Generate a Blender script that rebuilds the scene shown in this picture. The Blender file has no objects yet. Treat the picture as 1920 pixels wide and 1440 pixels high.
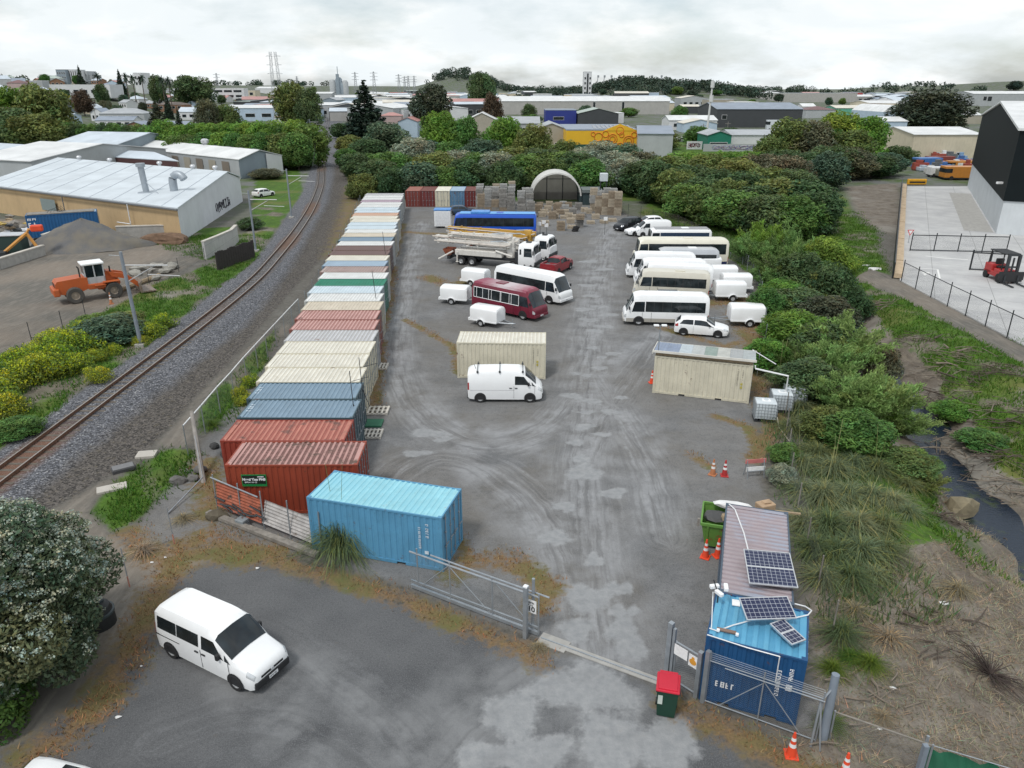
import bpy,bmesh,math,random
import numpy as np
from mathutils import Vector,Matrix
R=math.radians
SC=bpy.context.scene
COL=SC.collection
rnd=random.Random(7)
NR=np.random.RandomState(11)
CAM_H=18.6;PITCH=R(22.0);FPX=1378.0
cam_d=bpy.data.cameras.new('camera');cam=bpy.data.objects.new('camera',cam_d);COL.objects.link(cam)
cam.location=(0,0,CAM_H);cam.rotation_euler=(R(90)-PITCH,0,0)
cam_d.sensor_width=36;cam_d.lens=FPX/1920*36
cam_d.clip_start=.5;cam_d.clip_end=20000
SC.camera=cam
SUN_EL=R(58);SUN_AZ=R(215)
W=bpy.data.worlds.new("World");SC.world=W;W.use_nodes=True
wn=W.node_tree;wn.nodes.clear()
def _n(t,ty,**k):
 n=t.nodes.new(ty)
 for a,b in k.items():setattr(n,a,b)
 return n
out=_n(wn,'ShaderNodeOutputWorld');bg=_n(wn,'ShaderNodeBackground')
sky=_n(wn,'ShaderNodeTexSky',sky_type='NISHITA',sun_disc=False)
sky.sun_elevation=SUN_EL;sky.sun_rotation=SUN_AZ;sky.air_density=1.0;sky.dust_density=1.5
tc=_n(wn,'ShaderNodeTexCoord');sep=_n(wn,'ShaderNodeSeparateXYZ')
wn.links.new(tc.outputs['Generated'],sep.inputs[0])
def wmath(op,a,b=None):
 m=_n(wn,'ShaderNodeMath',operation=op)
 for i,v in enumerate((a,b)):
  if v is None:continue
  if hasattr(v,'is_linked'):wn.links.new(v,m.inputs[i])
  else:m.inputs[i].default_value=v
 return m.outputs[0]
zc=wmath('ADD',wmath('MAXIMUM',sep.outputs[2],0.0),0.3)
cx=wmath('DIVIDE',sep.outputs[0],zc);cy=wmath('DIVIDE',sep.outputs[1],zc)
cmb=_n(wn,'ShaderNodeCombineXYZ');wn.links.new(cx,cmb.inputs[0]);wn.links.new(cy,cmb.inputs[1])
n1=_n(wn,'ShaderNodeTexNoise');n1 .inputs['Scale'].default_value=1.3;n1 .inputs['Detail'].default_value=7;n1 .inputs['Roughness'].default_value=.58
n2=_n(wn,'ShaderNodeTexNoise');n2 .inputs['Scale'].default_value=2.1;n2 .inputs['Detail'].default_value=6;n2 .inputs['Roughness'].default_value=.52
n2 .inputs['Distortion'].default_value=.4
wn.links.new(cmb.outputs[0],n1 .inputs['Vector']);wn.links.new(cmb.outputs[0],n2 .inputs['Vector'])
cov=_n(wn,'ShaderNodeValToRGB');cov.color_ramp.elements[0].position=.34;cov.color_ramp.elements[1].position=.54
cov.color_ramp.elements[0].color=(.3,)*3+(1,);cov.color_ramp.elements[1].color=(1,1,1,1)
wn.links.new(n1 .outputs['Fac'],cov.inputs[0])
ccol=_n(wn,'ShaderNodeValToRGB')
e=ccol.color_ramp.elements
e[0].position=.36;e[0].color=(7.2,7.7,7.95,1)
e[1].position=.66;e[1].color=(8.9,8.95,8.9,1)
m=ccol.color_ramp.elements.new(.5);m.color=(7.5,7.95,8.1,1)
wn.links.new(n2 .outputs['Fac'],ccol.inputs[0])
mx=_n(wn,'ShaderNodeMix',data_type='RGBA')
wn.links.new(cov.outputs[0],mx.inputs['Factor'])
wn.links.new(sky.outputs[0],mx.inputs['A']);wn.links.new(ccol.outputs[0],mx.inputs['B'])
wn.links.new(mx.outputs['Result'],bg.inputs[0]);bg.inputs[1].default_value=.1
wn.links.new(bg.outputs[0],out.inputs[0])
sl=bpy.data.lights.new('sun','SUN');sun=bpy.data.objects.new('sun',sl);COL.objects.link(sun)
sl.energy=1.5;sl.angle=R(10);sl.color=(1,.965,.91)
sd=Vector((math.sin(SUN_AZ)*math.cos(SUN_EL),math.cos(SUN_AZ)*math.cos(SUN_EL),math.sin(SUN_EL)))
sun.rotation_euler=sd.to_track_quat('Z','Y').to_euler();sun.location=(-40,-20,80)
SC.view_settings.view_transform='Standard';SC.view_settings.look='None'
SC.view_settings.exposure=0.3;SC.view_settings.gamma=1.0;SC.view_settings.use_curve_mapping=False
def ray(u,v):
 x=(u-960)/FPX;y=(720-v)/FPX
 return(x,math.cos(PITCH)+y*math.sin(PITCH),-math.sin(PITCH)+y*math.cos(PITCH))
def at(u,v,z=0.0):
 d=ray(u,v);k=(z-CAM_H)/d[2]
 return Vector((d[0]*k,d[1]*k))
def atY(u,v,Y):
 d=ray(u,v);k=Y/d[1]
 return Vector((d[0]*k,Y,CAM_H+d[2]*k))
def link(o):
 COL.objects.link(o);return o
def tag(o,label=None,cat=None,group=None,kind=None):
 if label:o['label']=label
 if cat:o['category']=cat
 if group:o['group']=group
 if kind:o['kind']=kind
 return o
def thing(name,label,cat,loc=(0,0,0),rz=0.0,group=None):
 o=link(bpy.data.objects.new(name,None));o.empty_display_size=.3
 o.location=(loc[0],loc[1],loc[2]if len(loc)>2 else 0);o.rotation_euler=(0,0,rz)
 return tag(o,label,cat,group)
def dup(root,loc,rz=0.0,label=None,group=None,name=None,scale=None,mats=None):
 r=root.copy();link(r);r.location=(loc[0],loc[1],loc[2]if len(loc)>2 else 0);r.rotation_euler=(0,0,rz)
 if scale:r.scale=scale if hasattr(scale,'__len__')else(scale,)*3
 if name:r.name=name
 if label:r['label']=label
 if group:r['group']=group
 for ch in list(root.children):
  c=ch.copy();link(c);c.parent=r;remat(c,mats)
  for g in list(ch.children):
   d=g.copy();link(d);d.parent=c;remat(d,mats)
 remat(r,mats)
 return r
def remat(o,mats):
 if not mats or o.type!='MESH':return
 k=o.name.split('.')[0]
 if k in mats and len(o.material_slots):
  o.material_slots[0].link='OBJECT';o.material_slots[0].material=mats[k]
def kids(o):return list(o.children)
class MB:
 def __init__(s):s.v=[];s.f=[];s.m=[];s.cur=0
 def add(s,vs,fs):
  b=len(s.v);s.v+=[tuple(p)for p in vs];s.f+=[tuple(i+b for i in f)for f in fs];s.m+=[s.cur]*len(fs)
  return s
 def box(s,x0,x1,y0,y1,z0,z1,M=None,taper=0):
  t=taper
  vs=[Vector(p)for p in((x0,y0,z0),(x1,y0,z0),(x1,y1,z0),(x0,y1,z0),(x0+t,y0+t,z1),(x1-t,y0+t,z1),(x1-t,y1-t,z1),(x0+t,y1-t,z1))]
  if M is not None:vs=[M@p for p in vs]
  return s.add(vs,[(0,3,2,1),(4,5,6,7),(0,1,5,4),(1,2,6,5),(2,3,7,6),(3,0,4,7)])
 def bevbox(s,x0,x1,y0,y1,z0,z1,b,M=None):
  bm=bmesh.new();bmesh.ops.create_cube(bm,size=1)
  for p in bm.verts:p.co=Vector((x0+(p.co.x+.5)*(x1-x0),y0+(p.co.y+.5)*(y1-y0),z0+(p.co.z+.5)*(z1-z0)))
  bmesh.ops.bevel(bm,geom=bm.edges[:],offset=b,segments=2,affect='EDGES',profile=.5)
  bm.verts.index_update()
  vs=[M@p.co if M is not None else p.co.copy()for p in bm.verts];fs=[[q.index for q in f.verts]for f in bm.faces]
  bm.free();return s.add(vs,fs)
 def tube(s,pts,r,n=6,r2=None,cap=True):
  pts=[Vector(p)for p in pts];rings=[]
  N=len(pts)
  for i,p in enumerate(pts):
   d=(pts[min(i+1,N-1)]-pts[max(i-1,0)])
   if d.length<1e-9:d=Vector((0,0,1))
   d.normalize();a=d.orthogonal().normalized();
   ref=Vector((0,0,1))if abs(d.z)<.9 else Vector((1,0,0))
   a=d.cross(ref).normalized();b=d.cross(a)
   rr=r if r2 is None else r+(r2-r)*i/max(1,N-1)
   rings.append([p+(a*math.cos(2*math.pi*k/n)+b*math.sin(2*math.pi*k/n))*rr for k in range(n)])
  vs=[q for rg in rings for q in rg]
  fs=[(i*n+k,i*n+(k+1)%n,(i+1)*n+(k+1)%n,(i+1)*n+k)for i in range(N-1)for k in range(n)]
  if cap:fs+=[tuple(range(n))[::-1],tuple((N-1)*n+k for k in range(n))]
  return s.add(vs,fs)
 def cyl(s,c,axis,r,h,n=12,r2=None):
  c=Vector(c);a={'x':Vector((1,0,0)),'y':Vector((0,1,0)),'z':Vector((0,0,1))}[axis]
  return s.tube([c,c+a*h],r,n,r2)
 def lathe(s,prof,n=16,c=(0,0,0),axis='z'):
  vs=[];c=Vector(c)
  for r,z in prof:
   for k in range(n):
    a=2*math.pi*k/n;p=(r*math.cos(a),r*math.sin(a),z)
    if axis=='y':p=(p[0],p[2],p[1])
    if axis=='x':p=(p[2],p[0],p[1])
    vs.append(c+Vector(p))
  N=len(prof);fs=[(i*n+k,i*n+(k+1)%n,(i+1)*n+(k+1)%n,(i+1)*n+k)for i in range(N-1)for k in range(n)]
  return s.add(vs,fs)
 def prism(s,poly,z0,z1,M=None):
  n=len(poly);vs=[Vector((p[0],p[1],z0))for p in poly]+[Vector((p[0],p[1],z1))for p in poly]
  if M is not None:vs=[M@p for p in vs]
  return s.add(vs,[tuple(range(n))[::-1],tuple(range(n,2*n))]+[(i,(i+1)%n,n+(i+1)%n,n+i)for i in range(n)])
 def profx(s,poly,y0,y1):
  return s.prism([(p[0],p[1])for p in poly],y0,y1,Matrix(((1,0,0,0),(0,0,1,0),(0,1,0,0),(0,0,0,1))))
 def build(s,name,mat,parent=None,smooth=None,M=None,label=None):
  me=bpy.data.meshes.new(name)
  me.from_pydata([tuple(p)for p in s.v],[],s.f);
  mats=mat if isinstance(mat,(list,tuple))else[mat]
  for k in mats:me.materials.append(k)
  if len(mats)>1:me.polygons.foreach_set('material_index',s.m)
  bm=bmesh.new();bm.from_mesh(me);bmesh.ops.recalc_face_normals(bm,faces=bm.faces[:]);bm.to_mesh(me);bm.free()
  if smooth is not None:
   me.polygons.foreach_set('use_smooth',[True]*len(me.polygons));me.set_sharp_from_angle(angle=R(smooth))
  me.update();o=link(bpy.data.objects.new(name,me))
  if M is not None:o.matrix_world=M
  if parent is not None:o.parent=parent
  if label:o['label']=label
  return o
def np_mesh(name,V,F,mat,parent=None,col=None,smooth=False):
 me=bpy.data.meshes.new(name);V=np.asarray(V,np.float32);F=np.asarray(F,np.int32);k=F.shape[1]
 me.vertices.add(len(V));me.vertices.foreach_set('co',V.ravel())
 me.loops.add(F.size);me.loops.foreach_set('vertex_index',F.ravel())
 me.polygons.add(len(F));me.polygons.foreach_set('loop_start',np.arange(0,F.size,k,dtype=np.int32))
 me.polygons.foreach_set('loop_total',np.full(len(F),k,np.int32))
 if smooth:me.polygons.foreach_set('use_smooth',np.ones(len(F),bool))
 me.update(calc_edges=True)
 if col is not None:
  for nm,arr in col.items():
   a=me.color_attributes.new(nm,'FLOAT_COLOR','POINT')
   c4=np.ones((len(V),4),np.float32);c4[:,:3]=arr;a.data.foreach_set('color',c4 .ravel())
 for q in(mat if isinstance(mat,(list,tuple))else[mat]):me.materials.append(q)
 o=link(bpy.data.objects.new(name,me))
 if parent is not None:o.parent=parent
 return o
def rotz(a):return Matrix.Rotation(a,4,'Z')
MATS={}
class NT:
 def __init__(s,name):
  s.m=bpy.data.materials.new(name);s.m.use_nodes=True;s.t=s.m.node_tree
  s.p=s.t.nodes['Principled BSDF']
 def n(s,ty,**k):return _n(s.t,ty,**k)
 def l(s,a,b):s.t.links.new(a,b)
 def math(s,op,a,b=None,c=None,clamp=False):
  m=s.n('ShaderNodeMath',operation=op);m.use_clamp=clamp
  for i,v in enumerate((a,b,c)):
   if v is None:continue
   if hasattr(v,'is_linked'):s.l(v,m.inputs[i])
   else:m.inputs[i].default_value=v
  return m.outputs[0]
 def coord(s,rand=True,kind='Object'):
  t=s.n('ShaderNodeTexCoord')
  if not rand:return t.outputs[kind]
  oi=s.n('ShaderNodeObjectInfo');va=s.n('ShaderNodeVectorMath',operation='ADD')
  k=s.math('MULTIPLY',oi.outputs['Random'],60.0)
  s.l(t.outputs[kind],va.inputs[0]);s.l(k,va.inputs[1]);return va.outputs[0]
 def pos(s):return s.n('ShaderNodeNewGeometry').outputs['Position']
 def noise(s,vec,scale,detail=4,rough=.55,dist=0):
  n=s.n('ShaderNodeTexNoise');n.inputs['Scale'].default_value=scale;n.inputs['Detail'].default_value=detail
  n.inputs['Roughness'].default_value=rough;n.inputs['Distortion'].default_value=dist
  if vec is not None:s.l(vec,n.inputs['Vector'])
  return n.outputs['Fac']
 def ramp(s,fac,lo,hi,a=0.,b=1.):
  m=s.n('ShaderNodeMapRange');m.clamp=True
  s.l(fac,m.inputs[0]);m.inputs[1].default_value=lo;m.inputs[2].default_value=hi;m.inputs[3].default_value=a;m.inputs[4].default_value=b
  return m.outputs[0]
 def mix(s,fac,a,b,bt='MIX'):
  m=s.n('ShaderNodeMix',data_type='RGBA',blend_type=bt)
  for v,k in((fac,'Factor'),(a,'A'),(b,'B')):
   if hasattr(v,'is_linked'):s.l(v,m.inputs[k])
   elif k=='Factor':m.inputs[k].default_value=v
   else:m.inputs[k].default_value=(*v,1)
  return m.outputs['Result']
 def out(s,col,rough=.5,metal=0,bump=None,bstr=.3,bdist=.02):
  if hasattr(col,'is_linked'):s.l(col,s.p.inputs['Base Color'])
  else:s.p.inputs['Base Color'].default_value=(*col,1)
  if hasattr(rough,'is_linked'):s.l(rough,s.p.inputs['Roughness'])
  else:s.p.inputs['Roughness'].default_value=rough
  s.p.inputs['Metallic'].default_value=metal
  if bump is not None:
   b=s.n('ShaderNodeBump');b.inputs['Strength'].default_value=bstr;b.inputs['Distance'].default_value=bdist
   s.l(bump,b.inputs['Height']);s.l(b.outputs[0],s.p.inputs['Normal'])
  return s.m
def mul(c,k):return tuple(min(1,x*k)for x in c)
def paint(name,col,rough=.45,var=.12,scale=1.5,rust=0.0,rcol=(.11,.045,.028),dirt=.0,dcol=(.12,.1,.075),metal=0,rscale=1.3,vstreak=True):
 if name in MATS:return MATS[name]
 t=NT(name);c=t.coord();n=t.noise(c,scale,5)
 cc=t.mix(t.ramp(n,.3,.7),mul(col,1-var),mul(col,1+var*.7))
 if dirt>0:
  mp=t.n('ShaderNodeMapping');mp.inputs['Scale'].default_value=(1,1,.25 if vstreak else 1);t.l(c,mp.inputs[0])
  d=t.ramp(t.noise(mp.outputs[0],2.4,6,.65),.48,.75,0,dirt);cc=t.mix(d,cc,dcol)
 if rust>0:
  r1=t.noise(c,rscale,8,.68);r=t.ramp(r1,.66-rust*.3,.72-rust*.26);cc=t.mix(r,cc,rcol)
  cc=t.mix(t.ramp(t.noise(c,9,3),.55,.75,0,.35),cc,mul(col,.6))
 MATS[name]=t.out(cc,rough,metal);return MATS[name]
def plain(name,col,rough=.5,metal=0):
 if name in MATS:return MATS[name]
 t=NT(name);c=t.coord();cc=t.mix(t.ramp(t.noise(c,6,3),.35,.7),mul(col,.9),mul(col,1.07))
 MATS[name]=t.out(cc,rough,metal);return MATS[name]
def glass_dark(name='window_glass',col=(.012,.016,.018),rough=.08):
 if name in MATS:return MATS[name]
 t=NT(name);c=t.coord();cc=t.mix(t.ramp(t.noise(c,1.2,2),.4,.65),col,mul(col,2.2))
 MATS[name]=t.out(cc,rough);return MATS[name]
GLASS=glass_dark();GLASS_G=glass_dark('windscreen_glass',(.009,.014,.018),.05)
WHITE=paint('white_paint',(.82,.83,.84),.3,.03,1.2,dirt=.08,dcol=(.45,.42,.38))
TYRE=plain('tyre_rubber',(.018,.018,.019),.85);RIM=plain('wheel_rim_metal',(.42,.43,.44),.4,.1)
BLACK=plain('black_plastic',(.02,.021,.023),.6);GALV=paint('galvanised_steel',(.34,.37,.4),.45,.15,3,metal=.5)
STEEL_D=plain('dark_steel',(.045,.05,.055),.5,.4);CHROME=plain('lamp_glass',(.62,.64,.66),.15,.3)
RED_L=plain('tail_lamp_red',(.35,.02,.02),.25);TIMBER=paint('raw_timber',(.33,.25,.16),.8,.25,4,dirt=.3,dcol=(.16,.13,.1))
TIMBER_G=paint('grey_timber',(.24,.22,.195),.85,.3,4,dirt=.4,dcol=(.1,.09,.08));CONC=paint('concrete',(.36,.35,.33),.85,.15,2,dirt=.35,dcol=(.2,.19,.17))
# ================================================================ TERRAIN
def sm(t):t=np.clip(t,0,1);return t*t*(3-2*t)
def hills_z(x,y):
 z=21*sm((-x-215)/190)*sm((y-280)/330)
 z=z+17*np.exp(-((x-205)/95.)**4-((y-1000)/130.)**2)
 z=z+9*np.exp(-((x-90)/110.)**4-((y-1080)/130.)**2)
 z=z+33*sm((x-640)/560)*np.exp(-((y-1750)/320.)**2)+13*np.exp(-((x-800)/130.)**2-((y-1700)/250.)**2)
 z=z+58*np.exp(-np.abs((x+165)/115.)**2.4-((y-2600)/420.)**2)
 return z
def P(pts,z=0.0):return[tuple(at(u,v,z))for u,v in pts]
def sdist(X,Y,poly):
 poly=[(float(a),float(b))for a,b in poly];d=np.full(X.shape,1e9);ins=np.zeros(X.shape,bool)
 for i in range(len(poly)):
  (x1,y1),(x2,y2)=poly[i],poly[(i+1)%len(poly)]
  ex,ey=x2-x1,y2-y1;L=ex*ex+ey*ey+1e-12
  t=np.clip(((X-x1)*ex+(Y-y1)*ey)/L,0,1)
  d=np.minimum(d,np.hypot(X-x1-t*ex,Y-y1-t*ey))
  c=((y1>Y)!=(y2>Y));ins^=c&(X<(x2-x1)*(Y-y1)/(y2-y1+1e-12)+x1)
 return np.where(ins,d,-d)
def ldist(X,Y,pts):
 d=np.full(X.shape,1e9)
 for(x1,y1),(x2,y2)in zip(pts[:-1],pts[1:]):
  ex,ey=x2-x1,y2-y1;L=ex*ex+ey*ey+1e-12
  t=np.clip(((X-x1)*ex+(Y-y1)*ey)/L,0,1);d=np.minimum(d,np.hypot(X-x1-t*ex,Y-y1-t*ey))
 return d
TRACK=[(-25.9,-10),(-25.95,20),(-25.95,33),(-25.9,42.5),(-25.85,60),(-26.2,74),(-27.3,84),(-29.2,100),(-32.6,122),(-37.6,148),(-41.0,163),(-58,235),(-90.6,381),(-255,1107)]
def smooth_line(pts,it=3):
 pts=[Vector(p)for p in pts]
 for _ in range(it):
  q=[pts[0]]
  for a,b in zip(pts[:-1],pts[1:]):q+=[a*.75+b*.25,a*.25+b*.75]
  pts=q+[pts[-1]]
 return[tuple(p)for p in pts]
TRK=smooth_line(TRACK,2)
STREAM=[(33,96),(32.5,82),(31,68),(29.5,60),(28.5,52)]+P([(1712,770),(1740,835),(1778,890),(1822,950),(1885,1010),(1985,1090)],-1.8)+[(26,18),(30,4)]
STRM=smooth_line(STREAM,2)
YARD=[(-17,27.5),(-17.4,36),(-17.8,50),(-18.3,62),(-21,90),(-26,129),(-5,133),(14,126),(19.8,114),(24,97),(25.6,82),(24.2,72),(22,63),(19.3,55),(16.3,46),(13.2,36),(11.6,27),(9.6,17),(7,18.2),(.8,21.4),(-4,24.2),(-9,26.6)]
FORE=P([(-60,1440),(60,1385),(150,1310),(240,1200),(300,1100),(380,1062),(470,1052),(560,1085),(640,1105),(760,1135),(900,1200),(1000,1222),(1120,1235),(1230,1290),(1330,1350),(1400,1440)])+[(10,-12),(-30,-12)]
BALL=P([(-300,1010),(0,852),(155,735),(275,657),(335,602),(425,528),(470,500),(505,455),(545,395),(568,360),(583,310),(592,270),(602,225),(616,190),(640,190),(642,250),(650,300),(655,360),(640,430),(600,490),(560,530),(500,600),(430,680),(370,740),(330,790),(285,835),(240,870),(150,925),(-100,1060)])
GRASSL=P([(-400,1000),(0,852),(155,735),(275,657),(335,602),(425,528),(470,500),(512,440),(546,394),(567,355),(560,310),(480,330),(470,400),(440,470),(380,500),(280,535),(190,585),(60,640),(-200,720)])
LYARD=P([(-300,760),(0,668),(115,622),(200,582),(290,532),(350,500),(400,470),(330,440),(250,415),(-300,405)])
GRASSW=P([(260,450),(300,432),(440,425),(450,470),(400,490),(330,480)])
FENCEG=P([(370,820),(375,765),(440,690),(480,655),(520,610),(500,690),(450,760),(420,800)])
SIGNALG=P([(190,930),(240,880),(300,840),(370,845),(370,890),(280,960),(215,1000),(170,960)])
GRASSR=[(22,58),(24,50),(21.5,40),(20.5,33),(20.5,25),(27,20),(40,20),(40,76),(46,92),(62,125),(60,145),(30,150),(24,90),(26,75)]
FIELD=P([(1580,350),(1690,342),(1694,420),(1680,445),(1620,420),(1600,395)])
PATH=[(36.6,30),(37.0,50),(37.2,66),(36.2,76),(39.6,80),(40.3,74.5),(39.3,53),(39.0,30)]
CYARD=[(39.4,30),(39.6,53),(40.1,74.5),(79.5,152),(120,152),(140,100),(140,30)]
DIRT=P([(1515,1100),(1600,1040),(1720,1020),(1800,1010),(1990,1090),(2100,1300),(1990,1500),(1420,1440),(1530,1340),(1525,1200)])
GREENFAR=P([(1190,285),(1215,270),(1330,262),(1440,276),(1560,292),(1500,305),(1150,300)])
def axis(a,b,fine,lo,hi,mid,g):
 xs=list(np.arange(a,b,fine))
 x=b;s=fine
 while x<hi:xs.append(x);s=max(s*g,mid if abs(x)<95 else s*g);x+=s
 x=a;s=fine;l=[]
 while x>lo:s=max(s*g,fine);x-=s;l.append(x)
 return np.array(sorted(l)+xs)
gx=axis(-31,41,.3,-4200,4200,.5,1.07)
ys=list(np.arange(-12,60,.3))+list(np.arange(60,135,.5));s=.5
while ys[-1]<7000:s*=1.06;ys.append(ys[-1]+s)
gy=np.array(ys)
GX,GY=np.meshgrid(gx,gy);SH=GX.shape
dS=ldist(GX,GY,STRM)
jag=.8*np.sin(GX*.9+GY*.4)+.6*np.sin(GY*1.3-GX*.5)
dS2=dS+jag*.5
leftS=sdist(GX,GY,YARD+[])
bed=-2.5+2.5*sm((dS2+1.1)/np.where(leftS>-14,6.5,8.5))
Gz=hills_z(GX,GY)
Gz=Gz+np.where(dS<14,bed,0)
dT=ldist(GX,GY,TRK)
Gz=Gz+.26*sm((3.1-dT)/1.6)
rough=(np.sin(GX*2.1+1.3*np.sin(GY*1.7))*np.sin(GY*1.9+np.sin(GX*1.1)))*.07
def wgt(poly,soft):return np.clip(.5+sdist(GX,GY,poly)/(2*soft),0,1)
wY=np.maximum(wgt(YARD,.8),0);wF=wgt(FORE,.7);wB=wgt(BALL,.8)
wG=np.maximum.reduce([wgt(GRASSL,.8),wgt(GRASSW,.8),wgt(FENCEG,.6),wgt(SIGNALG,.7),wgt(GRASSR,1.2),wgt(GREENFAR,2),.9*wgt([(13.5,27),(17,40),(21.5,55),(25,68),(27,80),(25,97),(20,118),(26,140),(34,120),(32,75),(28,55),(22,35),(20,25),(14,21)],1.5),.9*wgt([(-40,131),(-22,133),(40,131),(60,150),(60,200),(-35,215)],3)])
wG=wG*(1-np.clip((2.9-dS2)/.8,0,1))*(1-np.maximum(wgt(PATH,.4),wgt(FIELD,2.)))
wL=np.maximum(wgt(LYARD,1.0),.8*wgt([(-24,8),(-12,8),(-11,30),(-17.3,34),(-17.6,60),(-20,60),(-23.5,34)],1.5)*(1-np.clip(wG+wY+wF+wB,0,1)));wD=np.maximum(wgt(DIRT,1.0),np.clip(1.1-np.abs(dS2-2.0)/1.2,0,.75)*(GX>15)*(GY<100));wP=wgt(PATH,.4);wFd=wgt(FIELD,2.5);wC=wgt(CYARD,.1)
hole=np.clip(.55+.95*np.sin(GX*.55+1.3*np.sin(GY*.4))*np.sin(GY*.5+1.1*np.sin(GX*.35))+.35*np.sin(GX*1.7+GY*.9),0,1);nearm=(GY<125)&(np.abs(GX)<80)
wD=np.where(nearm,np.maximum(wD,.6*(1-hole)*wG),wD);wG=np.where(nearm,wG*np.where(GX>14,.72+.28*hole,.55+.45*hole),wG)
Gz=Gz+rough*np.clip(wG+wD+.25,0,1)*(1-np.clip(wY+wF+wC+wB,0,1))*(GY<130)
def strip(pts,w):return np.clip(1.0-ldist(GX,GY,P(pts))/(2*w),0,1)
wW=np.maximum.reduce([strip([(60,1420),(180,1330),(240,1230),(285,1130),(335,1050)],.75),strip([(330,1030),(400,1000),(470,1045),(420,1040)],.75),strip([(240,1000),(300,1060),(360,1040),(520,1030)],.6),strip([(480,1040),(600,1075),(760,1128),(900,1190),(990,1222),(1010,1240)],.5),strip([(850,1075),(880,1050),(960,1050),(1030,1100),(1010,1140)],.62),strip([(850,1000),(880,1040),(960,1070)],.3),strip([(716,640),(706,720),(700,770)],.4),strip([(738,500),(728,570),(718,620)],.42),strip([(755,420),(742,480)],.5),strip([(380,870),(400,930),(395,960)],.8),strip([(1415,860),(1450,810),(1465,760)],.6),strip([(1290,850),(1330,875)],.3),strip([(1260,1320),(1320,1350),(1480,1430),(1600,1480)],.55),strip([(1330,1240),(1350,1170)],.25),strip([(800,520),(860,540),(880,520)],1.0),strip([(760,600),(850,650),(860,700)],.35),strip([(1390,590),(1405,620),(1420,650)],1.2),strip([(1330,570),(1400,560)],1.2),strip([(1240,615),(1360,650),(1390,640)],.45),strip([(1340,780),(1400,800),(1430,850)],.35),strip([(1410,700),(1440,760)],.9),strip([(640,480),(660,400),(668,350)],2.0),strip([(760,435),(840,440)],.8)])
tyre=np.maximum.reduce([strip(p,w)for p,w in[([(1100,1440),(1120,1250),(1100,1100),(1090,950),(1100,820),(1110,700),(1115,600),(1120,520),(1140,450),(1150,420)],1.7),([(790,420),(775,480),(760,560),(752,640),(765,700),(800,760),(860,800),(940,815),(1010,800),(1060,770)],.9),([(745,440),(722,540),(722,650),(745,740),(800,810),(900,850),(1000,830),(1080,760),(1130,690),(1200,640),(1260,620)],.8),([(1150,760),(1190,800),(1220,880),(1230,1000)],1.0),([(900,880),(1000,980),(1080,1080)],1.2),([(560,1250),(700,1340),(800,1440)],.8),([(430,1260),(600,1420)],.8),([(1030,1260),(900,1330),(820,1440)],1.6),([(1090,1300),(1150,1440)],1.5)]])
def trackfield(lines):
 D=np.full(SH,1e9);AC=np.zeros(SH);AL=np.zeros(SH);MK=np.zeros(SH)
 for k,(pts,w)in enumerate(lines):
  acc=k*37.0;pts=smooth_line(P(pts),3)
  for(x1,y1),(x2,y2)in zip(pts[:-1],pts[1:]):
   ex,ey=x2-x1,y2-y1;L=math.hypot(ex,ey)+1e-9;ex/=L;ey/=L;t=np.clip((GX-x1)*ex+(GY-y1)*ey,0,L)
   d=np.hypot(GX-x1-ex*t,GY-y1-ey*t);sg=(GX-x1)*ey-(GY-y1)*ex;m=d/w<D
   D=np.where(m,d/w,D);AC=np.where(m,np.where(sg>0,d,-d)+k*11,AC);AL=np.where(m,t+acc,AL);acc+=L
 return np.stack([AC,AL,np.clip(1.15-D,0,1)],-1).reshape(-1,3)
ce=trackfield([([(1110,1440),(1110,1280),(1095,1120),(1085,980),(1085,860),(1100,720),(1112,600),(1125,500),(1145,430)],2.6),([(790,415),(772,480),(752,560),(738,650),(748,720),(790,790),(870,835),(960,835),(1040,800),(1085,740)],2.2),([(700,1000),(720,900),(800,850),(900,860),(1000,930),(1060,1020),(1090,1120)],2.2),([(1085,900),(1120,800),(1180,710),(1240,630)],1.8),([(1250,1010),(1220,880),(1160,780),(1110,700)],1.8),([(480,1180),(600,1260),(720,1350),(800,1440)],2.2),([(300,1400),(480,1330),(640,1400),(700,1460)],2.0),([(820,1440),(900,1350),(1010,1270),(1060,1220)],1.6)])
pot=np.zeros(SH)
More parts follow.
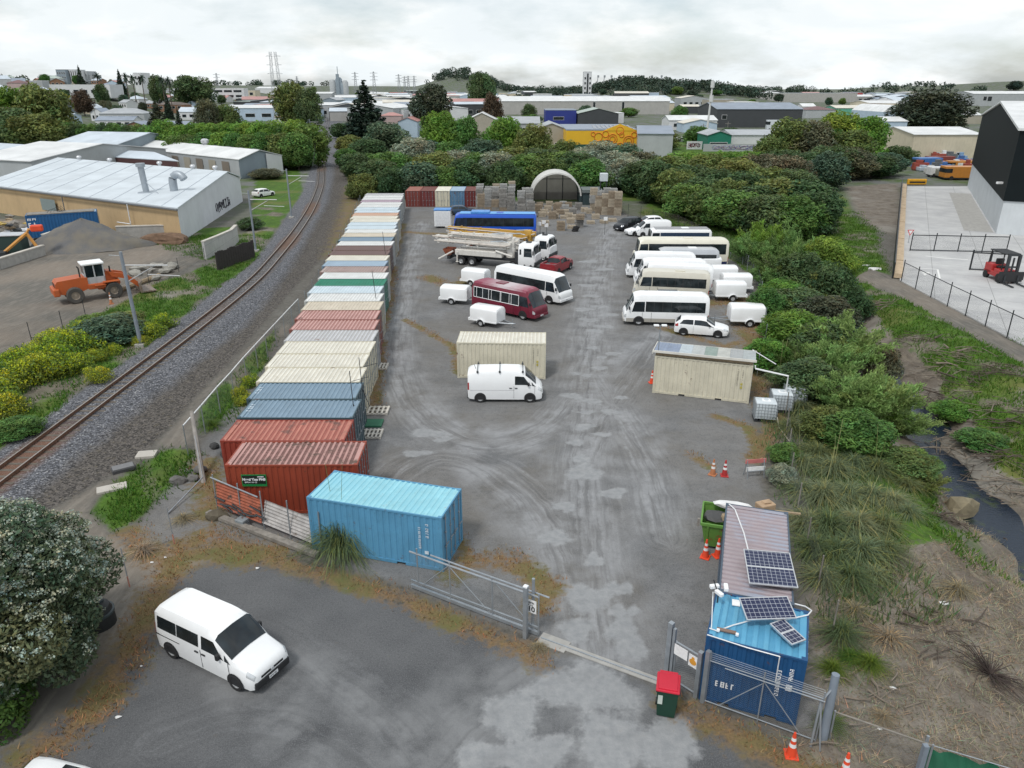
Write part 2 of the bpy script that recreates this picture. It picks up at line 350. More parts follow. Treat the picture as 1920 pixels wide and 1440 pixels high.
for u,v,a,b in[(1040,1007,.75,.4),(1100,1122,.95,.55),(1150,1100,.3,.25),(1172,1105,.35,.28),(1160,1145,.35,.3),(1080,1180,.6,.45),(1165,1180,.55,.5),(1115,1050,.4,.35),(1190,1145,.3,.2),(1185,1215,.6,.4),(1120,1290,1.3,.7),(1040,1290,.8,.5),(960,1340,.9,.7),(1000,1420,1.2,.5),(1150,1390,1.1,.8),(1260,1380,.8,.6),(900,1420,.8,.4),(1250,1420,.7,.4),(780,850,.9,.25),(800,812,1.1,.35),(830,825,.6,.2),(1095,885,.9,.6),(1150,925,.7,.3),(1060,950,.6,.3),(1072,742,.75,.3),(1110,752,.8,.3),(1145,772,.7,.25),(1100,704,.45,.2),(1080,700,.4,.2),(1125,690,.6,.25),(1150,663,.7,.25),(1130,670,.4,.2),(1110,652,.5,.25),(1115,620,.7,.3),(1105,600,.9,.35),(1135,612,.9,.3),(1095,580,1.0,.4),(1125,575,.8,.3),(1110,555,.9,.35),(1140,590,1.0,.3),(1100,535,.9,.4),(1120,520,.8,.3),(1095,800,.7,.25),(1100,773,.5,.2),(1130,815,.6,.2),(1080,830,.5,.25),(1165,745,.5,.2),(1105,490,1.2,.5),(1135,505,1.1,.4),(1090,860,.5,.3)]:
 c=at(u,v);aa=rnd.uniform(-.5,.5);dx=GX-c.x;dy=GY-c.y
 ex=dx*math.cos(aa)+dy*math.sin(aa);ey=-dx*math.sin(aa)+dy*math.cos(aa)
 th=np.arctan2(ey,ex);k=1+.16*np.sin(3*th+u)+.09*np.sin(5*th+v)
 pot=np.maximum(pot,np.clip(1.5-np.hypot(ex/a,ey/(b*1.5))/k,0,1))
rust=np.clip(1.3-np.abs(dT-.0)/1.7,0,1)*np.clip(.45+.5*np.sin(GY*.21+1.0)+.3*np.sin(GY*.07),0,1)
dark2=np.clip(1-np.abs(ldist(GX,GY,[(-22,-10),(-21.6,34),(-20.6,60),(-22.6,80),(-25.5,100),(-30,130),(-36,160),(-52,235)]))/2.6,0,1)
wBal=wB
ca=np.stack([wY,wBal,wG],-1).reshape(-1,3);cb=np.stack([wW,np.maximum(wD,wFd*.9),np.maximum(wL,wP)],-1).reshape(-1,3);cc_=np.stack([pot,wF,tyre],-1).reshape(-1,3);cd=np.stack([rust,dark2,wFd],-1).reshape(-1,3)
g=NT('ground_surface');pos=g.pos()
def gat(nm):
 a=g.n('ShaderNodeVertexColor');a.layer_name=nm;sp=g.n('ShaderNodeSeparateColor');g.l(a.outputs[0],sp.inputs[0]);return sp.outputs
A_,B_,C_,D_,E_=gat('zone_a'),gat('zone_b'),gat('zone_c'),gat('zone_d'),gat('zone_e')
nf=g.noise(pos,3.1,6,.65);nm_=g.noise(pos,.55,5,.6);nl=g.noise(pos,.12,4,.55);nh=g.noise(pos,11.,5,.7);nvh=g.noise(pos,26.,3,.6)
def fac(w,k=.5,s=4,n=nf):
 a=g.math('ADD',w,g.math('MULTIPLY',g.math('SUBTRACT',n,.5),k));return g.math('ADD',g.math('MULTIPLY',g.math('SUBTRACT',a,.5),s),.5,clamp=True)
psep=g.n('ShaderNodeSeparateXYZ');g.l(pos,psep.inputs[0]);farf=g.ramp(psep.outputs[1],95,150);col=g.mix(g.math('MULTIPLY',g.ramp(nl,.42,.6),farf),g.mix(farf,g.mix(g.ramp(nf,.35,.7),(.085,.08,.07),(.15,.14,.125)),(.13,.135,.13)),(.07,.105,.035));col=g.mix(g.ramp(nm_,.5,.75),col,(.16,.155,.14))
mpv=g.n('ShaderNodeMapping');mpv.inputs['Scale'].default_value=(2.2,.35,1);mpv.inputs['Rotation'].default_value=(0,0,R(6));g.l(pos,mpv.inputs[0])
nstk=g.noise(mpv.outputs[0],1.5,5,.6)
gc=g.mix(g.ramp(nm_,.35,.68),(.045,.105,.012),(.095,.185,.02));gc=g.mix(g.ramp(nf,.4,.75),gc,(.03,.055,.012));gc=g.mix(g.ramp(nl,.5,.68,0,.75),gc,(.15,.14,.05))
gc=g.mix(g.ramp(nh,.55,.8,0,.6),gc,(.16,.22,.045))
col=g.mix(fac(A_[2],.9),col,gc)
dc=g.mix(g.ramp(nm_,.35,.65),(.12,.1,.082),(.215,.19,.162));dc=g.mix(g.ramp(nh,.45,.75,0,.8),dc,(.07,.055,.038));dc=g.mix(g.ramp(nstk,.52,.74,0,.6),dc,(.3,.26,.19));dc=g.mix(g.ramp(nl,.53,.64,0,.7),dc,(.25,.235,.21))
col=g.mix(fac(B_[1],.8),col,dc)
lc=g.mix(g.ramp(nl,.38,.6),(.125,.118,.105),(.2,.17,.14));lc=g.mix(g.ramp(nstk,.45,.7,0,.6),lc,(.25,.225,.195));lc=g.mix(g.ramp(nf,.5,.8,0,.5),lc,(.085,.08,.075))
col=g.mix(fac(B_[2],.5),col,lc)
vo=g.n('ShaderNodeTexVoronoi');vo.inputs['Scale'].default_value=11.;g.l(pos,vo.inputs['Vector'])
vsep=g.n('ShaderNodeSeparateColor');g.l(vo.outputs['Color'],vsep.inputs[0])
bc=g.mix(g.ramp(vsep.outputs[0],.1,.95),(.055,.058,.067),(.2,.205,.228));bc=g.mix(g.ramp(vsep.outputs[1],.82,1.0),bc,(.36,.36,.37));bc=g.mix(g.ramp(vo.outputs['Distance'],.42,.75,0,.7),bc,(.04,.04,.042))
b2=g.mix(g.ramp(vsep.outputs[0],.1,.95),(.032,.03,.028),(.145,.13,.118));b2=g.mix(g.ramp(nf,.55,.8),b2,(.13,.11,.07))
bc=g.mix(g.ramp(g.math('ADD',D_[1],g.math('MULTIPLY',nm_,.5)),.35,.75),bc,b2)
bc=g.mix(g.ramp(g.math('ADD',D_[0],g.math('MULTIPLY',nf,.3)),.62,1.1,0,.8),bc,(.17,.085,.05))
col=g.mix(fac(A_[1],.7),col,bc)
ya=g.mix(g.ramp(nm_,.32,.68),(.122,.125,.13),(.205,.207,.212));ya=g.mix(g.ramp(nl,.38,.6,0,.7),ya,(.16,.15,.137));ya=g.mix(g.ramp(nf,.48,.72,0,.6),ya,(.088,.089,.09));ya=g.mix(g.ramp(nvh,.48,.75,0,.5),ya,(.32,.32,.32));ya=g.mix(g.ramp(nh,.5,.7,0,.65),ya,(.08,.081,.084));ya=g.mix(g.ramp(g.noise(pos,.23,6,.7),.52,.66,0,.55),ya,(.13,.12,.105))
tm=g.math('MULTIPLY',C_[2],g.ramp(nm_,.3,.62));ya=g.mix(g.ramp(tm,.1,.8,0,.8),ya,g.mix(g.ramp(nf,.3,.7),(.22,.225,.235),(.3,.305,.312)))
cv=g.n('ShaderNodeCombineXYZ');g.l(g.math('ADD',g.math('MULTIPLY',E_[0],3.6),g.math('MULTIPLY',nm_,2.0)),cv.inputs[0]);g.l(g.math('MULTIPLY',E_[1],.22),cv.inputs[1]);stk=g.noise(cv.outputs[0],1.0,4,.65)
tk1=g.math('MULTIPLY',g.math('MULTIPLY',E_[2],g.ramp(stk,.5,.66)),g.ramp(nm_,.25,.5,.45,1));tk0=g.math('MULTIPLY',g.math('MULTIPLY',E_[2],g.ramp(stk,.5,.36)),.55)
ya=g.mix(g.math('MULTIPLY',g.math('MULTIPLY',tk1,g.ramp(nf,.38,.6,.25,1)),.75),ya,(.3,.305,.315));ya=g.mix(tk0,ya,(.1,.1,.102))
col=g.mix(fac(A_[0],.5),col,ya)
fo=g.mix(g.ramp(nm_,.34,.66),(.068,.071,.076),(.102,.105,.11));fo=g.mix(g.ramp(nl,.44,.6,0,.75),fo,(.122,.124,.128));fo=g.mix(g.ramp(nvh,.45,.72,0,.6),fo,(.2,.2,.205));fo=g.mix(g.ramp(nh,.5,.7,0,.65),fo,(.062,.064,.068))
fo=g.mix(g.ramp(tm,.1,.8,0,.7),fo,(.23,.235,.24))
tkb=g.math('MULTIPLY',tk1,g.ramp(nf,.42,.62));fo=g.mix(g.math('MULTIPLY',tkb,.42),fo,(.22,.225,.235));fo=g.mix(g.math('MULTIPLY',tk0,.5),fo,(.078,.079,.083))
col=g.mix(fac(C_[1],.5),col,fo)
pc=g.mix(g.ramp(nf,.3,.7),(.225,.235,.245),(.315,.32,.325));pc=g.mix(g.ramp(nvh,.5,.8,0,.35),pc,(.2,.2,.205))
col=g.mix(g.math('MULTIPLY',fac(C_[0],.8,3),g.ramp(nm_,.25,.5,.6,.95)),col,pc)
ww=g.mix(g.ramp(nh,.3,.7),(.11,.075,.045),(.26,.17,.085));ww=g.mix(g.ramp(nm_,.45,.68),ww,(.12,.12,.045));ww=g.mix(g.ramp(nf,.56,.8),ww,(.1,.085,.07))
col=g.mix(fac(g.math('MULTIPLY',B_[0],g.ramp(nm_,.3,.58,.35,1.1)),1.7,2.2,nf),col,ww)
hh=g.math('ADD',g.math('MULTIPLY',nh,.6),g.math('MULTIPLY',vo.outputs['Distance'],g.math('MULTIPLY',A_[1],1.6)))
GROUND=g.out(col,.93,0,hh,.55,.05)
g.p.inputs['Specular IOR Level'].default_value=.25
V=np.stack([GX,GY,Gz],-1).reshape(-1,3)
ny,nx=SH;ii=(np.arange(ny-1)[:,None]*nx+np.arange(nx-1)[None]).ravel()
F=np.stack([ii,ii+1,ii+1+nx,ii+nx],-1)
sc_=np.stack([np.full(SH,.45),wY,wB,wG,wD,wL,wP*1.05,wF*1.02,wFd*.95,wC*1.1],-1).reshape(-1,10)
zone=sc_[F].mean(1).argmax(1)
far=(V[F].mean(1)[:,1]>700)
zone[(zone==0)&far]=10
for k,nm in enumerate(['ground','gravel_yard','ballast_bed','grass_bank','bare_dirt','dirt_yard','gravel_path','forecourt','dry_field','concrete_yard_base','hills']):
 f=F[zone==k]
 if not len(f):continue
 u,inv=np.unique(f,return_inverse=True)
 o=np_mesh(nm,V[u],inv.reshape(f.shape),GROUND,col={'zone_a':ca[u],'zone_b':cb[u],'zone_c':cc_[u],'zone_d':cd[u],'zone_e':ce[u]},smooth=True)
 o['kind']='structure'
from mathutils.bvhtree import BVHTree
def gz(x,y):
 i=min(max(np.searchsorted(gy,y)-1,0),ny-2);j=min(max(np.searchsorted(gx,x)-1,0),nx-2)
 a=(x-gx[j])/(gx[j+1]-gx[j]);b=(y-gy[i])/(gy[i+1]-gy[i])
 return float((Gz[i,j]*(1-a)+Gz[i,j+1]*a)*(1-b)+(Gz[i+1,j]*(1-a)+Gz[i+1,j+1]*a)*b)
def gzv(x,y):
 i=np.clip(np.searchsorted(gy,y)-1,0,ny-2);j=np.clip(np.searchsorted(gx,x)-1,0,nx-2)
 a=(x-gx[j])/(gx[j+1]-gx[j]);b=(y-gy[i])/(gy[i+1]-gy[i])
 return(Gz[i,j]*(1-a)+Gz[i,j+1]*a)*(1-b)+(Gz[i+1,j]*(1-a)+Gz[i+1,j+1]*a)*b
def on(u,v,zoff=0.0,y0=12.,y1=3500.):
 d=ray(u,v);y=y0
 while y<y1:
  k=y/d[1];z=CAM_H+d[2]*k
  if z<=gz(d[0]*k,y)+zoff:break
  y*=1.01
 return Vector((d[0]*k,y,gz(d[0]*k,y)))
wt=NT('stream_water');n=wt.noise(wt.pos(),2.4,5,.6);wpos=wt.pos()
mp=wt.n('ShaderNodeMapping');mp.inputs['Rotation'].default_value=(0,0,R(35));mp.inputs['Scale'].default_value=(1,3.5,1);wt.l(wpos,mp.inputs[0])
rip=wt.noise(mp.outputs[0],2.6,4,.6)
wcol=wt.mix(wt.ramp(wt.noise(wpos,.9,4),.56,.68),(.012,.02,.034),(.035,.05,.022))
WATER=wt.out(wcol,.1,0,rip,.35,.06);wt.p.inputs['Specular IOR Level'].default_value=.28
L_=smooth_line(STREAM,3);vs=[];
for i,p in enumerate(L_):
 q0,q1=Vector(L_[max(0,i-1)]),Vector(L_[min(len(L_)-1,i+1)]);d=(q1-q0).normalized();nrm=Vector((d.y,-d.x));p=Vector(p)
 vs+=[(p+nrm*-4.2).to_3d()+Vector((0,0,-1.75)),(p+nrm*4.2).to_3d()+Vector((0,0,-1.75))]
o=np_mesh('stream',vs,[(2*i,2*i+1,2*i+3,2*i+2)for i in range(len(L_)-1)],WATER);o['kind']='structure'
ct=NT('yard_concrete');cp=ct.pos();n1_=ct.noise(cp,.35,5);n2_=ct.noise(cp,3,5)
cc1=ct.mix(ct.ramp(n1_,.35,.65),(.4,.4,.405),(.5,.5,.495));cc1=ct.mix(ct.ramp(n2_,.55,.8,0,.4),cc1,(.3,.29,.28))
br=ct.n('ShaderNodeTexBrick');br.offset=0;br.inputs['Scale'].default_value=.2;br.inputs['Mortar Size'].default_value=.006;br.inputs['Brick Width'].default_value=1.0;br.inputs['Row Height'].default_value=1.0
mp=ct.n('ShaderNodeMapping');mp.inputs['Rotation'].default_value=(0,0,R(27));ct.l(cp,mp.inputs[0]);ct.l(mp.outputs[0],br.inputs['Vector'])
cc1=ct.mix(br.outputs['Fac'],cc1,(.24,.24,.235))
CYM=ct.out(cc1,.8,0)
b=MB();b.prism(CYARD,-.3,.1);o=b.build('concrete_yard',CYM);o['kind']='structure'
def offset_line(line,off,step=None):
 o_=[]
 for i,p in enumerate(line):
  q0,q1=Vector(line[max(0,i-1)]),Vector(line[min(len(line)-1,i+1)]);d=(q1-q0).normalized();o_.append(Vector(p)+Vector((d.y,-d.x))*off)
 return o_
RSTEEL=paint('rusty_rail',(.16,.085,.055),.6,.25,5,metal=.3);RTOP=plain('polished_rail_top',(.42,.37,.33),.35,.7)
SLEEP=paint('worn_sleeper',(.13,.11,.09),.9,.3,3)
TL=smooth_line(TRACK,3)
tr=thing('railway_track','single railway line with rusty rails curving past the container row','railway track',(-25.9,30,0))
for sgn in(-1,1):
 for nm,m,w,z0,z1 in(('rail',RSTEEL,.045,.3,.46),('rail_head',RTOP,.036,.46,.475)):
  a=offset_line(TL,sgn*.56-w);c=offset_line(TL,sgn*.56+w);b=MB()
  for i in range(len(TL)-1):
   if TL[i][1]>600:break
   zz=[(a[i],z0),(c[i],z0),(c[i],z1),(a[i],z1),(a[i+1],z0),(c[i+1],z0),(c[i+1],z1),(a[i+1],z1)]
   b.add([(p.x+25.9,p.y-30,z)for p,z in zz],[(0,1,5,4),(1,2,6,5),(2,3,7,6),(3,0,4,7)])
  if nm=='rail':rail=b.build('rail',m,tr)
  else:b.build('rail_head',m,rail)
b=MB();acc=0;n_=0
for(x1,y1),(x2,y2)in zip(TL[:-1],TL[1:]):
 d=Vector((x2-x1,y2-y1));L=d.length;d.normalize();t=acc
 while t<L and y1<300:
  p=Vector((x1,y1))+d*t;ang=math.atan2(d.y,d.x)
  b.box(-.1,.1,-1.05,1.05,.1,.272,Matrix.Translation((p.x+25.9,p.y-30,0))@rotz(ang));t+=.68;n_+=1
 acc=t-L
o=b.build('sleepers',SLEEP,tr);o['kind']='stuff'
# ================================================================ CONTAINERS
def text_mesh(s,size,mat,parent,M,name='lettering',bold=0.0):
 cu=bpy.data.curves.new('t','FONT');cu.body=s;cu.size=size;cu.align_x='CENTER';cu.align_y='CENTER';cu.offset=bold;cu.extrude=.002
 o=bpy.data.objects.new('t',cu);link(o);dg=bpy.context.evaluated_depsgraph_get();dg.update()
 me=bpy.data.meshes.new_from_object(o.evaluated_get(dg));bpy.data.objects.remove(o);bpy.data.curves.remove(cu)
 me.name=name;me.materials.clear();me.materials.append(mat);me.transform(M);q=link(bpy.data.objects.new(name,me))
 if parent:q.parent=parent
 return q
def FACE(x,y,z,ang=0,tilt=90):
 return Matrix.Translation((x,y,z))@rotz(ang)@Matrix.Rotation(R(tilt),4,'X')
def strokes(b,M,n,h,w,seed,t=.18,gap=.35):
 r=random.Random(seed);x=0
 for i in range(n):
  k=r.random();q=t*h
  b.box(x,x+q,0,.004,0,h,M)
  if k>.3:b.box(x+w-q,x+w,0,.004,0 if k>.6 else h*.4,h,M)
  for zz in(0,h*.42,h-q):
   if r.random()>.35:b.box(x+q,x+w-q,0,.0035,zz,zz+q,M)
  x+=w*(1+gap)if r.random()>.12 else w*(1.9+gap)
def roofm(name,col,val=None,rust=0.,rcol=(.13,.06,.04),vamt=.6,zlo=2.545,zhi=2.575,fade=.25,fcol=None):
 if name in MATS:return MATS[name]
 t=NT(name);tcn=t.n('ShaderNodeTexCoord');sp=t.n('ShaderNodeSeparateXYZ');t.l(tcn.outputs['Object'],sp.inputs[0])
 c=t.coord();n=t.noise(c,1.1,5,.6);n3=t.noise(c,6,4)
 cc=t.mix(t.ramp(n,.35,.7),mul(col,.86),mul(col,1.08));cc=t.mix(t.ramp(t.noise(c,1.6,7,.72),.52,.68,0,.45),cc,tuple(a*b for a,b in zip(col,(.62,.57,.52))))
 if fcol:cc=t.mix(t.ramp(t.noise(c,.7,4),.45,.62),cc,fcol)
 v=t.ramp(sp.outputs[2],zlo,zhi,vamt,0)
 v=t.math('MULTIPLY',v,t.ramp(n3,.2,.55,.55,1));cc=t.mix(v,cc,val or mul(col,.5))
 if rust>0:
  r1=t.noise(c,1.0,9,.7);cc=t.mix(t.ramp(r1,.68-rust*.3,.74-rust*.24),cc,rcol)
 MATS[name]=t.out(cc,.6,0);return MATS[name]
def corr_sheet(L,H,pitch,depth):
 pts=[(0,0)];n=max(1,int(round((L-.1)/pitch)));p=(L-.1)/n;x=.05
 for i in range(n):
  pts+=[(x+p*.02,0),(x+p*.16,depth),(x+p*.5,depth),(x+p*.64,0)];x+=p
 pts+=[(L,0)];return pts
def container(name,label,L=6.06,Wd=2.44,Hh=2.59,group=None,doors=True,mats=None,nrib=.262):
 m=mats or{}
 t=thing(name,label,'shipping container',group=group)
 hx,hy=L/2,Wd/2;b=MB()
 for s in(-1,1):
  pts=corr_sheet(L-.2,0,.278,.036);vs=[];fs=[]
  for x,d in pts:vs+=[(x-hx+.1,s*(hy-.015-d),.15),(x-hx+.1,s*(hy-.015-d),Hh-.08)]
  b.add(vs,[(2*i,2*i+2,2*i+3,2*i+1)for i in range(len(pts)-1)])
 pts=corr_sheet(Wd-.2,0,.28,.036);vs=[]
 for y,d in pts:vs+=[(-hx+.015+d,y-hy+.1,.15),(-hx+.015+d,y-hy+.1,Hh-.08)]
 b.add(vs,[(2*i,2*i+2,2*i+3,2*i+1)for i in range(len(pts)-1)])
 b.box(-hx+.1,hx-.1,-hy+.07,hy-.07,.12,.16)
 b.build('wall',m.get('wall'),t)
 b=MB();pts=corr_sheet(L-.5,0,nrib,.034);vs=[]
 for x,d in pts:vs+=[(x-hx+.25,-hy+.06,Hh-.055+d),(x-hx+.25,hy-.06,Hh-.055+d)]
 b.add(vs,[(2*i,2*i+2,2*i+3,2*i+1)for i in range(len(pts)-1)])
 for s in(-1,1):b.box(s*hx-(.26 if s>0 else 0),s*hx+(.26 if s<0 else 0),-hy+.06,hy-.06,Hh-.06,Hh-.02)
 b.build('roof',m.get('roof'),t)
 b=MB()
 for sx in(-1,1):
  for sy in(-1,1):
   b.box(sx*hx-.06+(-.06 if sx>0 else.06),sx*hx+.06+(-.06 if sx>0 else.06),sy*hy-.06+(-.06 if sy>0 else.06),sy*hy+.06+(-.06 if sy>0 else.06),.118,Hh-.118)
   for z in(0,Hh-.118):b.box(sx*(hx+.003)-(.178 if sx>0 else 0),sx*(hx+.003)+(.178 if sx<0 else 0),sy*(hy+.003)-(.162 if sy>0 else 0),sy*(hy+.003)+(.162 if sy<0 else 0),z,z+.118)
 for sy in(-1,1):
  b.box(-hx+.175,hx-.175,sy*hy-(.06 if sy>0 else 0),sy*hy+(.06 if sy<0 else 0),Hh-.09,Hh-.01)
  for x0,x1 in((-hx+.175,-1.35),(-.95,.95),(1.35,hx-.175)):
   if L<4:x0,x1={-1.35:(-hx+.175,-.9),.95:(-.55,.55)}.get(x1,(.9,hx-.175))
   b.box(x0,x1,sy*hy-(.06 if sy>0 else 0),sy*hy+(.06 if sy<0 else 0),.02,.16)
  xx=1.35 if L>4 else.9;xi=.95 if L>4 else.55
  for s in(-1,1):b.box(min(s*xx,s*xi),max(s*xx,s*xi),sy*hy-(.05 if sy>0 else 0.0),sy*hy+(.05 if sy<0 else 0),.125,.158)
 for sx in(-1,1):
  b.box(sx*hx-(.06 if sx>0 else 0),sx*hx+(.06 if sx<0 else 0),-hy+.16,hy-.16,Hh-.11,Hh-.012);b.box(sx*hx-(.06 if sx>0 else 0),sx*hx+(.06 if sx<0 else 0),-hy+.16,hy-.16,.01,.14)
 b.build('frame',m.get('frame'),t)
 for s in(-1,1):
  b=MB();w=hy-.135
  y0,y1=(0.006,w)if s>0 else(-w,-.006)
  pts=[(y0,0),(y0+.06,0),(y0+.1,.03),(y0+.3,.03),(y0+.34,0),(y0+.44,0),(y0+.48,.03),(y0+.68,.03),(y0+.72,0),(y0+.82,0),(y0+.86,.03),(y1-.1,.03),(y1-.06,0),(y1,0)];vs=[]
  for y,d in pts:vs+=[(hx-.028-d,y,.15),(hx-.028-d,y,Hh-.12)]
  b.add(vs,[(2*i,2*i+2,2*i+3,2*i+1)for i in range(len(pts)-1)])
  d=b.build('door',m.get('door'),t);r=MB()
  for yy in(.24,.8):
   r.tube([(hx+.008,s*yy,.1),(hx+.008,s*yy,Hh-.06)],.019,6)
   for z in(.3,.95,1.65,2.3):r.box(hx-.03,hx+.03,s*yy-.05,s*yy+.05,z,z+.06)
   r.box(hx+.01,hx+.045,s*yy-.01,s*yy+.26*(1 if s<0 else 1),1.05,1.09)
  r.build('lock_rod',m.get('lock_rod'),d)
 return t
def cmats(key,wall,roofk,dirt=.3,rust=.12):
 w=paint('container_'+key,wall,.5,.1,1.2,rust=rust,dirt=dirt,dcol=mul(wall,.55))
 return{'wall':w,'roof':roofk,'frame':paint('frame_'+key,mul(wall,.92),.5,.12,2,rust=rust*1.3),'door':w,'lock_rod':GALV}
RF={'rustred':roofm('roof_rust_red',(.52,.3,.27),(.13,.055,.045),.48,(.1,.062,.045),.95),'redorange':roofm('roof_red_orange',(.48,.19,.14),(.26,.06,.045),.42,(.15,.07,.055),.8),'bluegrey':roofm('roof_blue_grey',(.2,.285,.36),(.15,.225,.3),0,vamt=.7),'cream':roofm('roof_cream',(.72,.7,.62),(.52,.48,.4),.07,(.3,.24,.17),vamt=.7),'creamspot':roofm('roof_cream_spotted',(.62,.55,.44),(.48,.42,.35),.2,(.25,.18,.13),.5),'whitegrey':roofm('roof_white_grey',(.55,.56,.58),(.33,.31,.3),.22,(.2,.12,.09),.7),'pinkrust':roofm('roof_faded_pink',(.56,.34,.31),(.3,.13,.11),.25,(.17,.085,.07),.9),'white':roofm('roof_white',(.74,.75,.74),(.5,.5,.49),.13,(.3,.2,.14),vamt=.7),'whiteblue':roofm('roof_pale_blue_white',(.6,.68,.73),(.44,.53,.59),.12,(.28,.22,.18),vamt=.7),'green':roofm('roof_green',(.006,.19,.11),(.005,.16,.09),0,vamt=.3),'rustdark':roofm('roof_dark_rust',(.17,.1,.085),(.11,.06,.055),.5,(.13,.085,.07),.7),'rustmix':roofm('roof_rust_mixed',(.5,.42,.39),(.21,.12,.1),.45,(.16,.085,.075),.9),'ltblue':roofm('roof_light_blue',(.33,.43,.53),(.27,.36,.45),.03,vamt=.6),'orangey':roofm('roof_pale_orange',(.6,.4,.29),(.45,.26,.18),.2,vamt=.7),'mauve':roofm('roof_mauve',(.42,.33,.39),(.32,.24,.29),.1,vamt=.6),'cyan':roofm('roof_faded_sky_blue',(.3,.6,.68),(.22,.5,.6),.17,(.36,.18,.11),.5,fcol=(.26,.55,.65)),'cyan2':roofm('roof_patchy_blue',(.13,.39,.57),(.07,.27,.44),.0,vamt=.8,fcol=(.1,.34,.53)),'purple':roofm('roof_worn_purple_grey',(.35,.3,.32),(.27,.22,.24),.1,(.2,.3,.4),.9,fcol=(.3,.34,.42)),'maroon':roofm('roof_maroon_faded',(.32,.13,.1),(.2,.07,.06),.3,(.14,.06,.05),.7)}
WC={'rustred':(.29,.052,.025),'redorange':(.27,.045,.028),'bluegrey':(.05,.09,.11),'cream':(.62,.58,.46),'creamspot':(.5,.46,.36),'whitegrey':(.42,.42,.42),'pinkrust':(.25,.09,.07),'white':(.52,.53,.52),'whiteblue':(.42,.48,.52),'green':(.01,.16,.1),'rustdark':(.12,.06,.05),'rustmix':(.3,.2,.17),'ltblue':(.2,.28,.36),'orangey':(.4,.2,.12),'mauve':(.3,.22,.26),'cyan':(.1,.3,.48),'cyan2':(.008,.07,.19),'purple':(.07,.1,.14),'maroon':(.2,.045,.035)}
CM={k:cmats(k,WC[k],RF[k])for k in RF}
RN={'rustred':'brown and pink rust-striped roof and red walls','redorange':'faded orange-red roof blotched with rust','bluegrey':'smooth blue-grey roof','cream':'clean cream roof','creamspot':'beige roof with dirty patches','whitegrey':'grey-white roof with brown stains','pinkrust':'faded pink rust-striped roof','white':'white ribbed roof','whiteblue':'pale bluish white roof','green':'bright green roof, the only green one in the row','rustdark':'dark brown rusted roof','rustmix':'mottled white and rust roof','ltblue':'light blue roof','orangey':'narrow pale orange roof','mauve':'mauve roof near the far end'}
proto=container('shipping_container','x',mats=CM['rustred'])
GRP='containers packed side by side along the railway fence'
RX=[(29,-7.05),(32.1,-7.1),(32.4,-8.12),(36,-8.42),(38.7,-8.6),(42.4,-8.88),(47.3,-9.41),(53.6,-10.1),(63.5,-11.2),(74.5,-12.5),(81.4,-13.1),(93.4,-14.45),(106.6,-16),(126,-18.1)]
def rx(y):return float(np.interp(y,[a for a,_ in RX],[b for _,b in RX]))
TABLE=[(745,'bluegrey'),(716,'bluegrey'),(690,'cream'),(663,'cream'),(637,'cream'),(616,'whitegrey'),(597,'pinkrust'),(578,'pinkrust'),(564,'creamspot'),(549,'white'),(536,'whiteblue'),(520,'green'),(510,'white'),(500,'rustmix'),(490,'ltblue'),(480,'cream'),(474,'rustmix'),(463,'rustdark'),(455,'white'),(447,'bluegrey'),(436,'creamspot'),(428,'white'),(420,'whiteblue'),(413,'whiteblue'),(406,'cream'),(401,'orangey'),(394,'whiteblue'),(388,'whiteblue'),(382,'white'),(377,'white'),(373,'mauve'),(366,'white'),(300,'whitegrey')]
proto.location=(rx(31)-3.03,30.98,0);proto.rotation_euler=(0,0,R(.4))
tag(proto,'nearest container of the railway row with rust-striped roof and a black sign on its wall',group=GRP)
c2=dup(proto,(rx(33.5)-3.03,33.47,0),R(.2),'red container with rust-blotched orange roof, partly hidden by the nearest one of the row',mats=CM['redorange'])
y=36.15;seq=[]
while y<123.5:
 v=720-(math.sin(PITCH)*(y)+math.cos(PITCH)*(2.6-CAM_H))/(math.cos(PITCH)*y-math.sin(PITCH)*(2.6-CAM_H))*FPX
 key=next(k for vb,k in TABLE if v>=vb)if v<783 else 'bluegrey'
 seq.append((y,key));y+=2.505
ordw=['nearest','second nearest','third nearest','fourth nearest','fifth nearest','sixth nearest','seventh nearest','eighth nearest','ninth nearest']
cnt={};tot={}
for _,k in seq:tot[k]=tot.get(k,0)+1
row=[]
for i,(y,k)in enumerate(seq):
 n=cnt[k]=cnt.get(k,0)+1
 lb='container with '+RN[k]+(' in the railway row' if 'row' not in RN[k]else '')
 if tot[k]>1:lb+=', '+ordw[n-1]+' of its colour'
 wob=rnd.uniform(-.2,.12)
 row.append(dup(proto,(rx(y)-3.03+wob,y,0),R(rnd.uniform(-.5,.5)),lb,mats=CM[k]))
FE=[('maroon',(.26,.05,.035),'maroon container with a faded salmon roof, leftmost at the far end of the yard'),('maroon',None,'maroon container beside the cream one at the far end'),('cream',None,'cream container with its doors facing the yard at the far end'),('ltblue',None,'blue container between the cream and the dark red ones at the far end'),('maroon',None,'dark red container beside the pallet stacks at the far end')]
MD=cmats('dark_red',(.16,.03,.028),roofm('roof_dull_red',(.17,.06,.05),(.12,.04,.035),.2));MB2=cmats('mid_blue',(.1,.21,.34),RF['ltblue'])
for i,(k,_,lb)in enumerate(FE):
 mm={0:CM['maroon'],1:MD,2:CM['cream'],3:MB2,4:MD}[i]
 dup(proto,(-16.55+i*2.47,125.3+3.03,0),R(-90),lb,group='containers across the far end of the yard',mats=mm)
def yawed(c,d):return math.atan2(d[1],d[0])
blue=dup(proto,(-5.42,27.27,0),R(-15.8),'sky blue container with faded turquoise roof standing askew behind the sliding gate',mats=CM['cyan'])
blue['group']='loose containers in the yard'
midc=dup(proto,(-.68,48.25,0),R(-2.4),'cream container standing in the middle of the yard behind the white cargo van',group='loose containers in the yard',mats=CM['cream'])
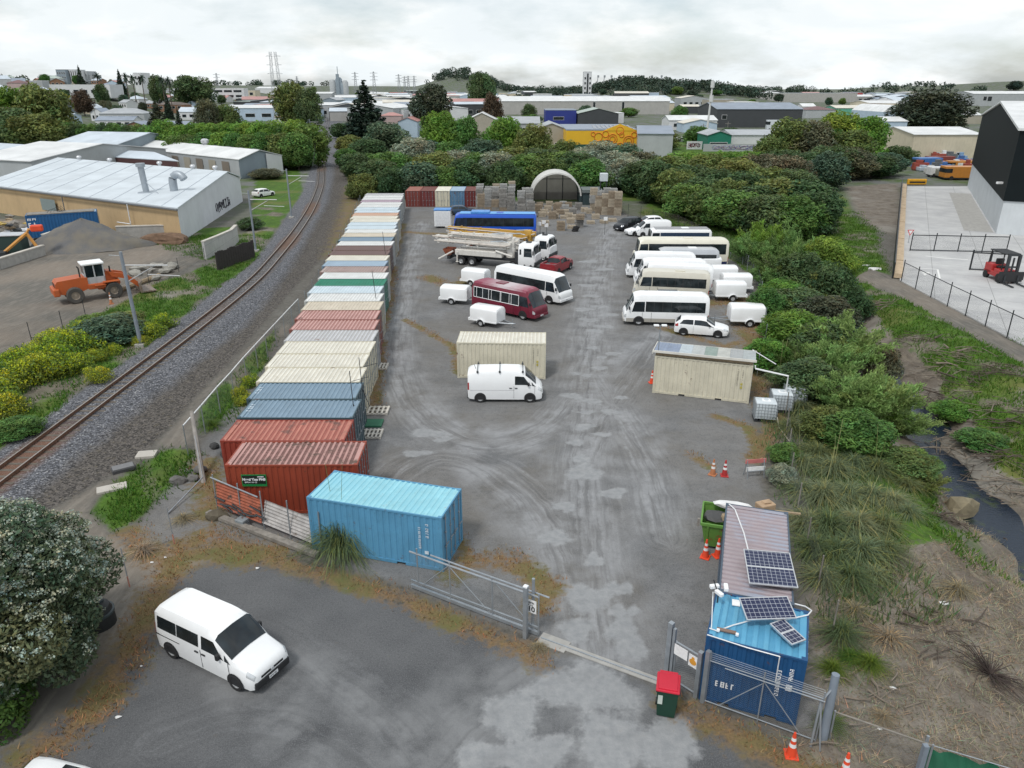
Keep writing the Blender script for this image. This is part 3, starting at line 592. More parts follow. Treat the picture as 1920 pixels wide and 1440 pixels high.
hutc=dup(proto,(12.45,44.75,0),R(-17.6),'cream container with a panelled lean roof by the water tanks',group='loose containers in the yard',mats=CM['cream'])
solc=dup(proto,(9.15,23.2,0),R(-107.4),'dark container with worn purple-grey roof beside the green skip',group='loose containers in the yard',mats=CM['purple'])
small=container('shipping_container','dark blue half-length container with patchy blue roof at the gate',L=2.99,mats=CM['cyan2'],group='loose containers in the yard',nrib=.36)
small.location=(7.95,19.05,0);small.rotation_euler=(0,0,R(-21.5))
SIGNG=plain('sign_green',(.015,.2,.055),.4);SIGNB=plain('sign_black',(.012,.02,.016),.4);MWHITE=plain('mark_white',(.78,.8,.82),.5);SIGNW=plain('sign_white',(.8,.8,.8),.4)
b=MB();b.box(-2.34,-1.2,-1.262,-1.225,1.5,2.1);s=b.build('sign_board',SIGNG,proto,label='black and green sign with white lettering')
b=MB();b.box(-2.3,-1.24,-1.269,-1.263,1.63,2.06);b.build('sign_panel',SIGNB,s)
text_mesh('Need You PNS',.17,MWHITE,s,FACE(-1.77,-1.272,1.86),bold=.008);b=MB();strokes(b,Matrix.Translation((-2.2,-1.273,1.68)),7,.07,.06,5);b.box(-1.6,-1.3,-1.273,-1.27,1.98,2.02);b.build('small_print',MWHITE,s)
WN=plain('container_mark_white',(.6,.68,.74),.6)
VM=lambda x,z,yy=-1.232,rot=90:Matrix.Translation((x,yy,z))@Matrix.Rotation(R(rot),4,'Y')
b=MB();strokes(b,VM(2.0,2.0),11,.1,.07,3);strokes(b,VM(2.32,2.2),5,.13,.09,9);b.box(2.25,2.42,-1.236,-1.226,.75,.9);b.build('stencil_marks',WN,blue)
DK=plain('container_mark_dark',(.2,.19,.16),.6);YM=plain('mark_yellow',(.5,.43,.08),.6)
for c in(midc,hutc):
 b=MB();strokes(b,VM(2.15,2.25),15,.07,.055,4);strokes(b,VM(2.45,2.2),6,.06,.05,6);b.build('stencil_marks',DK,c)
 b=MB()
 for z in(1.2,.98):b.box(2.4,2.52,-1.236,-1.226,z,z+.14)
 b.build('warning_stickers',YM,c)
b=MB();strokes(b,VM(.72,2.0),9,.12,.085,13);strokes(b,VM(1.06,2.15),4,.12,.09,17);b.box(1.02,1.2,-1.236,-1.226,1.3,1.52);strokes(b,Matrix.Translation((-1.05,-1.236,.75)),4,.22,.12,21);b.build('stencil_marks',MWHITE,small)
b=MB()
for x,y0 in((-2.55,-.2),):
 pass
for c in row[:2]:
 b=MB();strokes(b,Matrix.Translation((-2.62,-.35,2.572))@rotz(R(90))@Matrix.Rotation(R(-90),4,'X'),4,.22,.14,8);b.build('roof_marks',WN,c)
# ================================================================ VEHICLES
class Veh:
 def __init__(s,name,label,cat,st,mat,group=None,smooth=38):
  s.st=sorted(st,key=lambda q:q[0]);s.root=thing(name,label,cat,group=group);s.mat=mat
  b=MB();vs=[];n=11
  for q in s.st:vs+=[s.ring(q,k)for k in range(n)]
  fs=[(i*n+k,i*n+k+1,(i+1)*n+k+1,(i+1)*n+k)for i in range(len(s.st)-1)for k in range(n-1)]
  fs+=[((i)*n,(i+1)*n,(i+1)*n+n-1,i*n+n-1)for i in range(len(s.st)-1)]
  fs+=[tuple(range(n)),tuple((len(s.st)-1)*n+k for k in range(n))]
  b.add(vs,fs);s.body=b.build('body',mat,s.root,smooth=smooth)
 def half(s,q,t):
  x,z0,zb,zt,zr,w0,wm,wb,wt,wr=q
  P=[(w0,z0),(wm,z0+.4*(zb-z0)),(wb,zb),(wt,zt),(wr,zr-.035*(wr>.5)),(0,zr)]
  i=min(int(t),4);f=t-i
  return P[i][0]*(1-f)+P[i+1][0]*f,P[i][1]*(1-f)+P[i+1][1]*f
 def ring(s,q,k):
  t=k if k<=5 else 10-k;y,z=s.half(q,t);return Vector((q[0],-y if k<=5 else y,z))
 def S(s,x,t,side):
  x=min(max(x,s.st[0][0]),s.st[-1][0])
  for a,b in zip(s.st[:-1],s.st[1:]):
   if x<=b[0]:break
  f=0 if b[0]==a[0]else(x-a[0])/(b[0]-a[0]);q=[u*(1-f)+v*f for u,v in zip(a,b)]
  y,z=s.half(q,t);return Vector((x,side*y,z))
 def grid(s,pts,nm,mat,eps=.012,parent=None,th=0.0):
  n,m=len(pts),len(pts[0]);C=s.ctr()
  out_=[]
  for i in range(n):
   for j in range(m):
    a=pts[min(i+1,n-1)][j]-pts[max(i-1,0)][j];b=pts[i][min(j+1,m-1)]-pts[i][max(j-1,0)]
    nn=a.cross(b);nn=nn.normalized()if nn.length>1e-9 else Vector((0,0,1))
    c=Vector((C.x if abs(nn.x)>.35 else pts[i][j].x,0,C.z))
    if nn.dot(pts[i][j]-c)<0:nn=-nn
    out_.append(pts[i][j]+nn*eps)
  b=MB();b.add(out_,[(i*m+j,i*m+j+1,(i+1)*m+j+1,(i+1)*m+j)for i in range(n-1)for j in range(m-1)])
  return b.build(nm,mat,parent or s.root,smooth=50)
 def ctr(s):
  xs=[q[0]for q in s.st];return Vector(((xs[0]+xs[-1])/2,0,.9))
 def win(s,nm,mat,side,x0,x1,t0=2.08,t1=2.94,x0t=None,x1t=None,eps=.012,nx=None,parent=None):
  x0t=x0 if x0t is None else x0t;x1t=x1 if x1t is None else x1t
  us=[i/8 for i in range(9)];tt=[t0+(t1-t0)*j/3 for j in range(4)]
  if x0t==x0 and x1t==x1:us=sorted(set([0,1]+[(q[0]-x0)/(x1-x0)for q in s.st if x0<q[0]<x1]))
  return s.grid([[s.S((x0+(x0t-x0)*(t-t0)/(t1-t0))*(1-u)+(x1+(x1t-x1)*(t-t0)/(t1-t0))*u,t,side)for t in tt]for u in us],nm,mat,eps,parent)
 def screen(s,nm,mat,x0,x1,t0,eps=.012,parent=None):
  xs=sorted([x0,x1]+[q[0]for q in s.st if x0<q[0]<x1]);tt=[t for t in(t0,3.0,3.5,4.0,4.5,5.0)if t>=t0-1e-6]
  seq_=[(t,-1)for t in tt]+[(t,1)for t in tt[::-1][1:]]
  return s.grid([[s.S(x,t,sd)for t,sd in seq_]for x in xs],nm,mat,eps,parent)
 def wheel(s,x,r,hw,w=.2,sides=(-1,1),rim=RIM,dbl=False):
  for sd in sides:
   a=MB();a.lathe([(r*1.2,.0),(r*1.2,.012),(0,.012)],20,(x,0,r),'y')
   a.v=[(p[0],sd*(hw+.004+p[1]),max(p[2],s.st[len(s.st)//2][1]+.01))for p in a.v];a.build('wheel_arch',BLACK,s.root)
   a=MB();y0=hw-w+.035
   a.lathe([(r*.6,w*.1),(r*.92,0),(r,w*.12),(r,w*.88),(r*.92,w),(r*.62,w*.97),(r*.6,w*.85)],20,(0,0,0),'y')
   a.v=[(x+p[0],sd*(y0+p[1]),r+p[2])for p in a.v];wl=a.build('wheel',TYRE,s.root,smooth=40)
   a=MB();a.lathe([(r*.62,w*.9),(r*.5,w*.8),(r*.2,w*.86),(0,w*.88)],14,(0,0,0),'y')
   for k in range(6):
    q=k*math.pi/3;a.box(r*.25,r*.56,-.025,.025,w*.82,w*.89,Matrix(((math.cos(q),-math.sin(q),0,0),(0,0,1,0),(math.sin(q),math.cos(q),0,0),(0,0,0,1))))
   a.v=[(x+p[0],sd*(y0+p[1]),r+p[2])for p in a.v];a.build('rim',rim,wl,smooth=40)
 def mirrors(s,x,y,z,sz=.16,arm=.1):
  for sd in(-1,1):
   b=MB();b.bevbox(x-.06,x+.06,min(sd*(y+arm),sd*(y+arm+sz*.8)),max(sd*(y+arm),sd*(y+arm+sz*.8)),z,z+sz*1.3,.02);b.tube([(x,sd*(y-.05),z+.05),(x,sd*(y+arm+.03),z+.08)],.02,5)
   b.build('mirror',BLACK,s.root)
 def plate(s,x,z,n,sd=1):
  b=MB();b.box(x-.006,x+.006,-.19,.19,z,z+.12);o=b.build('number_plate',MWHITE,s.root);k=MB();strokes(k,Matrix.Translation((x+.007*n,-.16,z+.03))@rotz(R(90)),6,.06,.035,int(abs(x)*100));k.build('plate_marks',BLACK,o)
def bus(name,label,cat,L,Wd,Hh,mat,mull=6,group=None,belt=1.15,top=2.12,skirt=None,frames=None,flat=False,r=.38,axles=None,glass=GLASS,rails=True):
 h=L/2;w=Wd/2;z0=.32
 f=.1 if flat else.42
 st=[(h,z0+.15,belt-.28,belt-.2,belt-.16,w*.84,w*.9,w*.86,w*.8,w*.6),(h-.09,z0+.03,belt-.1,belt-.02,belt+.02,w*.93,w*.97,w*.94,w*.88,w*.7),(h-.22,z0,belt-.02,belt+.06,belt+.1,w*.97,w,w*.98,w*.92,w*.75),(h-.3-f,z0,belt,top-.08,Hh-.22,w*.98,w,w*.985,w*.92,w*.72),(h-.5-f,z0,belt,top-.02,Hh-.1,w*.98,w,w*.985,w*.925,w*.74),(h-.95-f,z0,belt,top,Hh,w*.98,w,w*.985,w*.93,w*.76),(-h+.5,z0,belt,top,Hh,w*.98,w,w*.985,w*.93,w*.76),(-h+.15,z0+.02,belt,top-.02,Hh-.06,w*.97,w*.985,w*.97,w*.91,w*.72),(-h,z0+.08,belt,top-.08,Hh-.22,w*.9,w*.94,w*.92,w*.86,w*.6)]
 v=Veh(name,label,cat,st,mat,group);xw=h-.32-f
 v.screen('windscreen',GLASS_G,h-.36-f*.96,h-.2,3.08)
 for sd in(-1,1):
  v.win('driver_window',GLASS_G,sd,xw-.95,xw+.1,2.05,2.93,xw-.95,xw-.12)
  sw=v.win('side_window',glass,sd,-h+.32,xw-1.02,2.06,2.95)
  b=MB();n=mull;wd=.022
  for k in range(1,n):
   xx=-h+.32+(xw-1.02+h-.32)*k/n;a=v.S(xx,2.06,sd);c=v.S(xx,2.95,sd)
   b.box(xx-wd,xx+wd,min(a.y,c.y)-.02+(.02 if sd>0 else 0),max(a.y,c.y)+(.016 if sd>0 else 0),a.z,c.z)if 0 else b.add([a+Vector((-wd,sd*.016,0)),a+Vector((wd,sd*.016,0)),c+Vector((wd,sd*.016,0)),c+Vector((-wd,sd*.016,0))],[(0,1,2,3)])
  b.build('window_bar',frames or BLACK,sw)
  if frames:
   b=MB()
   for t in(2.03,2.97):
    a=v.S(-h+.28,t,sd);c=v.S(xw-.98,t,sd);b.tube([a+Vector((0,sd*.012,0)),c+Vector((0,sd*.012,0))],.03,4)
   for xx in(-h+.28,xw-.98,-h+.62,-h+.62+(L-2.9)/3,-h+.62+2*(L-2.9)/3,-h+.62+.94*(L-2.9)):
    a=v.S(xx,2.03,sd);c=v.S(xx,2.97,sd);b.tube([a+Vector((0,sd*.016,0)),c+Vector((0,sd*.016,0))],.032,4)
   b.build('window_frame',frames,sw)
  b=MB()
  a=v.S(h-.05,1.35,sd)
  hl=v.win('headlight',CHROME,sd,h-.2,h-.01,1.15,1.75)
  v.win('tail_light',RED_L,sd,-h+.005,-h+.06,.9,1.7)
  if skirt:v.win('skirt',skirt,sd,-h+.1,h-.2,.02,.98,eps=.008)
  b=MB()
  for xx in(h-1.1-f,h-1.85-f):b.box(xx-.008,xx+.008,sd*w-.012,sd*w+.012,z0+.05,belt)
  b.build('door_gap',BLACK,v.root)
 b=MB();b.bevbox(h-.14,h+.05,-w*.93,w*.93,z0+.0,z0+.25,.04);b.build('front_bumper',skirt or mat,v.root)
 b=MB();b.bevbox(-h-.06,-h+.1,-w*.92,w*.92,z0+.02,z0+.24,.03);b.build('rear_bumper',skirt or mat,v.root)
 b=MB();rw=v.S(-h,2.1,1);b.box(-h-.014,-h-.002,-w*.72,w*.72,belt+.12,top-.12);b.build('rear_window',GLASS,v.root)
 for x in(axles or(h-1.25,-h+1.75)):v.wheel(x,r,w,.24)
 v.mirrors(h-.42,w*.93,belt+.25,.2,.1);v.plate(h+.055,z0+.07,1)
 b=MB();b.bevbox(-1.2,-.3,-.4,.4,Hh-.03,Hh+.07,.03);b.build('roof_vent',mat,v.root)
 return v
SK=paint('beige_skirt',(.42,.4,.36),.35,.05);MAR=paint('maroon_paint',(.155,.012,.03),.3,.1,.8,dirt=.1,dcol=(.28,.16,.17));BEI=paint('pale_beige_paint',(.6,.57,.49),.35,.05)
BUSBLUE=paint('bright_blue_paint',(.01,.085,.5),.3,.06,1);CRM=paint('coach_cream',(.72,.69,.58),.35,.05,dirt=.08);SILV=paint('silver_paint',(.5,.52,.55),.3,.05,metal=.2)
DBLUE=plain('coach_navy',(.02,.03,.1),.35);GREYROOF=plain('grey_roof',(.3,.3,.31),.6)
LG='minibuses parked along the right side of the yard'
bA=bus('minibus','white minibus with silver-beige skirt, nearest of the buses along the right side','bus',6.99,2.08,2.6,WHITE,7,LG,skirt=SK);wb_root=bA.root
wb_root.location=(12.95,60.0,0);wb_root.rotation_euler=(0,0,R(175))
bB=dup(wb_root,(15.1,68.3,0),R(169),'beige minibus between the two white ones nearest the lattice of trailers',LG,mats={'body':BEI,'front_bumper':BEI,'rear_bumper':BEI,'roof_vent':BEI})
bB['label']='pale beige minibus, second from the nearest in the right-hand row'
def whitebus(x,y,a,lb):return dup(wb_root,(x,y,0),R(a),lb,LG,mats={'skirt':WHITE,'front_bumper':WHITE,'rear_bumper':WHITE})
whitebus(16.1,71.0,168,'all-white minibus set back directly behind the beige one')
whitebus(15.95,73.2,174,'all-white minibus with its nose sticking out left of its neighbours')
whitebus(15.6,76.4,174.5,'white minibus mostly hidden, only its long white roof showing')
bG=dup(wb_root,(18.6,78.6,0),R(179),'silver-white bus with a dark window band beside the cream coach',LG,mats={'body':SILV,'skirt':SILV})
bH=bus('coach','tall cream coach with navy skirt behind the minibuses on the right','bus',10.2,2.45,3.15,CRM,6,None,belt=1.5,top=2.75,skirt=DBLUE,flat=True,r=.45);bH.root.location=(18.7,81.4,0);bH.root.rotation_euler=(0,0,R(178.5))
bI=bus('bus','bus with grey roof and dark navy side, farthest of the right-hand buses','bus',7.6,2.3,2.85,WHITE,1,None,belt=1.05,top=2.55,glass=plain('navy_glass',(.03,.055,.1),.2),flat=True,r=.42);bI.root.location=(20.1,89.2,0);bI.root.rotation_euler=(0,0,R(180))
b=MB();b.box(-3.5,2.9,-.8,.8,2.82,2.875);b.build('roof_panel',GREYROOF,bI.root)
bC=bus('minibus','white minibus parked askew beside the maroon one in mid-yard','bus',8.0,2.1,2.65,WHITE,3,None);bC.root.location=(1.95,68.3,0);bC.root.rotation_euler=(0,0,R(-39.5))
bM=bus('minibus','maroon minibus with white-framed windows and pink-faded roof','bus',7.1,2.05,2.6,MAR,5,None,frames=WHITE);bM.root.location=(-.25,62.95,0);bM.root.rotation_euler=(0,0,R(-38.5))
fr=NT('faded_roof');c_=fr.coord(False);sp_=fr.n('ShaderNodeSeparateXYZ');fr.l(c_,sp_.inputs[0]);fx=fr.math('ADD',fr.math('ABSOLUTE',sp_.outputs[0]),fr.math('MULTIPLY',fr.noise(c_,1.2,4),2.2))
FADED=fr.out(fr.mix(fr.ramp(fx,1.4,3.6),(.5,.43,.45),(.25,.04,.075)),.45)
bM.screen('roof_skin',FADED,-3.3,2.5,3.6,.006)
bU=bus('bus','long bright blue city bus parked across the yard behind the boom trucks','bus',11.2,2.5,3.05,BUSBLUE,7,None,belt=1.35,top=2.6,flat=True,r=.48);bU.root.location=(-2.35,99.6,0);bU.root.rotation_euler=(0,0,R(177.7))
b=MB();b.bevbox(.6,3.1,-.9,.9,3.02,3.3,.08);b.build('roof_unit',paint('sky_blue_unit',(.07,.25,.6),.4),bU.root);b=MB();b.box(3.55,5.0,1.262,1.275,.42,2.5);b.build('folding_door',glass_dark('door_glass',(.012,.02,.035),.15),bU.root)
b=MB();b.box(-5.45,4.6,-1.0,1.0,3.04,3.058);b.build('roof_panel',paint('light_blue_roof',(.11,.35,.72),.45,.08),bU.root)
def van(name,label,L,Wd,Hh,mat,hood,side_glass,group=None,high=False):
 h=L/2;w=Wd/2;cw=h-hood;bl=Hh*.54
 st=[(h,.34,Hh*.31,Hh*.34,Hh*.36,w*.72,w*.78,w*.74,w*.64,w*.4),(h-.06,.26,Hh*.37,Hh*.41,Hh*.435,w*.86,w*.9,w*.85,w*.75,w*.5),(h-.2,.22,Hh*.43,Hh*.47,Hh*.5,w*.94,w*.97,w*.92,w*.82,w*.58),(cw,.2,Hh*.5,Hh*.565,Hh*.6,w*.97,w,w*.97,w*.87,w*.66),(cw-.34,.2,Hh*.53,Hh*.72,Hh*.79,w*.97,w,w*.985,w*.89,w*.68),(cw-.72,.2,bl,Hh*.86,Hh*.95,w*.97,w,w*.985,w*.86,w*.7),(cw-1.1,.2,bl,Hh*.88,Hh*.99,w*.97,w,w*.985,w*.87,w*.72),(0,.2,bl,Hh*.885,Hh,w*.97,w,w*.985,w*.87,w*.72),(-h+.4,.22,bl,Hh*.885,Hh*.985,w*.97,w,w*.98,w*.87,w*.71),(-h+.12,.26,bl,Hh*.87,Hh*.955,w*.95,w*.975,w*.955,w*.85,w*.66),(-h,.34,bl,Hh*.84,Hh*.9,w*.88,w*.91,w*.89,w*.79,w*.5)]
 v=Veh(name,label,'van',st,mat,group)
 v.screen('windscreen',GLASS_G,cw-.7,cw-.03,3.08)
 for sd in(-1,1):
  v.win('front_door_window',GLASS,sd,cw-1.35,cw-.3,2.1,2.86,cw-1.35,cw-.78)
  q=v.win('quarter_window',GLASS,sd,cw-.27,cw-.02,2.12,2.7,cw-.3,cw-.28)
  if side_glass:
   L0=-h+.22;L1=cw-1.5;mid=(L0+L1)/2-.05
   v.win('side_window',GLASS,sd,L0,mid-.02,2.12,2.84);v.win('side_window',GLASS,sd,mid+.02,L1,2.12,2.84)
   b=MB();b.box(-h+.1,mid+.1,sd*w*.985-.012,sd*w*.985+.012,Hh*.43,Hh*.445);b.build('door_rail',BLACK,v.root)
  else:
   b=MB();b.box(-h+.15,cw-1.4,sd*w*.99-.01,sd*w*.99+.008,Hh*.4,Hh*.41);b.build('side_crease',plain('crease_grey',(.5,.5,.52)),v.root)
  v.win('headlight',CHROME,sd,h-.3,h-.05,1.75,2.9);v.win('tail_light',RED_L,sd,-h+.003,-h+.09,1.45,2.3)
  b=MB()
  for xx in(cw-1.42,cw-.1):b.box(xx-.006,xx+.006,sd*w-.012,sd*w+.006,.3,bl)
  b.build('door_gap',plain('gap_grey',(.2,.2,.21)),v.root)
  b=MB()
  for xx in(cw-1.28,cw-1.62):b.bevbox(xx-.09,xx+.09,sd*w-.03,sd*w+.025,bl-.17,bl-.12,.015)
  b.build('door_handle',BLACK,v.root)
 b=MB();b.bevbox(h-.2,h+.03,-w*.86,w*.86,.22,Hh*.28,.06);b.build('front_bumper',BLACK,v.root)
 b=MB();b.box(h-.12,h+.012,-w*.55,w*.55,Hh*.3,Hh*.345);b.build('grille',BLACK,v.root);b=MB();b.lathe([(.075,0),(.06,.02),(0,.022)],12,(h+.012,0,Hh*.33),'x');b.build('badge',CHROME,v.root)
 b=MB();b.bevbox(-h-.05,-h+.08,-w*.88,w*.88,.25,.5,.04);b.build('rear_bumper',BLACK,v.root);b=MB();b.box(-h-.012,-h,-w*.62,w*.62,bl+.05,Hh*.8);b.build('rear_window',GLASS,v.root)
 for x in(h-.82,-h+.78):v.wheel(x,.31,w,.19)
 v.mirrors(cw-.5,w*.94,bl+.02,.17,.03);v.plate(h+.034,Hh*.17,1)
 return v
nv=van('van','white passenger van parked on the dark forecourt outside the gate',4.75,1.75,1.9,WHITE,.95,True)
nv.root.location=(-10.1,20.35,0);nv.root.rotation_euler=(0,0,R(-28.5))
hi=van('cargo_van','white cargo van with roof racks parked in front of the cream container',4.75,1.75,2.1,WHITE,.42,False)
hi.root.location=(-.42,43.75,0);hi.root.rotation_euler=(0,0,R(0))
b=MB()
for x in(-1.75,-.35,1.1):
 b.tube([(x,-.82,1.98),(x,-.7,2.2),(x,.7,2.2),(x,.82,1.98)],.022,6);b.bevbox(x-.06,x+.06,-.78,-.68,1.98,2.1,.015);b.bevbox(x-.06,x+.06,.68,.78,1.98,2.1,.015)
b.tube([(-1.85,-.6,2.2),(-1.95,-.6,2.5)],.015,5);b.build('roof_rack',STEEL_D,hi.root)
b=MB();b.box(1.02,1.14,-.84,-.83,1.42,1.55);
v2=dup(hi.root,(18.9,99.6,0),R(188),'white van at the far end of the right-hand row',mats=None)
for c in kids(v2):
 if c.name.startswith('roof_rack'):bpy.data.objects.remove(c)
def car(name,label,cat,L,Wd,Hh,mat,hood,boot,group=None,r=.31,roof=None):
 h=L/2;w=Wd/2;cw=h-hood;re=-h+boot;bl=Hh*.6
 st=[(h,.32,Hh*.38,Hh*.42,Hh*.44,w*.66,w*.72,w*.68,w*.6,w*.4),(h-.12,.22,Hh*.43,Hh*.47,Hh*.49,w*.86,w*.9,w*.84,w*.74,w*.5),(h-.4,.2,Hh*.48,Hh*.52,Hh*.545,w*.95,w*.98,w*.92,w*.8,w*.56),(cw,.2,Hh*.55,Hh*.6,Hh*.625,w*.96,w,w*.95,w*.83,w*.6),(cw-.8,.2,Hh*.58,Hh*.88,Hh*.955,w*.96,w,w*.96,w*.74,w*.56),(cw-1.2,.2,bl,Hh*.92,Hh,w*.96,w,w*.96,w*.74,w*.58),(re+.75,.2,bl*1.02,Hh*.92,Hh*.98,w*.96,w,w*.96,w*.74,w*.56),(re+.3,.24,bl*1.03,Hh*.87,Hh*.93,w*.95,w*.985,w*.94,w*.73,w*.52),(re-.12,.26,Hh*.62,Hh*.67,Hh*.69,w*.92,w*.95,w*.9,w*.76,w*.5)]
 if boot>.4:st.append((-h+.02,.28,Hh*.6,Hh*.63,Hh*.65,w*.86,w*.9,w*.84,w*.7,w*.45))
 else:st.append((-h,.34,Hh*.5,Hh*.55,Hh*.57,w*.84,w*.88,w*.84,w*.7,w*.45))
 v=Veh(name,label,cat,st,mat,group)
 v.screen('windscreen',GLASS,cw-.76,cw-.08,3.1);v.screen('rear_window',GLASS,re-.08,re+.27,3.15)
 m=(cw-.9+re+.5)/2
 for sd in(-1,1):
  v.win('front_door_window',GLASS,sd,m+.04,cw-.12,2.1,2.9,m+.04,cw-.72);v.win('rear_door_window',GLASS,sd,re+.22,m-.04,2.12,2.9,re+.5,m-.04)
  v.win('headlight',CHROME,sd,h-.42,h-.06,1.75,2.9);v.win('tail_light',RED_L,sd,re-.12,re+.12,1.6,2.5)
  b=MB()
  for xx in(cw-.15,m,re+.35):b.box(xx-.005,xx+.005,sd*w-.015,sd*w+.004,.3,bl)
  b.build('door_gap',plain('gap_grey',(.2,.2,.21)),v.root)
 for x in(h-.82,-h+.75):v.wheel(x,r,w,.2)
 v.mirrors(cw-.5,w*.95,bl+.02,.13,.03);v.plate(h+.008,.3,1)
 b=MB();b.box(h-.1,h+.006,-w*.5,w*.5,Hh*.2,Hh*.3);b.build('grille',BLACK,v.root)
 return v
ht=car('hatchback','white five-door hatchback facing the bushes behind the panel-roofed container','car',4.25,1.74,1.48,WHITE,1.02,.18);ht.root.location=(15.35,56.95,0);ht.root.rotation_euler=(0,0,R(-14.5))
wg=dup(ht.root,(13.4,64.0,0),R(176),'white car wedged between the white and beige minibuses, only its roof showing',scale=(1.07,1,1.16))
b=MB();b.bevbox(-1.3,.3,-.5,.5,1.46,1.5,.015);b.build('sunroof',GLASS,wg)
dup(ht.root,(17.5,100.4,0),R(200),'white saloon car facing the yard next to the black car',scale=(1.05,1,1))
suv=car('estate_car','black estate car backed against the rear fence near the tall pallet wall','car',4.6,1.85,1.72,plain('black_car_paint',(.015,.017,.022),.2),.95,.15,r=.36);suv.root.location=(16.3,104.3,0);suv.root.rotation_euler=(0,0,R(222))
dup(ht.root,(19.6,106.8,0),R(195),'white car half hidden behind the black estate car')
dk=car('saloon_car','dark blue saloon car beside the end containers and the pallet stacks','car',4.6,1.8,1.45,plain('navy_car_paint',(.03,.06,.11),.22),1.1,.6);dk.root.location=(-8.0,117.5,0);dk.root.rotation_euler=(0,0,R(8))
cf=dup(ht.root,(-11.75,14.1,0),R(-14),'white car cut off by the bottom edge in front of the van');b=MB();b.bevbox(-.55,.3,-.48,.48,1.455,1.5,.02);b.build('sunroof',GLASS,cf)
RED=paint('faded_red_paint',(.26,.022,.03),.3,.1,1)
pk=Veh('pickup_truck','red pickup truck with open tray parked beside the boom truck cabs','pickup',[(2.5,.4,.85,.9,.93,.68,.74,.7,.6,.4),(2.3,.34,.98,1.02,1.05,.84,.88,.82,.7,.5),(1.25,.32,1.05,1.1,1.13,.88,.9,.86,.76,.55),(.55,.32,1.06,1.55,1.66,.88,.9,.86,.68,.5),(.2,.32,1.06,1.6,1.72,.88,.9,.86,.68,.52),(-.75,.32,1.06,1.58,1.69,.88,.9,.86,.68,.5),(-.95,.32,1.04,1.1,1.12,.88,.9,.87,.86,.8),(-2.45,.36,1.02,1.07,1.08,.88,.9,.87,.86,.8),(-2.55,.42,.98,1.0,1.01,.86,.88,.86,.84,.7)],RED)
pk.screen('windscreen',GLASS,.58,1.18,3.1);pk.screen('rear_window',GLASS,-.94,-.77,3.2)
for sd in(-1,1):
 pk.win('front_door_window',GLASS,sd,-.1,1.1,2.1,2.9,-.1,.6);pk.win('rear_door_window',GLASS,sd,-.72,-.16,2.1,2.9);pk.win('tail_light',RED_L,sd,-2.54,-2.4,1.3,2.5);pk.win('headlight',CHROME,sd,2.2,2.45,1.6,2.7)
b=MB();b.box(-2.42,-1.02,-.72,.72,1.09,1.1);b.build('tray_liner',plain('tray_grey',(.12,.12,.125)),pk.root)
b=MB()
for y0,y1,x0,x1 in((-.86,-.74,-2.52,-.98),(.74,.86,-2.52,-.98),(-.74,.74,-2.52,-2.43)):b.box(x0,x1,y0,y1,1.05,1.3)
b.build('tray_side',RED,pk.root)
for x in(1.6,-1.5):pk.wheel(x,.36,.9,.24)
pk.mirrors(.85,.88,1.08,.15,.05);pk.root.location=(4.9,78.7,0);pk.root.rotation_euler=(0,0,R(62))
def trailer(label,grp):
 t=thing('box_trailer',label,'trailer',group=grp);b=MB()
 prof=[(-.76,.5),(.76,.5),(.77,1.4),(.72,1.52),(.6,1.6),(0,1.66),(-.6,1.6),(-.72,1.52),(-.77,1.4)]
 n=len(prof);vs=[]
 for x,k in((-1.35,.96),(-1.28,1.0),(1.0,1.0),(1.16,.97),(1.24,.86)):vs+=[(x,p[0]*(k if k>.9 else.95),.5+(p[1]-.5)*k)for p in prof]
 b.add(vs,[(i*n+j,i*n+(j+1)%n,(i+1)*n+(j+1)%n,(i+1)*n+j)for i in range(4)for j in range(n)]+[tuple(range(n)),tuple(4*n+j for j in range(n))]);b.build('box',WHITE,t,smooth=35)
 b=MB();b.box(-1.38,1.2,-.79,.79,.42,.52);b.box(-1.5,-1.36,-.8,.8,.4,.62);b.build('chassis',WHITE,t)
 b=MB();b.tube([(1.1,-.5,.46),(2.45,-.03,.44)],.04,5);b.tube([(1.1,.5,.46),(2.45,.03,.44)],.04,5);b.tube([(2.3,0,.44),(2.62,0,.46)],.05,6);b.tube([(2.3,.1,.1),(2.3,.1,.75)],.03,6);b.build('drawbar',GALV,t)
 for sd in(-1,1):
  a=MB();a.lathe([(.17,.02),(.27,0),(.29,.03),(.29,.15),(.27,.18),(.17,.17)],18,(0,0,0),'y');a.v=[(p[0]-.25,sd*(.72+p[1]),.29+p[2])for p in a.v];w=a.build('wheel',TYRE,t,smooth=40)
  a=MB();a.lathe([(.18,.16),(.08,.14),(0,.15)],12,(0,0,0),'y');a.v=[(p[0]-.25,sd*(.72+p[1]),.29+p[2])for p in a.v];a.build('rim',RIM,w)
  a=MB();pts=[(-.25+.36*math.cos(q),.3+.36*math.sin(q))for q in[math.pi*k/8 for k in range(9)]]
  for(x0,z0),(x1,z1)in zip(pts[:-1],pts[1:]):a.add([(x0,sd*.73,z0),(x1,sd*.73,z1),(x1,sd*.95,z1),(x0,sd*.95,z0),(x0*1.0-.01,sd*.73,z0+.02),(x1,sd*.73,z1+.02),(x1,sd*.95,z1+.02),(x0,sd*.95,z0+.02)],[(0,1,2,3),(4,5,6,7),(3,2,6,7)])
  a.build('mudguard',WHITE,t);a=MB();a.box(-1.51,-1.5,sd*.68-.09,sd*.68+.09,.44,.56);a.build('tail_light',RED_L,t)
 b=MB();b.bevbox(-1.37,-1.34,-.05,.05,.95,1.1,.01);b.build('latch',STEEL_D,t)
 return t
TG='covered white trailers'
t1=trailer('white covered trailer with drawbar, alone in front of the maroon minibus',TG);t1 .location=(-2.0,59.45,0);t1 .rotation_euler=(0,0,R(-29))
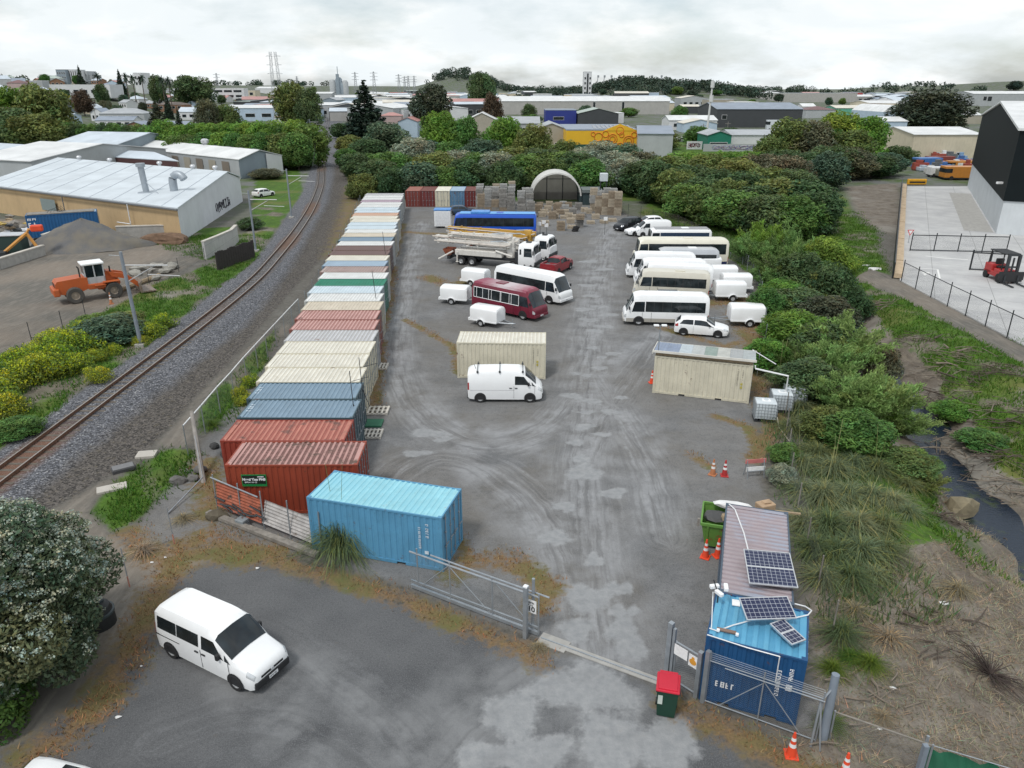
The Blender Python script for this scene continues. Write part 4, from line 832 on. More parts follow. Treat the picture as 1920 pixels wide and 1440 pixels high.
dup(t1,(-5.15,66.3,0),R(-14),'white covered trailer hitched close behind the tail of the maroon minibus')
dup(t1,(-3.6,73.0,0),R(-24),'white covered trailer behind the white mid-yard minibus, partly hidden by the maroon bus')
for(x,y,a,lb)in[(19.6,59.55,176,'white covered trailer behind the nearest white minibus, closest to the camera on the right'),(20.35,67.4,177,'white covered trailer half covered by the green bush'),(21.8,70.4,178,'white covered trailer just behind the one by the green bush'),(21.4,73.9,178,'white covered trailer, second from the far end of the right-hand trailers'),(20.9,78.3,178,'white covered trailer, farthest of the right-hand trailers')]:
 dup(t1,(x,y,0),R(a),lb,scale=1.08)
BOOMW=paint('worn_white_paint',(.66,.64,.6),.5,.08,1.5,rust=.1,rcol=(.3,.16,.09),dirt=.35,dcol=(.38,.33,.28));BOOMY=paint('worn_yellow_paint',(.5,.29,.05),.5,.14,1.5,rust=.25,rcol=(.16,.1,.06),dirt=.4,dcol=(.25,.19,.1))
def pump(name,label,boommat,n=4,x0=-6.2):
 t=thing(name,label,'truck',group='concrete pump trucks with folded booms')
 st=[(5.55,.55,1.25,1.6,1.7,1.0,1.08,1.08,1.04,.8),(5.45,.5,1.3,1.68,1.78,1.1,1.16,1.15,1.1,.85),(5.3,.5,1.35,2.45,2.72,1.12,1.18,1.17,1.08,.85),(5.05,.5,1.35,2.5,2.86,1.12,1.18,1.17,1.08,.85),(3.75,.5,1.35,2.5,2.86,1.12,1.18,1.17,1.08,.85),(3.6,.55,1.35,2.45,2.76,1.08,1.14,1.13,1.04,.8)]
 v=Veh('x','','',st,WHITE);cab=v.body;cab.name='cab';cab.parent=t;
 for args in(('windscreen',GLASS_G,5.32,5.47,3.1),):v.screen(*args,parent=cab)
 for sd in(-1,1):
  v.win('door_window',GLASS_G,sd,4.25,5.2,2.12,2.9,4.25,5.1,parent=cab);v.win('rear_window',GLASS,sd,3.75,3.95,2.3,2.8,parent=cab);v.win('headlight',CHROME,sd,5.44,5.54,.5,1.3,parent=cab)
  b=MB();b.bevbox(5.3,5.42,min(sd*1.25,sd*1.42),max(sd*1.25,sd*1.42),1.75,2.2,.03);b.tube([(5.3,sd*1.1,2.3),(5.36,sd*1.33,2.25)],.02,5);b.build('mirror',BLACK,cab)
 b=MB();b.bevbox(5.4,5.66,-1.15,1.15,.5,.95,.06);b.build('bumper',STEEL_D,cab);b=MB();b.bevbox(4.2,4.75,-.25,.25,2.85,2.95,.03);b.bevbox(3.9,4.1,.5,.75,2.83,3.05,.03);b.build('roof_hatch',BLACK,cab);bpy.data.objects.remove(v.root)
 b=MB();b.box(-4.6,5.0,-.45,.45,.75,1.05);b.box(-4.9,-4.55,-1.1,1.1,.6,.95);b.box(3.2,3.55,-1.1,1.1,.6,1.9);b.build('chassis',STEEL_D,t)
 b=MB();b.bevbox(-3.9,1.7,-1.15,-.5,1.15,1.75,.05);b.bevbox(-3.9,1.7,.5,1.15,1.15,1.75,.05);b.bevbox(-3.0,1.2,-.5,.5,1.1,1.5,.05);b.build('deck',boommat if boommat is not BOOMY else BOOMW,t)
 b=MB();b.lathe([(.55,1.1),(.55,2.2),(.4,2.5),(0,2.5)],14,(2.4,0,0));b.bevbox(2.0,2.9,-.38,.38,2.3,3.3,.08);b.build('boom_turret',boommat,t,smooth=40)
 for k in range(n):
  y=(-.62,.02,.5,-.2)[k];z=(2.5,2.85,2.3,3.3)[k];e=(2.6,3.3,1.8,2.6)[k];s0=(x0,x0-.5,x0+.2,x0+1.5)[k]
  b=MB();b.add([(s0,y-.17,z-.1),(s0,y+.17,z-.1),(s0,y+.17,z+.16),(s0,y-.17,z+.16),(e,y-.22,z-.26),(e,y+.22,z-.26),(e,y+.22,z+.3),(e,y-.22,z+.3)],[(0,1,2,3),(4,5,6,7),(0,1,5,4),(1,2,6,5),(2,3,7,6),(3,0,4,7)])
  for xx in(s0+.2,e-.25):b.cyl((xx,y-.3,z),'y',.2,.6,12)
  for q in range(4):xx=s0+(e-s0)*(q+.7)/4.5;b.box(xx-.06,xx+.06,y-.24,y+.24,z-.24,z+.28)
  o=b.build('boom_section',boommat,t);b=MB();b.tube([(s0-.3,y-.28,z+.05),(s0+1.5,y-.3,z+.02),(e-.6,y-.32,z-.08),(e,y-.28,z+.1)],.075,7);b.build('delivery_pipe',paint('pale_pipe',(.55,.5,.45),.5,.1,rust=.2),o)
  b=MB();b.tube([(e-2.4,y,z+.26),(e-.9,y,z+.42)],.09,7);b.tube([(e-1.0,y,z+.42),(e-.3,y,z+.3)],.05,6);b.build('hydraulic_ram',GALV,o)
 b=MB();b.add([(-5.6,-.75,1.6),(-5.6,.75,1.6),(-4.5,.75,1.6),(-4.5,-.75,1.6),(-5.3,-.4,.8),(-5.3,.4,.8),(-4.7,.4,.8),(-4.7,-.4,.8)],[(0,1,5,4),(1,2,6,5),(2,3,7,6),(3,0,4,7),(4,5,6,7)]);b.build('hopper',paint('hopper_orange',(.42,.12,.06),.5,.2,rust=.3),t)
 for sy in(-1,1):
  b=MB();b.tube([(-4.2,sy*.9,1.5),(-5.9,sy*1.2,.55)],.1,7);b.tube([(-3.6,sy*1.22,1.5),(-3.6,sy*1.22,.45)],.1,8);b.bevbox(-3.75,-3.45,sy*1.22-.15,sy*1.22+.15,.36,.46,.03);b.build('outrigger',BOOMW,t)
  b=MB();b.tube([(1.0,sy*1.2,1.9),(2.9,sy*1.1,1.4)],.11,7);b.build('outrigger',BOOMW,t)
  for xx in(4.7,3.0,-1.9,-3.2):
   a=MB();a.lathe([(.25,.02),(.46,0),(.5,.05),(.5,.28),(.46,.33),(.26,.32)],18,(0,0,0),'y');a.v=[(p[0]+xx,sy*(.82+p[1]),.5+p[2])for p in a.v];w=a.build('wheel',TYRE,t,smooth=40)
   a=MB();a.lathe([(.28,.3),(.16,.2),(.1,.3),(0,.3)],12,(0,0,0),'y');a.v=[(p[0]+xx,sy*(.82+p[1]),.5+p[2])for p in a.v];a.build('rim',RIM,w)
 return t
pw=pump('pump_truck','white concrete pump truck with dirty white folded boom, cab beside the red pickup',BOOMW);pw.location=(-2.35,81.75,0);pw.rotation_euler=(0,0,R(-19.5))
py_=pump('pump_truck','concrete pump truck with yellow-brown folded boom behind the white one',BOOMY,3,-7.6);py_.location=(-.3,86.4,0);py_.rotation_euler=(0,0,R(-24))
k=thing('kiosk_trailer','white box kiosk with light blue roof standing left of the blue bus','kiosk',(-9.85,106.0,0));b=MB();b.bevbox(-1.15,1.15,-.9,.9,.25,2.45,.04);b.build('body',WHITE,k);b=MB();b.bevbox(-1.2,1.2,-.95,.95,2.45,2.62,.04);b.build('roof',paint('sky_blue_unit',(.07,.25,.6),.4),k)
b=MB();b.box(-.98,.98,-.915,-.9,1.3,2.3);b.box(-1.0,1.0,-.915,-.9,.45,1.24);b.build('hatch',plain('panel_white',(.74,.75,.77),.4),k);b=MB();b.tube([(-.5,-.5,.25),(-.5,-.5,0)],.08,6);b.tube([(.5,.5,.25),(.5,.5,0)],.08,6);b.tube([(.5,-.5,.25),(.5,-.5,0)],.08,6);b.tube([(-.5,.5,.25),(-.5,.5,0)],.08,6);b.build('support_leg',STEEL_D,k)
ORG=paint('loader_orange',(.46,.095,.02),.5,.1,1.2,dirt=.3,dcol=(.25,.15,.09),rust=.05)
lo=thing('wheel_loader','dusty orange wheel loader with pale cab in the dirt yard by the railway','wheel loader',(-39.6,67.9,0),R(38));lo.scale=(1.05,1.05,1.08)
b=MB();b.profx([(-3.0,.95),(-3.0,1.75),(-2.8,2.0),(-1.0,2.1),(-.45,2.05),(-.45,1.1),(-1.2,.85),(-2.4,.8)],-.85,.85);b.bevbox(-3.25,-2.75,-1.05,1.05,.75,1.4,.1);b.build('engine_body',ORG,lo)
b=MB();
for i in range(2):
 for j in range(4):b.box(-3.02,-2.995,-.62+j*.32,-.37+j*.32,1.45+i*.2,1.58+i*.2)
b.build('radiator_grille',BLACK,lo)
b=MB();b.bevbox(-.5,.9,-1.0,1.0,1.0,1.45,.06);b.profx([(.3,.8),(.3,1.5),(1.2,2.35),(1.75,2.3),(2.2,1.2),(1.9,.7)],-.5,.5);b.bevbox(.0,.9,-1.2,1.2,1.25,1.35,.03);b.build('front_frame',ORG,lo)
CABG=paint('cab_grey',(.42,.44,.46),.5,.08,dirt=.2);b=MB()
for x,y in((-.55,-.72),(-.55,.72),(.95,-.72),(.95,.72),(.2,-.74),(.2,.74)):b.box(x-.05,x+.05,y-.05,y+.05,1.45,3.05)
b.box(-.6,1.0,-.77,-.7,1.45,2.0);b.box(-.6,1.0,.7,.77,1.45,2.0);b.box(-.6,-.53,-.7,.7,1.45,2.2);b.box(.93,1.0,-.7,.7,1.45,2.0)
cb_=b.build('cab',CABG,lo);b=MB();b.bevbox(-.72,1.1,-.86,.86,3.05,3.22,.05);b.build('cab_roof',WHITE,cb_)
b=MB()
for y in(-.735,.735):b.box(-.5,.15,y-.008,y+.008,2.0,3.0);b.box(.25,.9,y-.008,y+.008,2.0,3.0)
b.box(-.565,-.555,-.66,.66,2.2,3.0);b.box(.96,.97,-.66,.66,2.0,3.0);b.build('cab_window',GLASS_G,cb_)
b=MB()
for y in(-.62,.62):b.add([(1.3,y-.1,2.3),(1.3,y+.1,2.3),(1.5,y+.1,1.85),(1.5,y-.1,1.85),(2.6,y-.1,1.95),(2.6,y+.1,1.95),(2.6,y+.1,1.5),(2.6,y-.1,1.5),(3.7,y-.1,.95),(3.7,y+.1,.95),(3.55,y+.1,.6),(3.55,y-.1,.6)],[(0,1,5,4),(2,3,7,6),(0,3,7,4),(1,2,6,5),(4,5,9,8),(6,7,11,10),(4,7,11,8),(5,6,10,9)])
b.box(2.3,2.5,-.6,.6,1.6,1.8);b.build('lift_arm',ORG,lo)
b=MB();b.profx([(3.6,.15),(3.55,1.0),(3.75,1.25),(3.85,1.2),(3.7,.95),(3.75,.3),(4.9,.2),(4.9,.12)],-1.3,1.3);b.build('bucket',paint('bucket_steel',(.2,.16,.13),.6,.2,rust=.3),lo)
for x in(-1.65,1.45):
 for sy in(-1,1):
  a=MB();a.lathe([(.32,.05),(.62,0),(.7,.08),(.7,.42),(.62,.5),(.34,.47)],22,(0,0,0),'y');a.v=[(p[0]+x,sy*(.72+p[1]),.7+p[2])for p in a.v];w=a.build('wheel',plain('dusty_tyre',(.075,.07,.064),.9),lo,smooth=40)
  a=MB();a.lathe([(.36,.46),(.3,.36),(.12,.36),(.1,.44),(0,.44)],14,(0,0,0),'y');a.v=[(p[0]+x,sy*(.72+p[1]),.7+p[2])for p in a.v];a.build('rim',plain('dusty_rim',(.3,.25,.2),.7),w)
  if x>0:b=MB();b.bevbox(x-.75,x+.6,min(sy*.7,sy*1.25),max(sy*.7,sy*1.25),1.46,1.55,.03);b.build('mudguard',ORG,lo)
b=MB();b.tube([(-.95,-.6,2.0),(-.95,-.6,2.9),(-1.05,-.6,3.05)],.06,8);b.build('exhaust_pipe',BLACK,lo);b=MB();b.tube([(1.5,-.5,2.2),(1.5,-.5,2.75)],.07,7);b.build('work_lamp',BLACK,lo)
FR=paint('forklift_red',(.4,.03,.03),.4,.08);fk=thing('forklift','red forklift with black mast and guard standing on the concrete yard','forklift',(50.4,74.3,.1),R(-92));fk.scale=(1.3,1.3,1.25)
b=MB();b.bevbox(-1.5,-.5,-.62,.62,.45,1.25,.08);b.bevbox(-1.5,.7,-.62,.62,.35,.75,.06);b.bevbox(-.2,.8,-.62,.62,.7,1.0,.05);b.build('body',FR,fk)
b=MB()
for x,y in((-1.2,-.55),(-1.2,.55),(.65,-.55),(.65,.55)):b.tube([(x,y,1.0),(x*.9,y,2.3)],.045,6)
b.bevbox(-1.25,.75,-.62,.62,2.3,2.38,.02);b.build('overhead_guard',BLACK,fk);b=MB();b.bevbox(-.6,-.05,-.3,.3,1.0,1.15,.04);b.bevbox(-.75,-.55,-.3,.3,1.1,1.7,.05);b.build('seat',BLACK,fk)
b=MB()
for y in(-.42,.42):b.box(.95,1.1,y-.09,y+.09,.1,2.35)
for z in(.3,1.3,2.25):b.box(.97,1.08,-.4,.4,z,z+.12)
b.tube([(1.0,0,.3),(1.0,0,2.1)],.07,8);b.build('mast',STEEL_D,fk);b=MB();b.box(1.1,1.22,-.85,.85,.2,.34);b.box(1.1,1.2,-.95,.95,.34,1.0);b.build('fork_carriage',BLACK,fk)
for y in(-.5,.5):b=MB();b.box(1.22,2.5,y-.07,y+.07,.06,.12);b.box(1.22,1.28,y-.07,y+.07,.06,.7);b.build('fork',STEEL_D,fk)
for x,r in((.6,.36),(-1.15,.3)):
 for sy in(-1,1):
  a=MB();a.lathe([(0,0),(r,.02),(r,.24),(r*.6,.26),(0,.26)],16,(0,0,0),'y');a.v=[(p[0]+x,sy*(.42+p[1]),r+p[2])for p in a.v];a.build('wheel',TYRE,fk,smooth=40)
# ================================================================ YARD THINGS
def v3(p,z=0.0):return Vector((p[0],p[1],z))
def chain(b,p0,p1,z0,z1,cell=.09,wd=.0045):
 p0,p1=Vector(p0[:2]),Vector(p1[:2]);d=p1-p0;L=d.length;d.normalize();h=z1-z0;n=int((L+h)/cell)
 for s in(1,-1):
  for k in range(n):
   a=k*cell-h if s>0 else k*cell;x0,y0,x1,y1=a,0,a+s*h,h
   if s<0:x1=a-h
   lo,hi=0.,1.
   dx=x1-x0
   t0,t1=sorted(((0-x0)/dx,(L-x0)/dx));lo,hi=max(lo,t0),min(hi,t1)
   if hi-lo<.01:continue
   q0=(x0+dx*lo,z0+h*lo);q1=(x0+dx*hi,z0+h*hi)
   A=p0+d*q0[0];B=p0+d*q1[0]
   b.add([(A.x-d.x*wd,A.y-d.y*wd,q0[1]),(A.x+d.x*wd,A.y+d.y*wd,q0[1]),(B.x+d.x*wd,B.y+d.y*wd,q1[1]),(B.x-d.x*wd,B.y-d.y*wd,q1[1])],[(0,1,2,3)])
WIRE=plain('mesh_wire',(.3,.32,.33),.5,.5);PIPEW=plain('white_pipe',(.75,.76,.77),.35)
BK_=plain('fence_black',(.012,.016,.02),.5)
def fence(name,label,pts,h,post_mat,wire_mat,spacing=2.5,rail=None,base=0.0,cell=.09,r=.03,cat='fence',group=None,lowrail=False,barbs=0,rail_r=.03,wd=.0045):
 t=thing(name,label,cat,(0,0,0),group=group);b=MB();p=MB();rr=MB();n=0
 for a,c in zip(pts[:-1],pts[1:]):
  a,c=Vector(a[:2]),Vector(c[:2]);L=(c-a).length;m=max(1,round(L/spacing));g0,g1=gz(*a)+base,gz(*c)+base
  for i in range(m+(1 if c==Vector(pts[-1][:2])else 0)):
   q=a+(c-a)*i/m;g_=gz(*q)+base;pm=MB();pm.tube([(q.x,q.y,g_-.1),(q.x,q.y,g_+h+(.25 if barbs else.3 if post_mat is BK_ else.04))],r,7);pm.build('post',post_mat,t,smooth=40)
  for i in range(m):
   q0=a+(c-a)*i/m;q1=a+(c-a)*(i+1)/m;gg=(gz(*q0)+gz(*q1))/2+base;chain(b,q0,q1,gg+.05,gg+h-.03,cell,wd)
   if rail:rr.tube([(q0 .x,q0 .y,gz(*q0)+base+h),(q1 .x,q1 .y,gz(*q1)+base+h)],rail_r,6)
   if lowrail:rr.tube([(q0 .x,q0 .y,gz(*q0)+base+.1),(q1 .x,q1 .y,gz(*q1)+base+.1)],rail_r,6)
   for k in range(barbs):rr.tube([(q0 .x,q0 .y,g0+h+.08+.08*k),(q1 .x,q1 .y,g1+h+.08+.08*k)],.005,3)
 b.build('wire_mesh',wire_mat,t)
 if rail:rr.build('rail',rail,t,smooth=40)
 return t
fence('railway_fence','chain-link fence with pale top rail between the railway and the container row',[(-17.6,35.6),(-18.1,49),(-18.3,61)],1.8,GALV,WIRE,2.6,PIPEW,rail_r=.035)
fence('railway_fence','chain-link fence without a top rail beyond the pale-railed one, behind the farther containers',[(-18.4,63.5),(-19.6,76),(-22,98),(-25.5,126)],1.8,GALV,WIRE,4,None)
fence('yard_fence','rusty chain-link fence at the foot of the trees behind the parked cars',[(15,121),(19.5,112.8),(23.5,105),(24.5,97)],1.9,STEEL_D,plain('rusty_wire',(.12,.1,.08),.7),3,None)
fence('yard_fence','chain-link fence in the undergrowth between the parked vehicles and the stream trees',[(24.6,92),(26,82),(24.6,72),(22.4,63),(19.6,54),(17,47.5)],1.7,GALV,WIRE,4,None)
c0=at(1462,880);fence('yard_fence','low chain-link fence overgrown by tall grass beside the skip',[(18.4,46),(15.9,38.5),(14.2,33),(12.8,27),(11.7,21.5)],1.5,TIMBER_G,WIRE,2.5,None)
t=thing('corner_post','thick grey corner post leaning at the end of the railway fence','post',(-15.6,32.6,0));b=MB();b.tube([(.0,0,-.2),(-1.45,3.1,2.6)],.14,8,.1);b.build('shaft',paint('weathered_post',(.27,.25,.23),.9,.25,3,dirt=.3),t,smooth=40);b=MB();b.tube([(0,0,.35),(-.55,-2.9,.05)],.035,6);b.tube([(0,0,.35),(-.5,1.0,2.2)],.02,5);b.build('stay',GALV,t)
RUSTI=paint('rusty_iron',(.36,.1,.055),.75,.35,2.5,rust=.35,rcol=(.07,.05,.04),dirt=.3,dcol=(.2,.17,.15));SHEETG=paint('weathered_sheet',(.42,.4,.39),.75,.25,2.5,rust=.25,rcol=(.16,.13,.11),dirt=.35)
t=thing('derelict_fence','broken fence of rusty orange iron and grey boards in front of the red container','fence',(0,0,0))
A=at(405,960);B=at(600,1035);d=(B-A).normalized();nrm=Vector((-d.y,d.x));L=(B-A).length
def fpt(s,z,o=0):p=A+d*s+nrm*o;return Vector((p.x,p.y,z))
def sheet(b,s0,s1,z0,z1,k,lean):
 n=int((z1-z0)/.075);n-=n%2;pts=[(z0+(z1-z0)*i/n,.03*(i%2))for i in range(n+1)]
 vs=[]
 for z,o in pts:vs+=[fpt(s0,z,o+lean*z),fpt(s1,z+k,o+lean*z)]
 b.add(vs,[(2*i,2*i+1,2*i+3,2*i+2)for i in range(n)])
b=MB();sheet(b,.1,L*.46,.35,1.6,-.05,.12);b.build('iron_sheet',RUSTI,t,label='rusty orange iron panel');b=MB();sheet(b,L*.46,L,.3,1.35,-.1,.3);b.build('iron_sheet',SHEETG,t,label='grey weathered board panel')
b=MB()
for s in(0,L*.25,L*.47,L*.72,L):p=fpt(s,0,.12);b.tube([(p.x,p.y,-.1),(p.x+.02,p.y,1.95)],.03,6)
b.tube([fpt(-.1,1.78,.1),fpt(L*.45,1.62,.1)],.035,6);b.build('post',GALV,t,smooth=40)
b=MB()
for s in range(10):p=fpt(.15+s*L*.045,0,-.05);q=rnd.uniform(.5,1.5);b.tube([(p.x,p.y,q),(p.x+.5,p.y-.12,q-.12+rnd.uniform(-.2,.2))],.045,5)
b.build('bracket',STEEL_D,t)
b=MB();b.box(-.1,L+.2,-.5,-.2,.05,.22,Matrix.Translation((A.x,A.y,0))@rotz(math.atan2(d.y,d.x)));b.build('kerb_beam',TIMBER_G,t)
t=thing('scrap_block','grey metal box lying at the foot of the rusty orange fence','box',tuple(at(455,985))+(0,),R(-25));b=MB();b.bevbox(-.25,.25,-.2,.2,0,.35,.03);b.build('box',paint('scrap_grey',(.25,.28,.3),.5,.2,rust=.2),t);b=MB();b.tube([(.2,0,.2),(.9,-.1,.1)],.08,7);b.build('spout',STEEL_D,t)
g0=at(772,1103);g1=at(1010,1194);gd=(g1-g0).normalized();ga=math.atan2(gd.y,gd.x);gl=(g1-g0).length
gt=thing('sliding_gate','galvanised mesh sliding gate drawn back to the left of the entrance','gate',(g0 .x,g0 .y,0),ga)
b=MB();b.box(0,gl,-.05,.05,.08,.22);b.box(0,gl,-.03,.03,.36,.44);b.tube([(0,0,1.75),(gl,0,1.75)],.04,7)
for s in(.33,.66,1.0):b.tube([(gl*s-.02,0,.1),(gl*s-.02,0,1.9)],.03,7)
b.tube([(.35,0,.1),(.35,0,2.0)],.03,7)
for x0,x1 in((.35,gl*.32),(gl*.66,gl*.32),(gl*.66,gl*.66),(gl-.05,gl*.68)):b.tube([(x0,0,.15),(x1,0,1.72)],.02,5)
b.build('frame',GALV,gt,smooth=40);b=MB();chain(b,(0,0),(gl,0),.22,1.72);b.build('wire_mesh',WIRE,gt)
b=MB();b.tube([(gl*.15,.2,1.75),(gl+.3,.2,1.72)],.035,6);b.build('guide_rail',GALV,gt)
t=thing('gate_post','square galvanised gate post with a white speed sign at the left of the entrance','post',tuple(at(985,1196))+(0,),ga);b=MB();b.box(-.075,.075,-.075,.075,0,2.25);b.build('post',GALV,t);b=MB();b.box(-.08,.08,-.08,.08,2.25,2.3);b.build('cap',MWHITE,t)
sg=thing('speed_sign','white speed limit sign reading 10 beside the gate post','sign',tuple(at(996,1190))+(0,),ga)
b=MB();b.tube([(0,.12,0),(0,.12,2.4)],.06,8);b.build('post',GALV,sg);b=MB();b.box(-.2,.2,-.02,.0,1.0,1.55);bd=b.build('board',SIGNW,sg);text_mesh('10',.3,BLACK,bd,FACE(0,-.023,1.16),bold=.008)
b=MB();strokes(b,Matrix.Translation((-.15,-.024,1.4)),5,.08,.045,2);strokes(b,Matrix.Translation((-.12,-.024,1.3)),3,.06,.05,3);b.build('small_print',BLACK,bd)
b=MB();p=at(1012,1196);q=at(1245,1282);M_=Matrix.Translation((p.x,p.y,0))@rotz(math.atan2(q.y-p.y,q.x-p.x));b.box(0,(q-p).length,-.16,.16,0,.025,M_);b.box(0,1.1,-.3,.3,0,.03,M_);o=b.build('gate_track',CONC);tag(o,'pale concrete gate track laid across the entrance','gate track');b=MB();b.box(.05,(q-p).length,-.02,.02,.025,.06,M_);b.build('track_rail',GALV,o)
h0=at(1249,1272);h1=at(1308,1310);hd=(h1-h0).normalized();ha=math.atan2(hd.y,hd.x);hl=(h1-h0).length
t=thing('foot_gate','narrow mesh foot gate with white and yellow signs next to the blue container','gate',(h0 .x,h0 .y,0),ha)
for bx in((-.08,.08,-.08,.08,0,2.35),(.11,.2,-.05,.05,.1,2.2),(hl-.14,hl,-.07,.07,0,1.9),(hl+.12,hl+.26,-.07,.07,0,2.1)):b=MB();b.box(*bx);b.build('post',GALV,t)
b=MB();b.tube([(.25,0,1.72),(hl-.15,0,1.72)],.03,6);b.tube([(.25,0,.15),(hl-.15,0,.15)],.03,6);b.tube([(.25,0,.1),(.25,0,1.75)],.03,6);b.build('frame',GALV,t);b=MB();chain(b,(.2,0),(hl-.1,0),.15,1.7);b.build('wire_mesh',WIRE,t)
b=MB();b.box(.22,.72,-.05,-.035,1.25,1.66);b.build('white_board',SIGNW,t,label='blank white sign board');b=MB();b.box(.78,1.1,-.05,-.035,1.15,1.62);wb_=b.build('warning_board',SIGNW,t,label='white sign with orange figure');b=MB();
b.lathe([(.13,0),(.13,.004),(0,.004)],14,(0,0,0),'y');b.v=[(p_[0]+.94,-.051-p_[1],p_[2]*.9+1.36)for p_ in b.v];b.lathe([(.06,0),(.06,.004),(0,.004)],10,(.94,-.055,1.5),'y');b.build('orange_figure',paint('sign_orange',(.65,.3,.04),.5),wb_)
f0=h1+hd*.2;f1=at(1528,1392)
fr_=fence('entrance_fence','tubular galvanised fence with crossed braces in front of the blue half container',[tuple(f0),tuple(f1)],1.75,GALV,WIRE,1.55,GALV,lowrail=True,barbs=4,r=.022,rail_r=.02,wd=.0028)
b=MB();fd=(f1-f0).normalized();fl=(f1-f0).length
for a0,a1 in((.5,1.75),(3.0,1.75)):p0=f0+fd*a0;p1=f0+fd*a1;b.tube([(p0 .x,p0 .y,.1),(p1 .x,p1 .y,1.6)],.017,5)
b.tube([(f0 .x+fd.x*.5,f0 .y+fd.y*.5-.1,1.72),(f1 .x,f1 .y-.1,1.72)],.02,6);b.build('brace',GALV,fr_)
hp=at(1543,1385);t=thing('heavy_post','stout blue-grey strainer post with props at the corner by the cones','post',(hp.x,hp.y,0));b=MB();b.tube([(0,0,-.1),(.12,.25,2.3)],.14,9,.12);b.build('shaft',paint('post_blue_grey',(.2,.235,.28),.6,.12,2,dirt=.2),t,smooth=40);b=MB();b.tube([(-.35,-.1,1.6),(-.5,-.3,0)],.04,6);b.tube([(-.35,-.1,1.6),(.1,.2,1.85)],.03,5);b.tube([(-.35,-.1,1.6),(-.3,-.5,.05)],.03,5);b.build('prop',GALV,t)
fence('boundary_fence','low sagging pipe fence running right from the strainer post over bare ground',[(hp.x+.2,hp.y),tuple(at(1735,1448))],1.1,GALV,WIRE,2.2,TIMBER_G,rail_r=.025)
t=thing('gate_post','grey square post at the bottom edge by the green cloth','post',tuple(at(1716,1470))+(0,));b=MB();b.box(-.07,.07,-.07,.07,0,1.5);b.build('post',paint('post_blue_grey',(.2,.235,.28)),t)
GCL=paint('green_shade_cloth',(.005,.09,.045),.7,.25,1.5);p0=at(1735,1450);p1=at(2000,1530);t=thing('shade_cloth_fence','dark green shade cloth sagging along the bottom right corner','fence',(0,0,0));b=MB();n=24;vs=[]
for i in range(n+1):
 q=p0+(p1-p0)*i/n;s=.06*math.sin(i*1.7);vs+=[(q.x,q.y+.1+s,.05),(q.x+.03,q.y+.3+s*2,.42-.1*abs(math.sin(i*.8))),(q.x,q.y+.42+s,.72-.14*abs(math.sin(i*.5)))]
b.add(vs,[(3*i+k,3*i+3+k,3*i+4+k,3*i+1+k)for i in range(n)for k in range(2)]);b.build('cloth',GCL,t,smooth=60);b=MB();b.tube([(p0 .x,p0 .y+.3,0),(p0 .x+.1,p0 .y+.42,1.0)],.05,7);b.tube([(p0 .x,p0 .y+.42,.74),(p1 .x,p1 .y+.42,.7)],.015,5);b.build('post',GALV,t)
t=thing('wheelie_bin','dark green wheelie bin with a bright red lid at the foot gate','bin',tuple(at(1248,1333))+(0,),R(-14));t.scale=(1.15,1.15,1.15);b=MB();b.add([(-.24,-.25,.05),(.24,-.25,.05),(.24,.2,.05),(-.24,.2,.05),(-.29,-.34,1.0),(.29,-.34,1.0),(.29,.3,1.0),(-.29,.3,1.0)],[(0,1,5,4),(1,2,6,5),(2,3,7,6),(3,0,4,7),(0,3,2,1)]);b.bevbox(-.31,.31,-.36,.32,.95,1.0,.01);b.build('body',plain('bin_green',(.006,.045,.026),.5),t)
b=MB();b.bevbox(-.32,.32,-.39,.33,1.0,1.07,.03);b.bevbox(-.26,.26,-.33,.28,1.06,1.1,.02);b.bevbox(-.25,.25,.33,.42,.98,1.05,.02);b.build('lid',paint('bin_red',(.52,.012,.035),.4,.08),t);b=MB();b.box(-.245,-.12,-.345,-.335,.55,.85);b.build('sticker',paint('sticker_pale',(.55,.6,.55),.5),t)
for s in(-1,1):b=MB();b.lathe([(0,0),(.1,.0),(.1,.06),(0,.06)],14,(s*.27-.03,.22,.1),'x');b.build('wheel',BLACK,t)
CO=paint('cone_orange',(.72,.07,.025),.5,.1);COD=paint('cone_faded',(.42,.16,.07),.6,.2,dirt=.3);CW=plain('cone_white',(.75,.75,.75),.5)
def cone(label,loc,h=.9,mat=CO,tilt=None):
 t=thing('traffic_cone',label,'traffic cone',loc,rnd.uniform(0,3),'orange traffic cones');b=MB();b.bevbox(-.2,.2,-.2,.2,0,.05,.015);b.build('base',mat,t);b=MB();b.lathe([(.15,.05),(.14,.12),(.035,h),(0,h)],16);b.build('body',mat,t,smooth=50)
 for a,c in((.42,.56),(.68,.8)):
  b=MB();k=lambda q:.15-.115*q;b.lathe([(k(a)+.004,a*h),(k(c)+.004,c*h)],16);b.build('band',CW,t,smooth=50)
 return t
P3=lambda u,v:tuple(at(u,v))+(0,)
for lb,u,v,m in[('clean orange cone nearest the green skip',1322,1045,CO),('orange cone tucked against the dark container behind another cone',1345,1043,CO),('faded brown-orange cone standing alone on the gravel',1336,890,COD),('dark red cone next to the faded brown one',1358,892,paint('cone_red',(.4,.03,.03),.5)),('orange and white cone by the strainer post at the bottom',1483,1416,CO),('orange cone cut off by the bottom edge',1582,1455,CO),('orange cone at the left end of the panel-roofed container',1222,718,CO)]:cone(lb,P3(u,v),.9,m)
cone('large faded cone beside the wheel loader',tuple(at(209,570))+(0,),1.1,COD)
t=thing('road_barrier','white folding barrier with a red top board near the scrub','barrier',P3(1413,893),R(8));b=MB()
for x in(-.45,.45):b.tube([(x,-.25,0),(x,0,1.0)],.025,5);b.tube([(x,.25,0),(x,0,1.0)],.025,5)
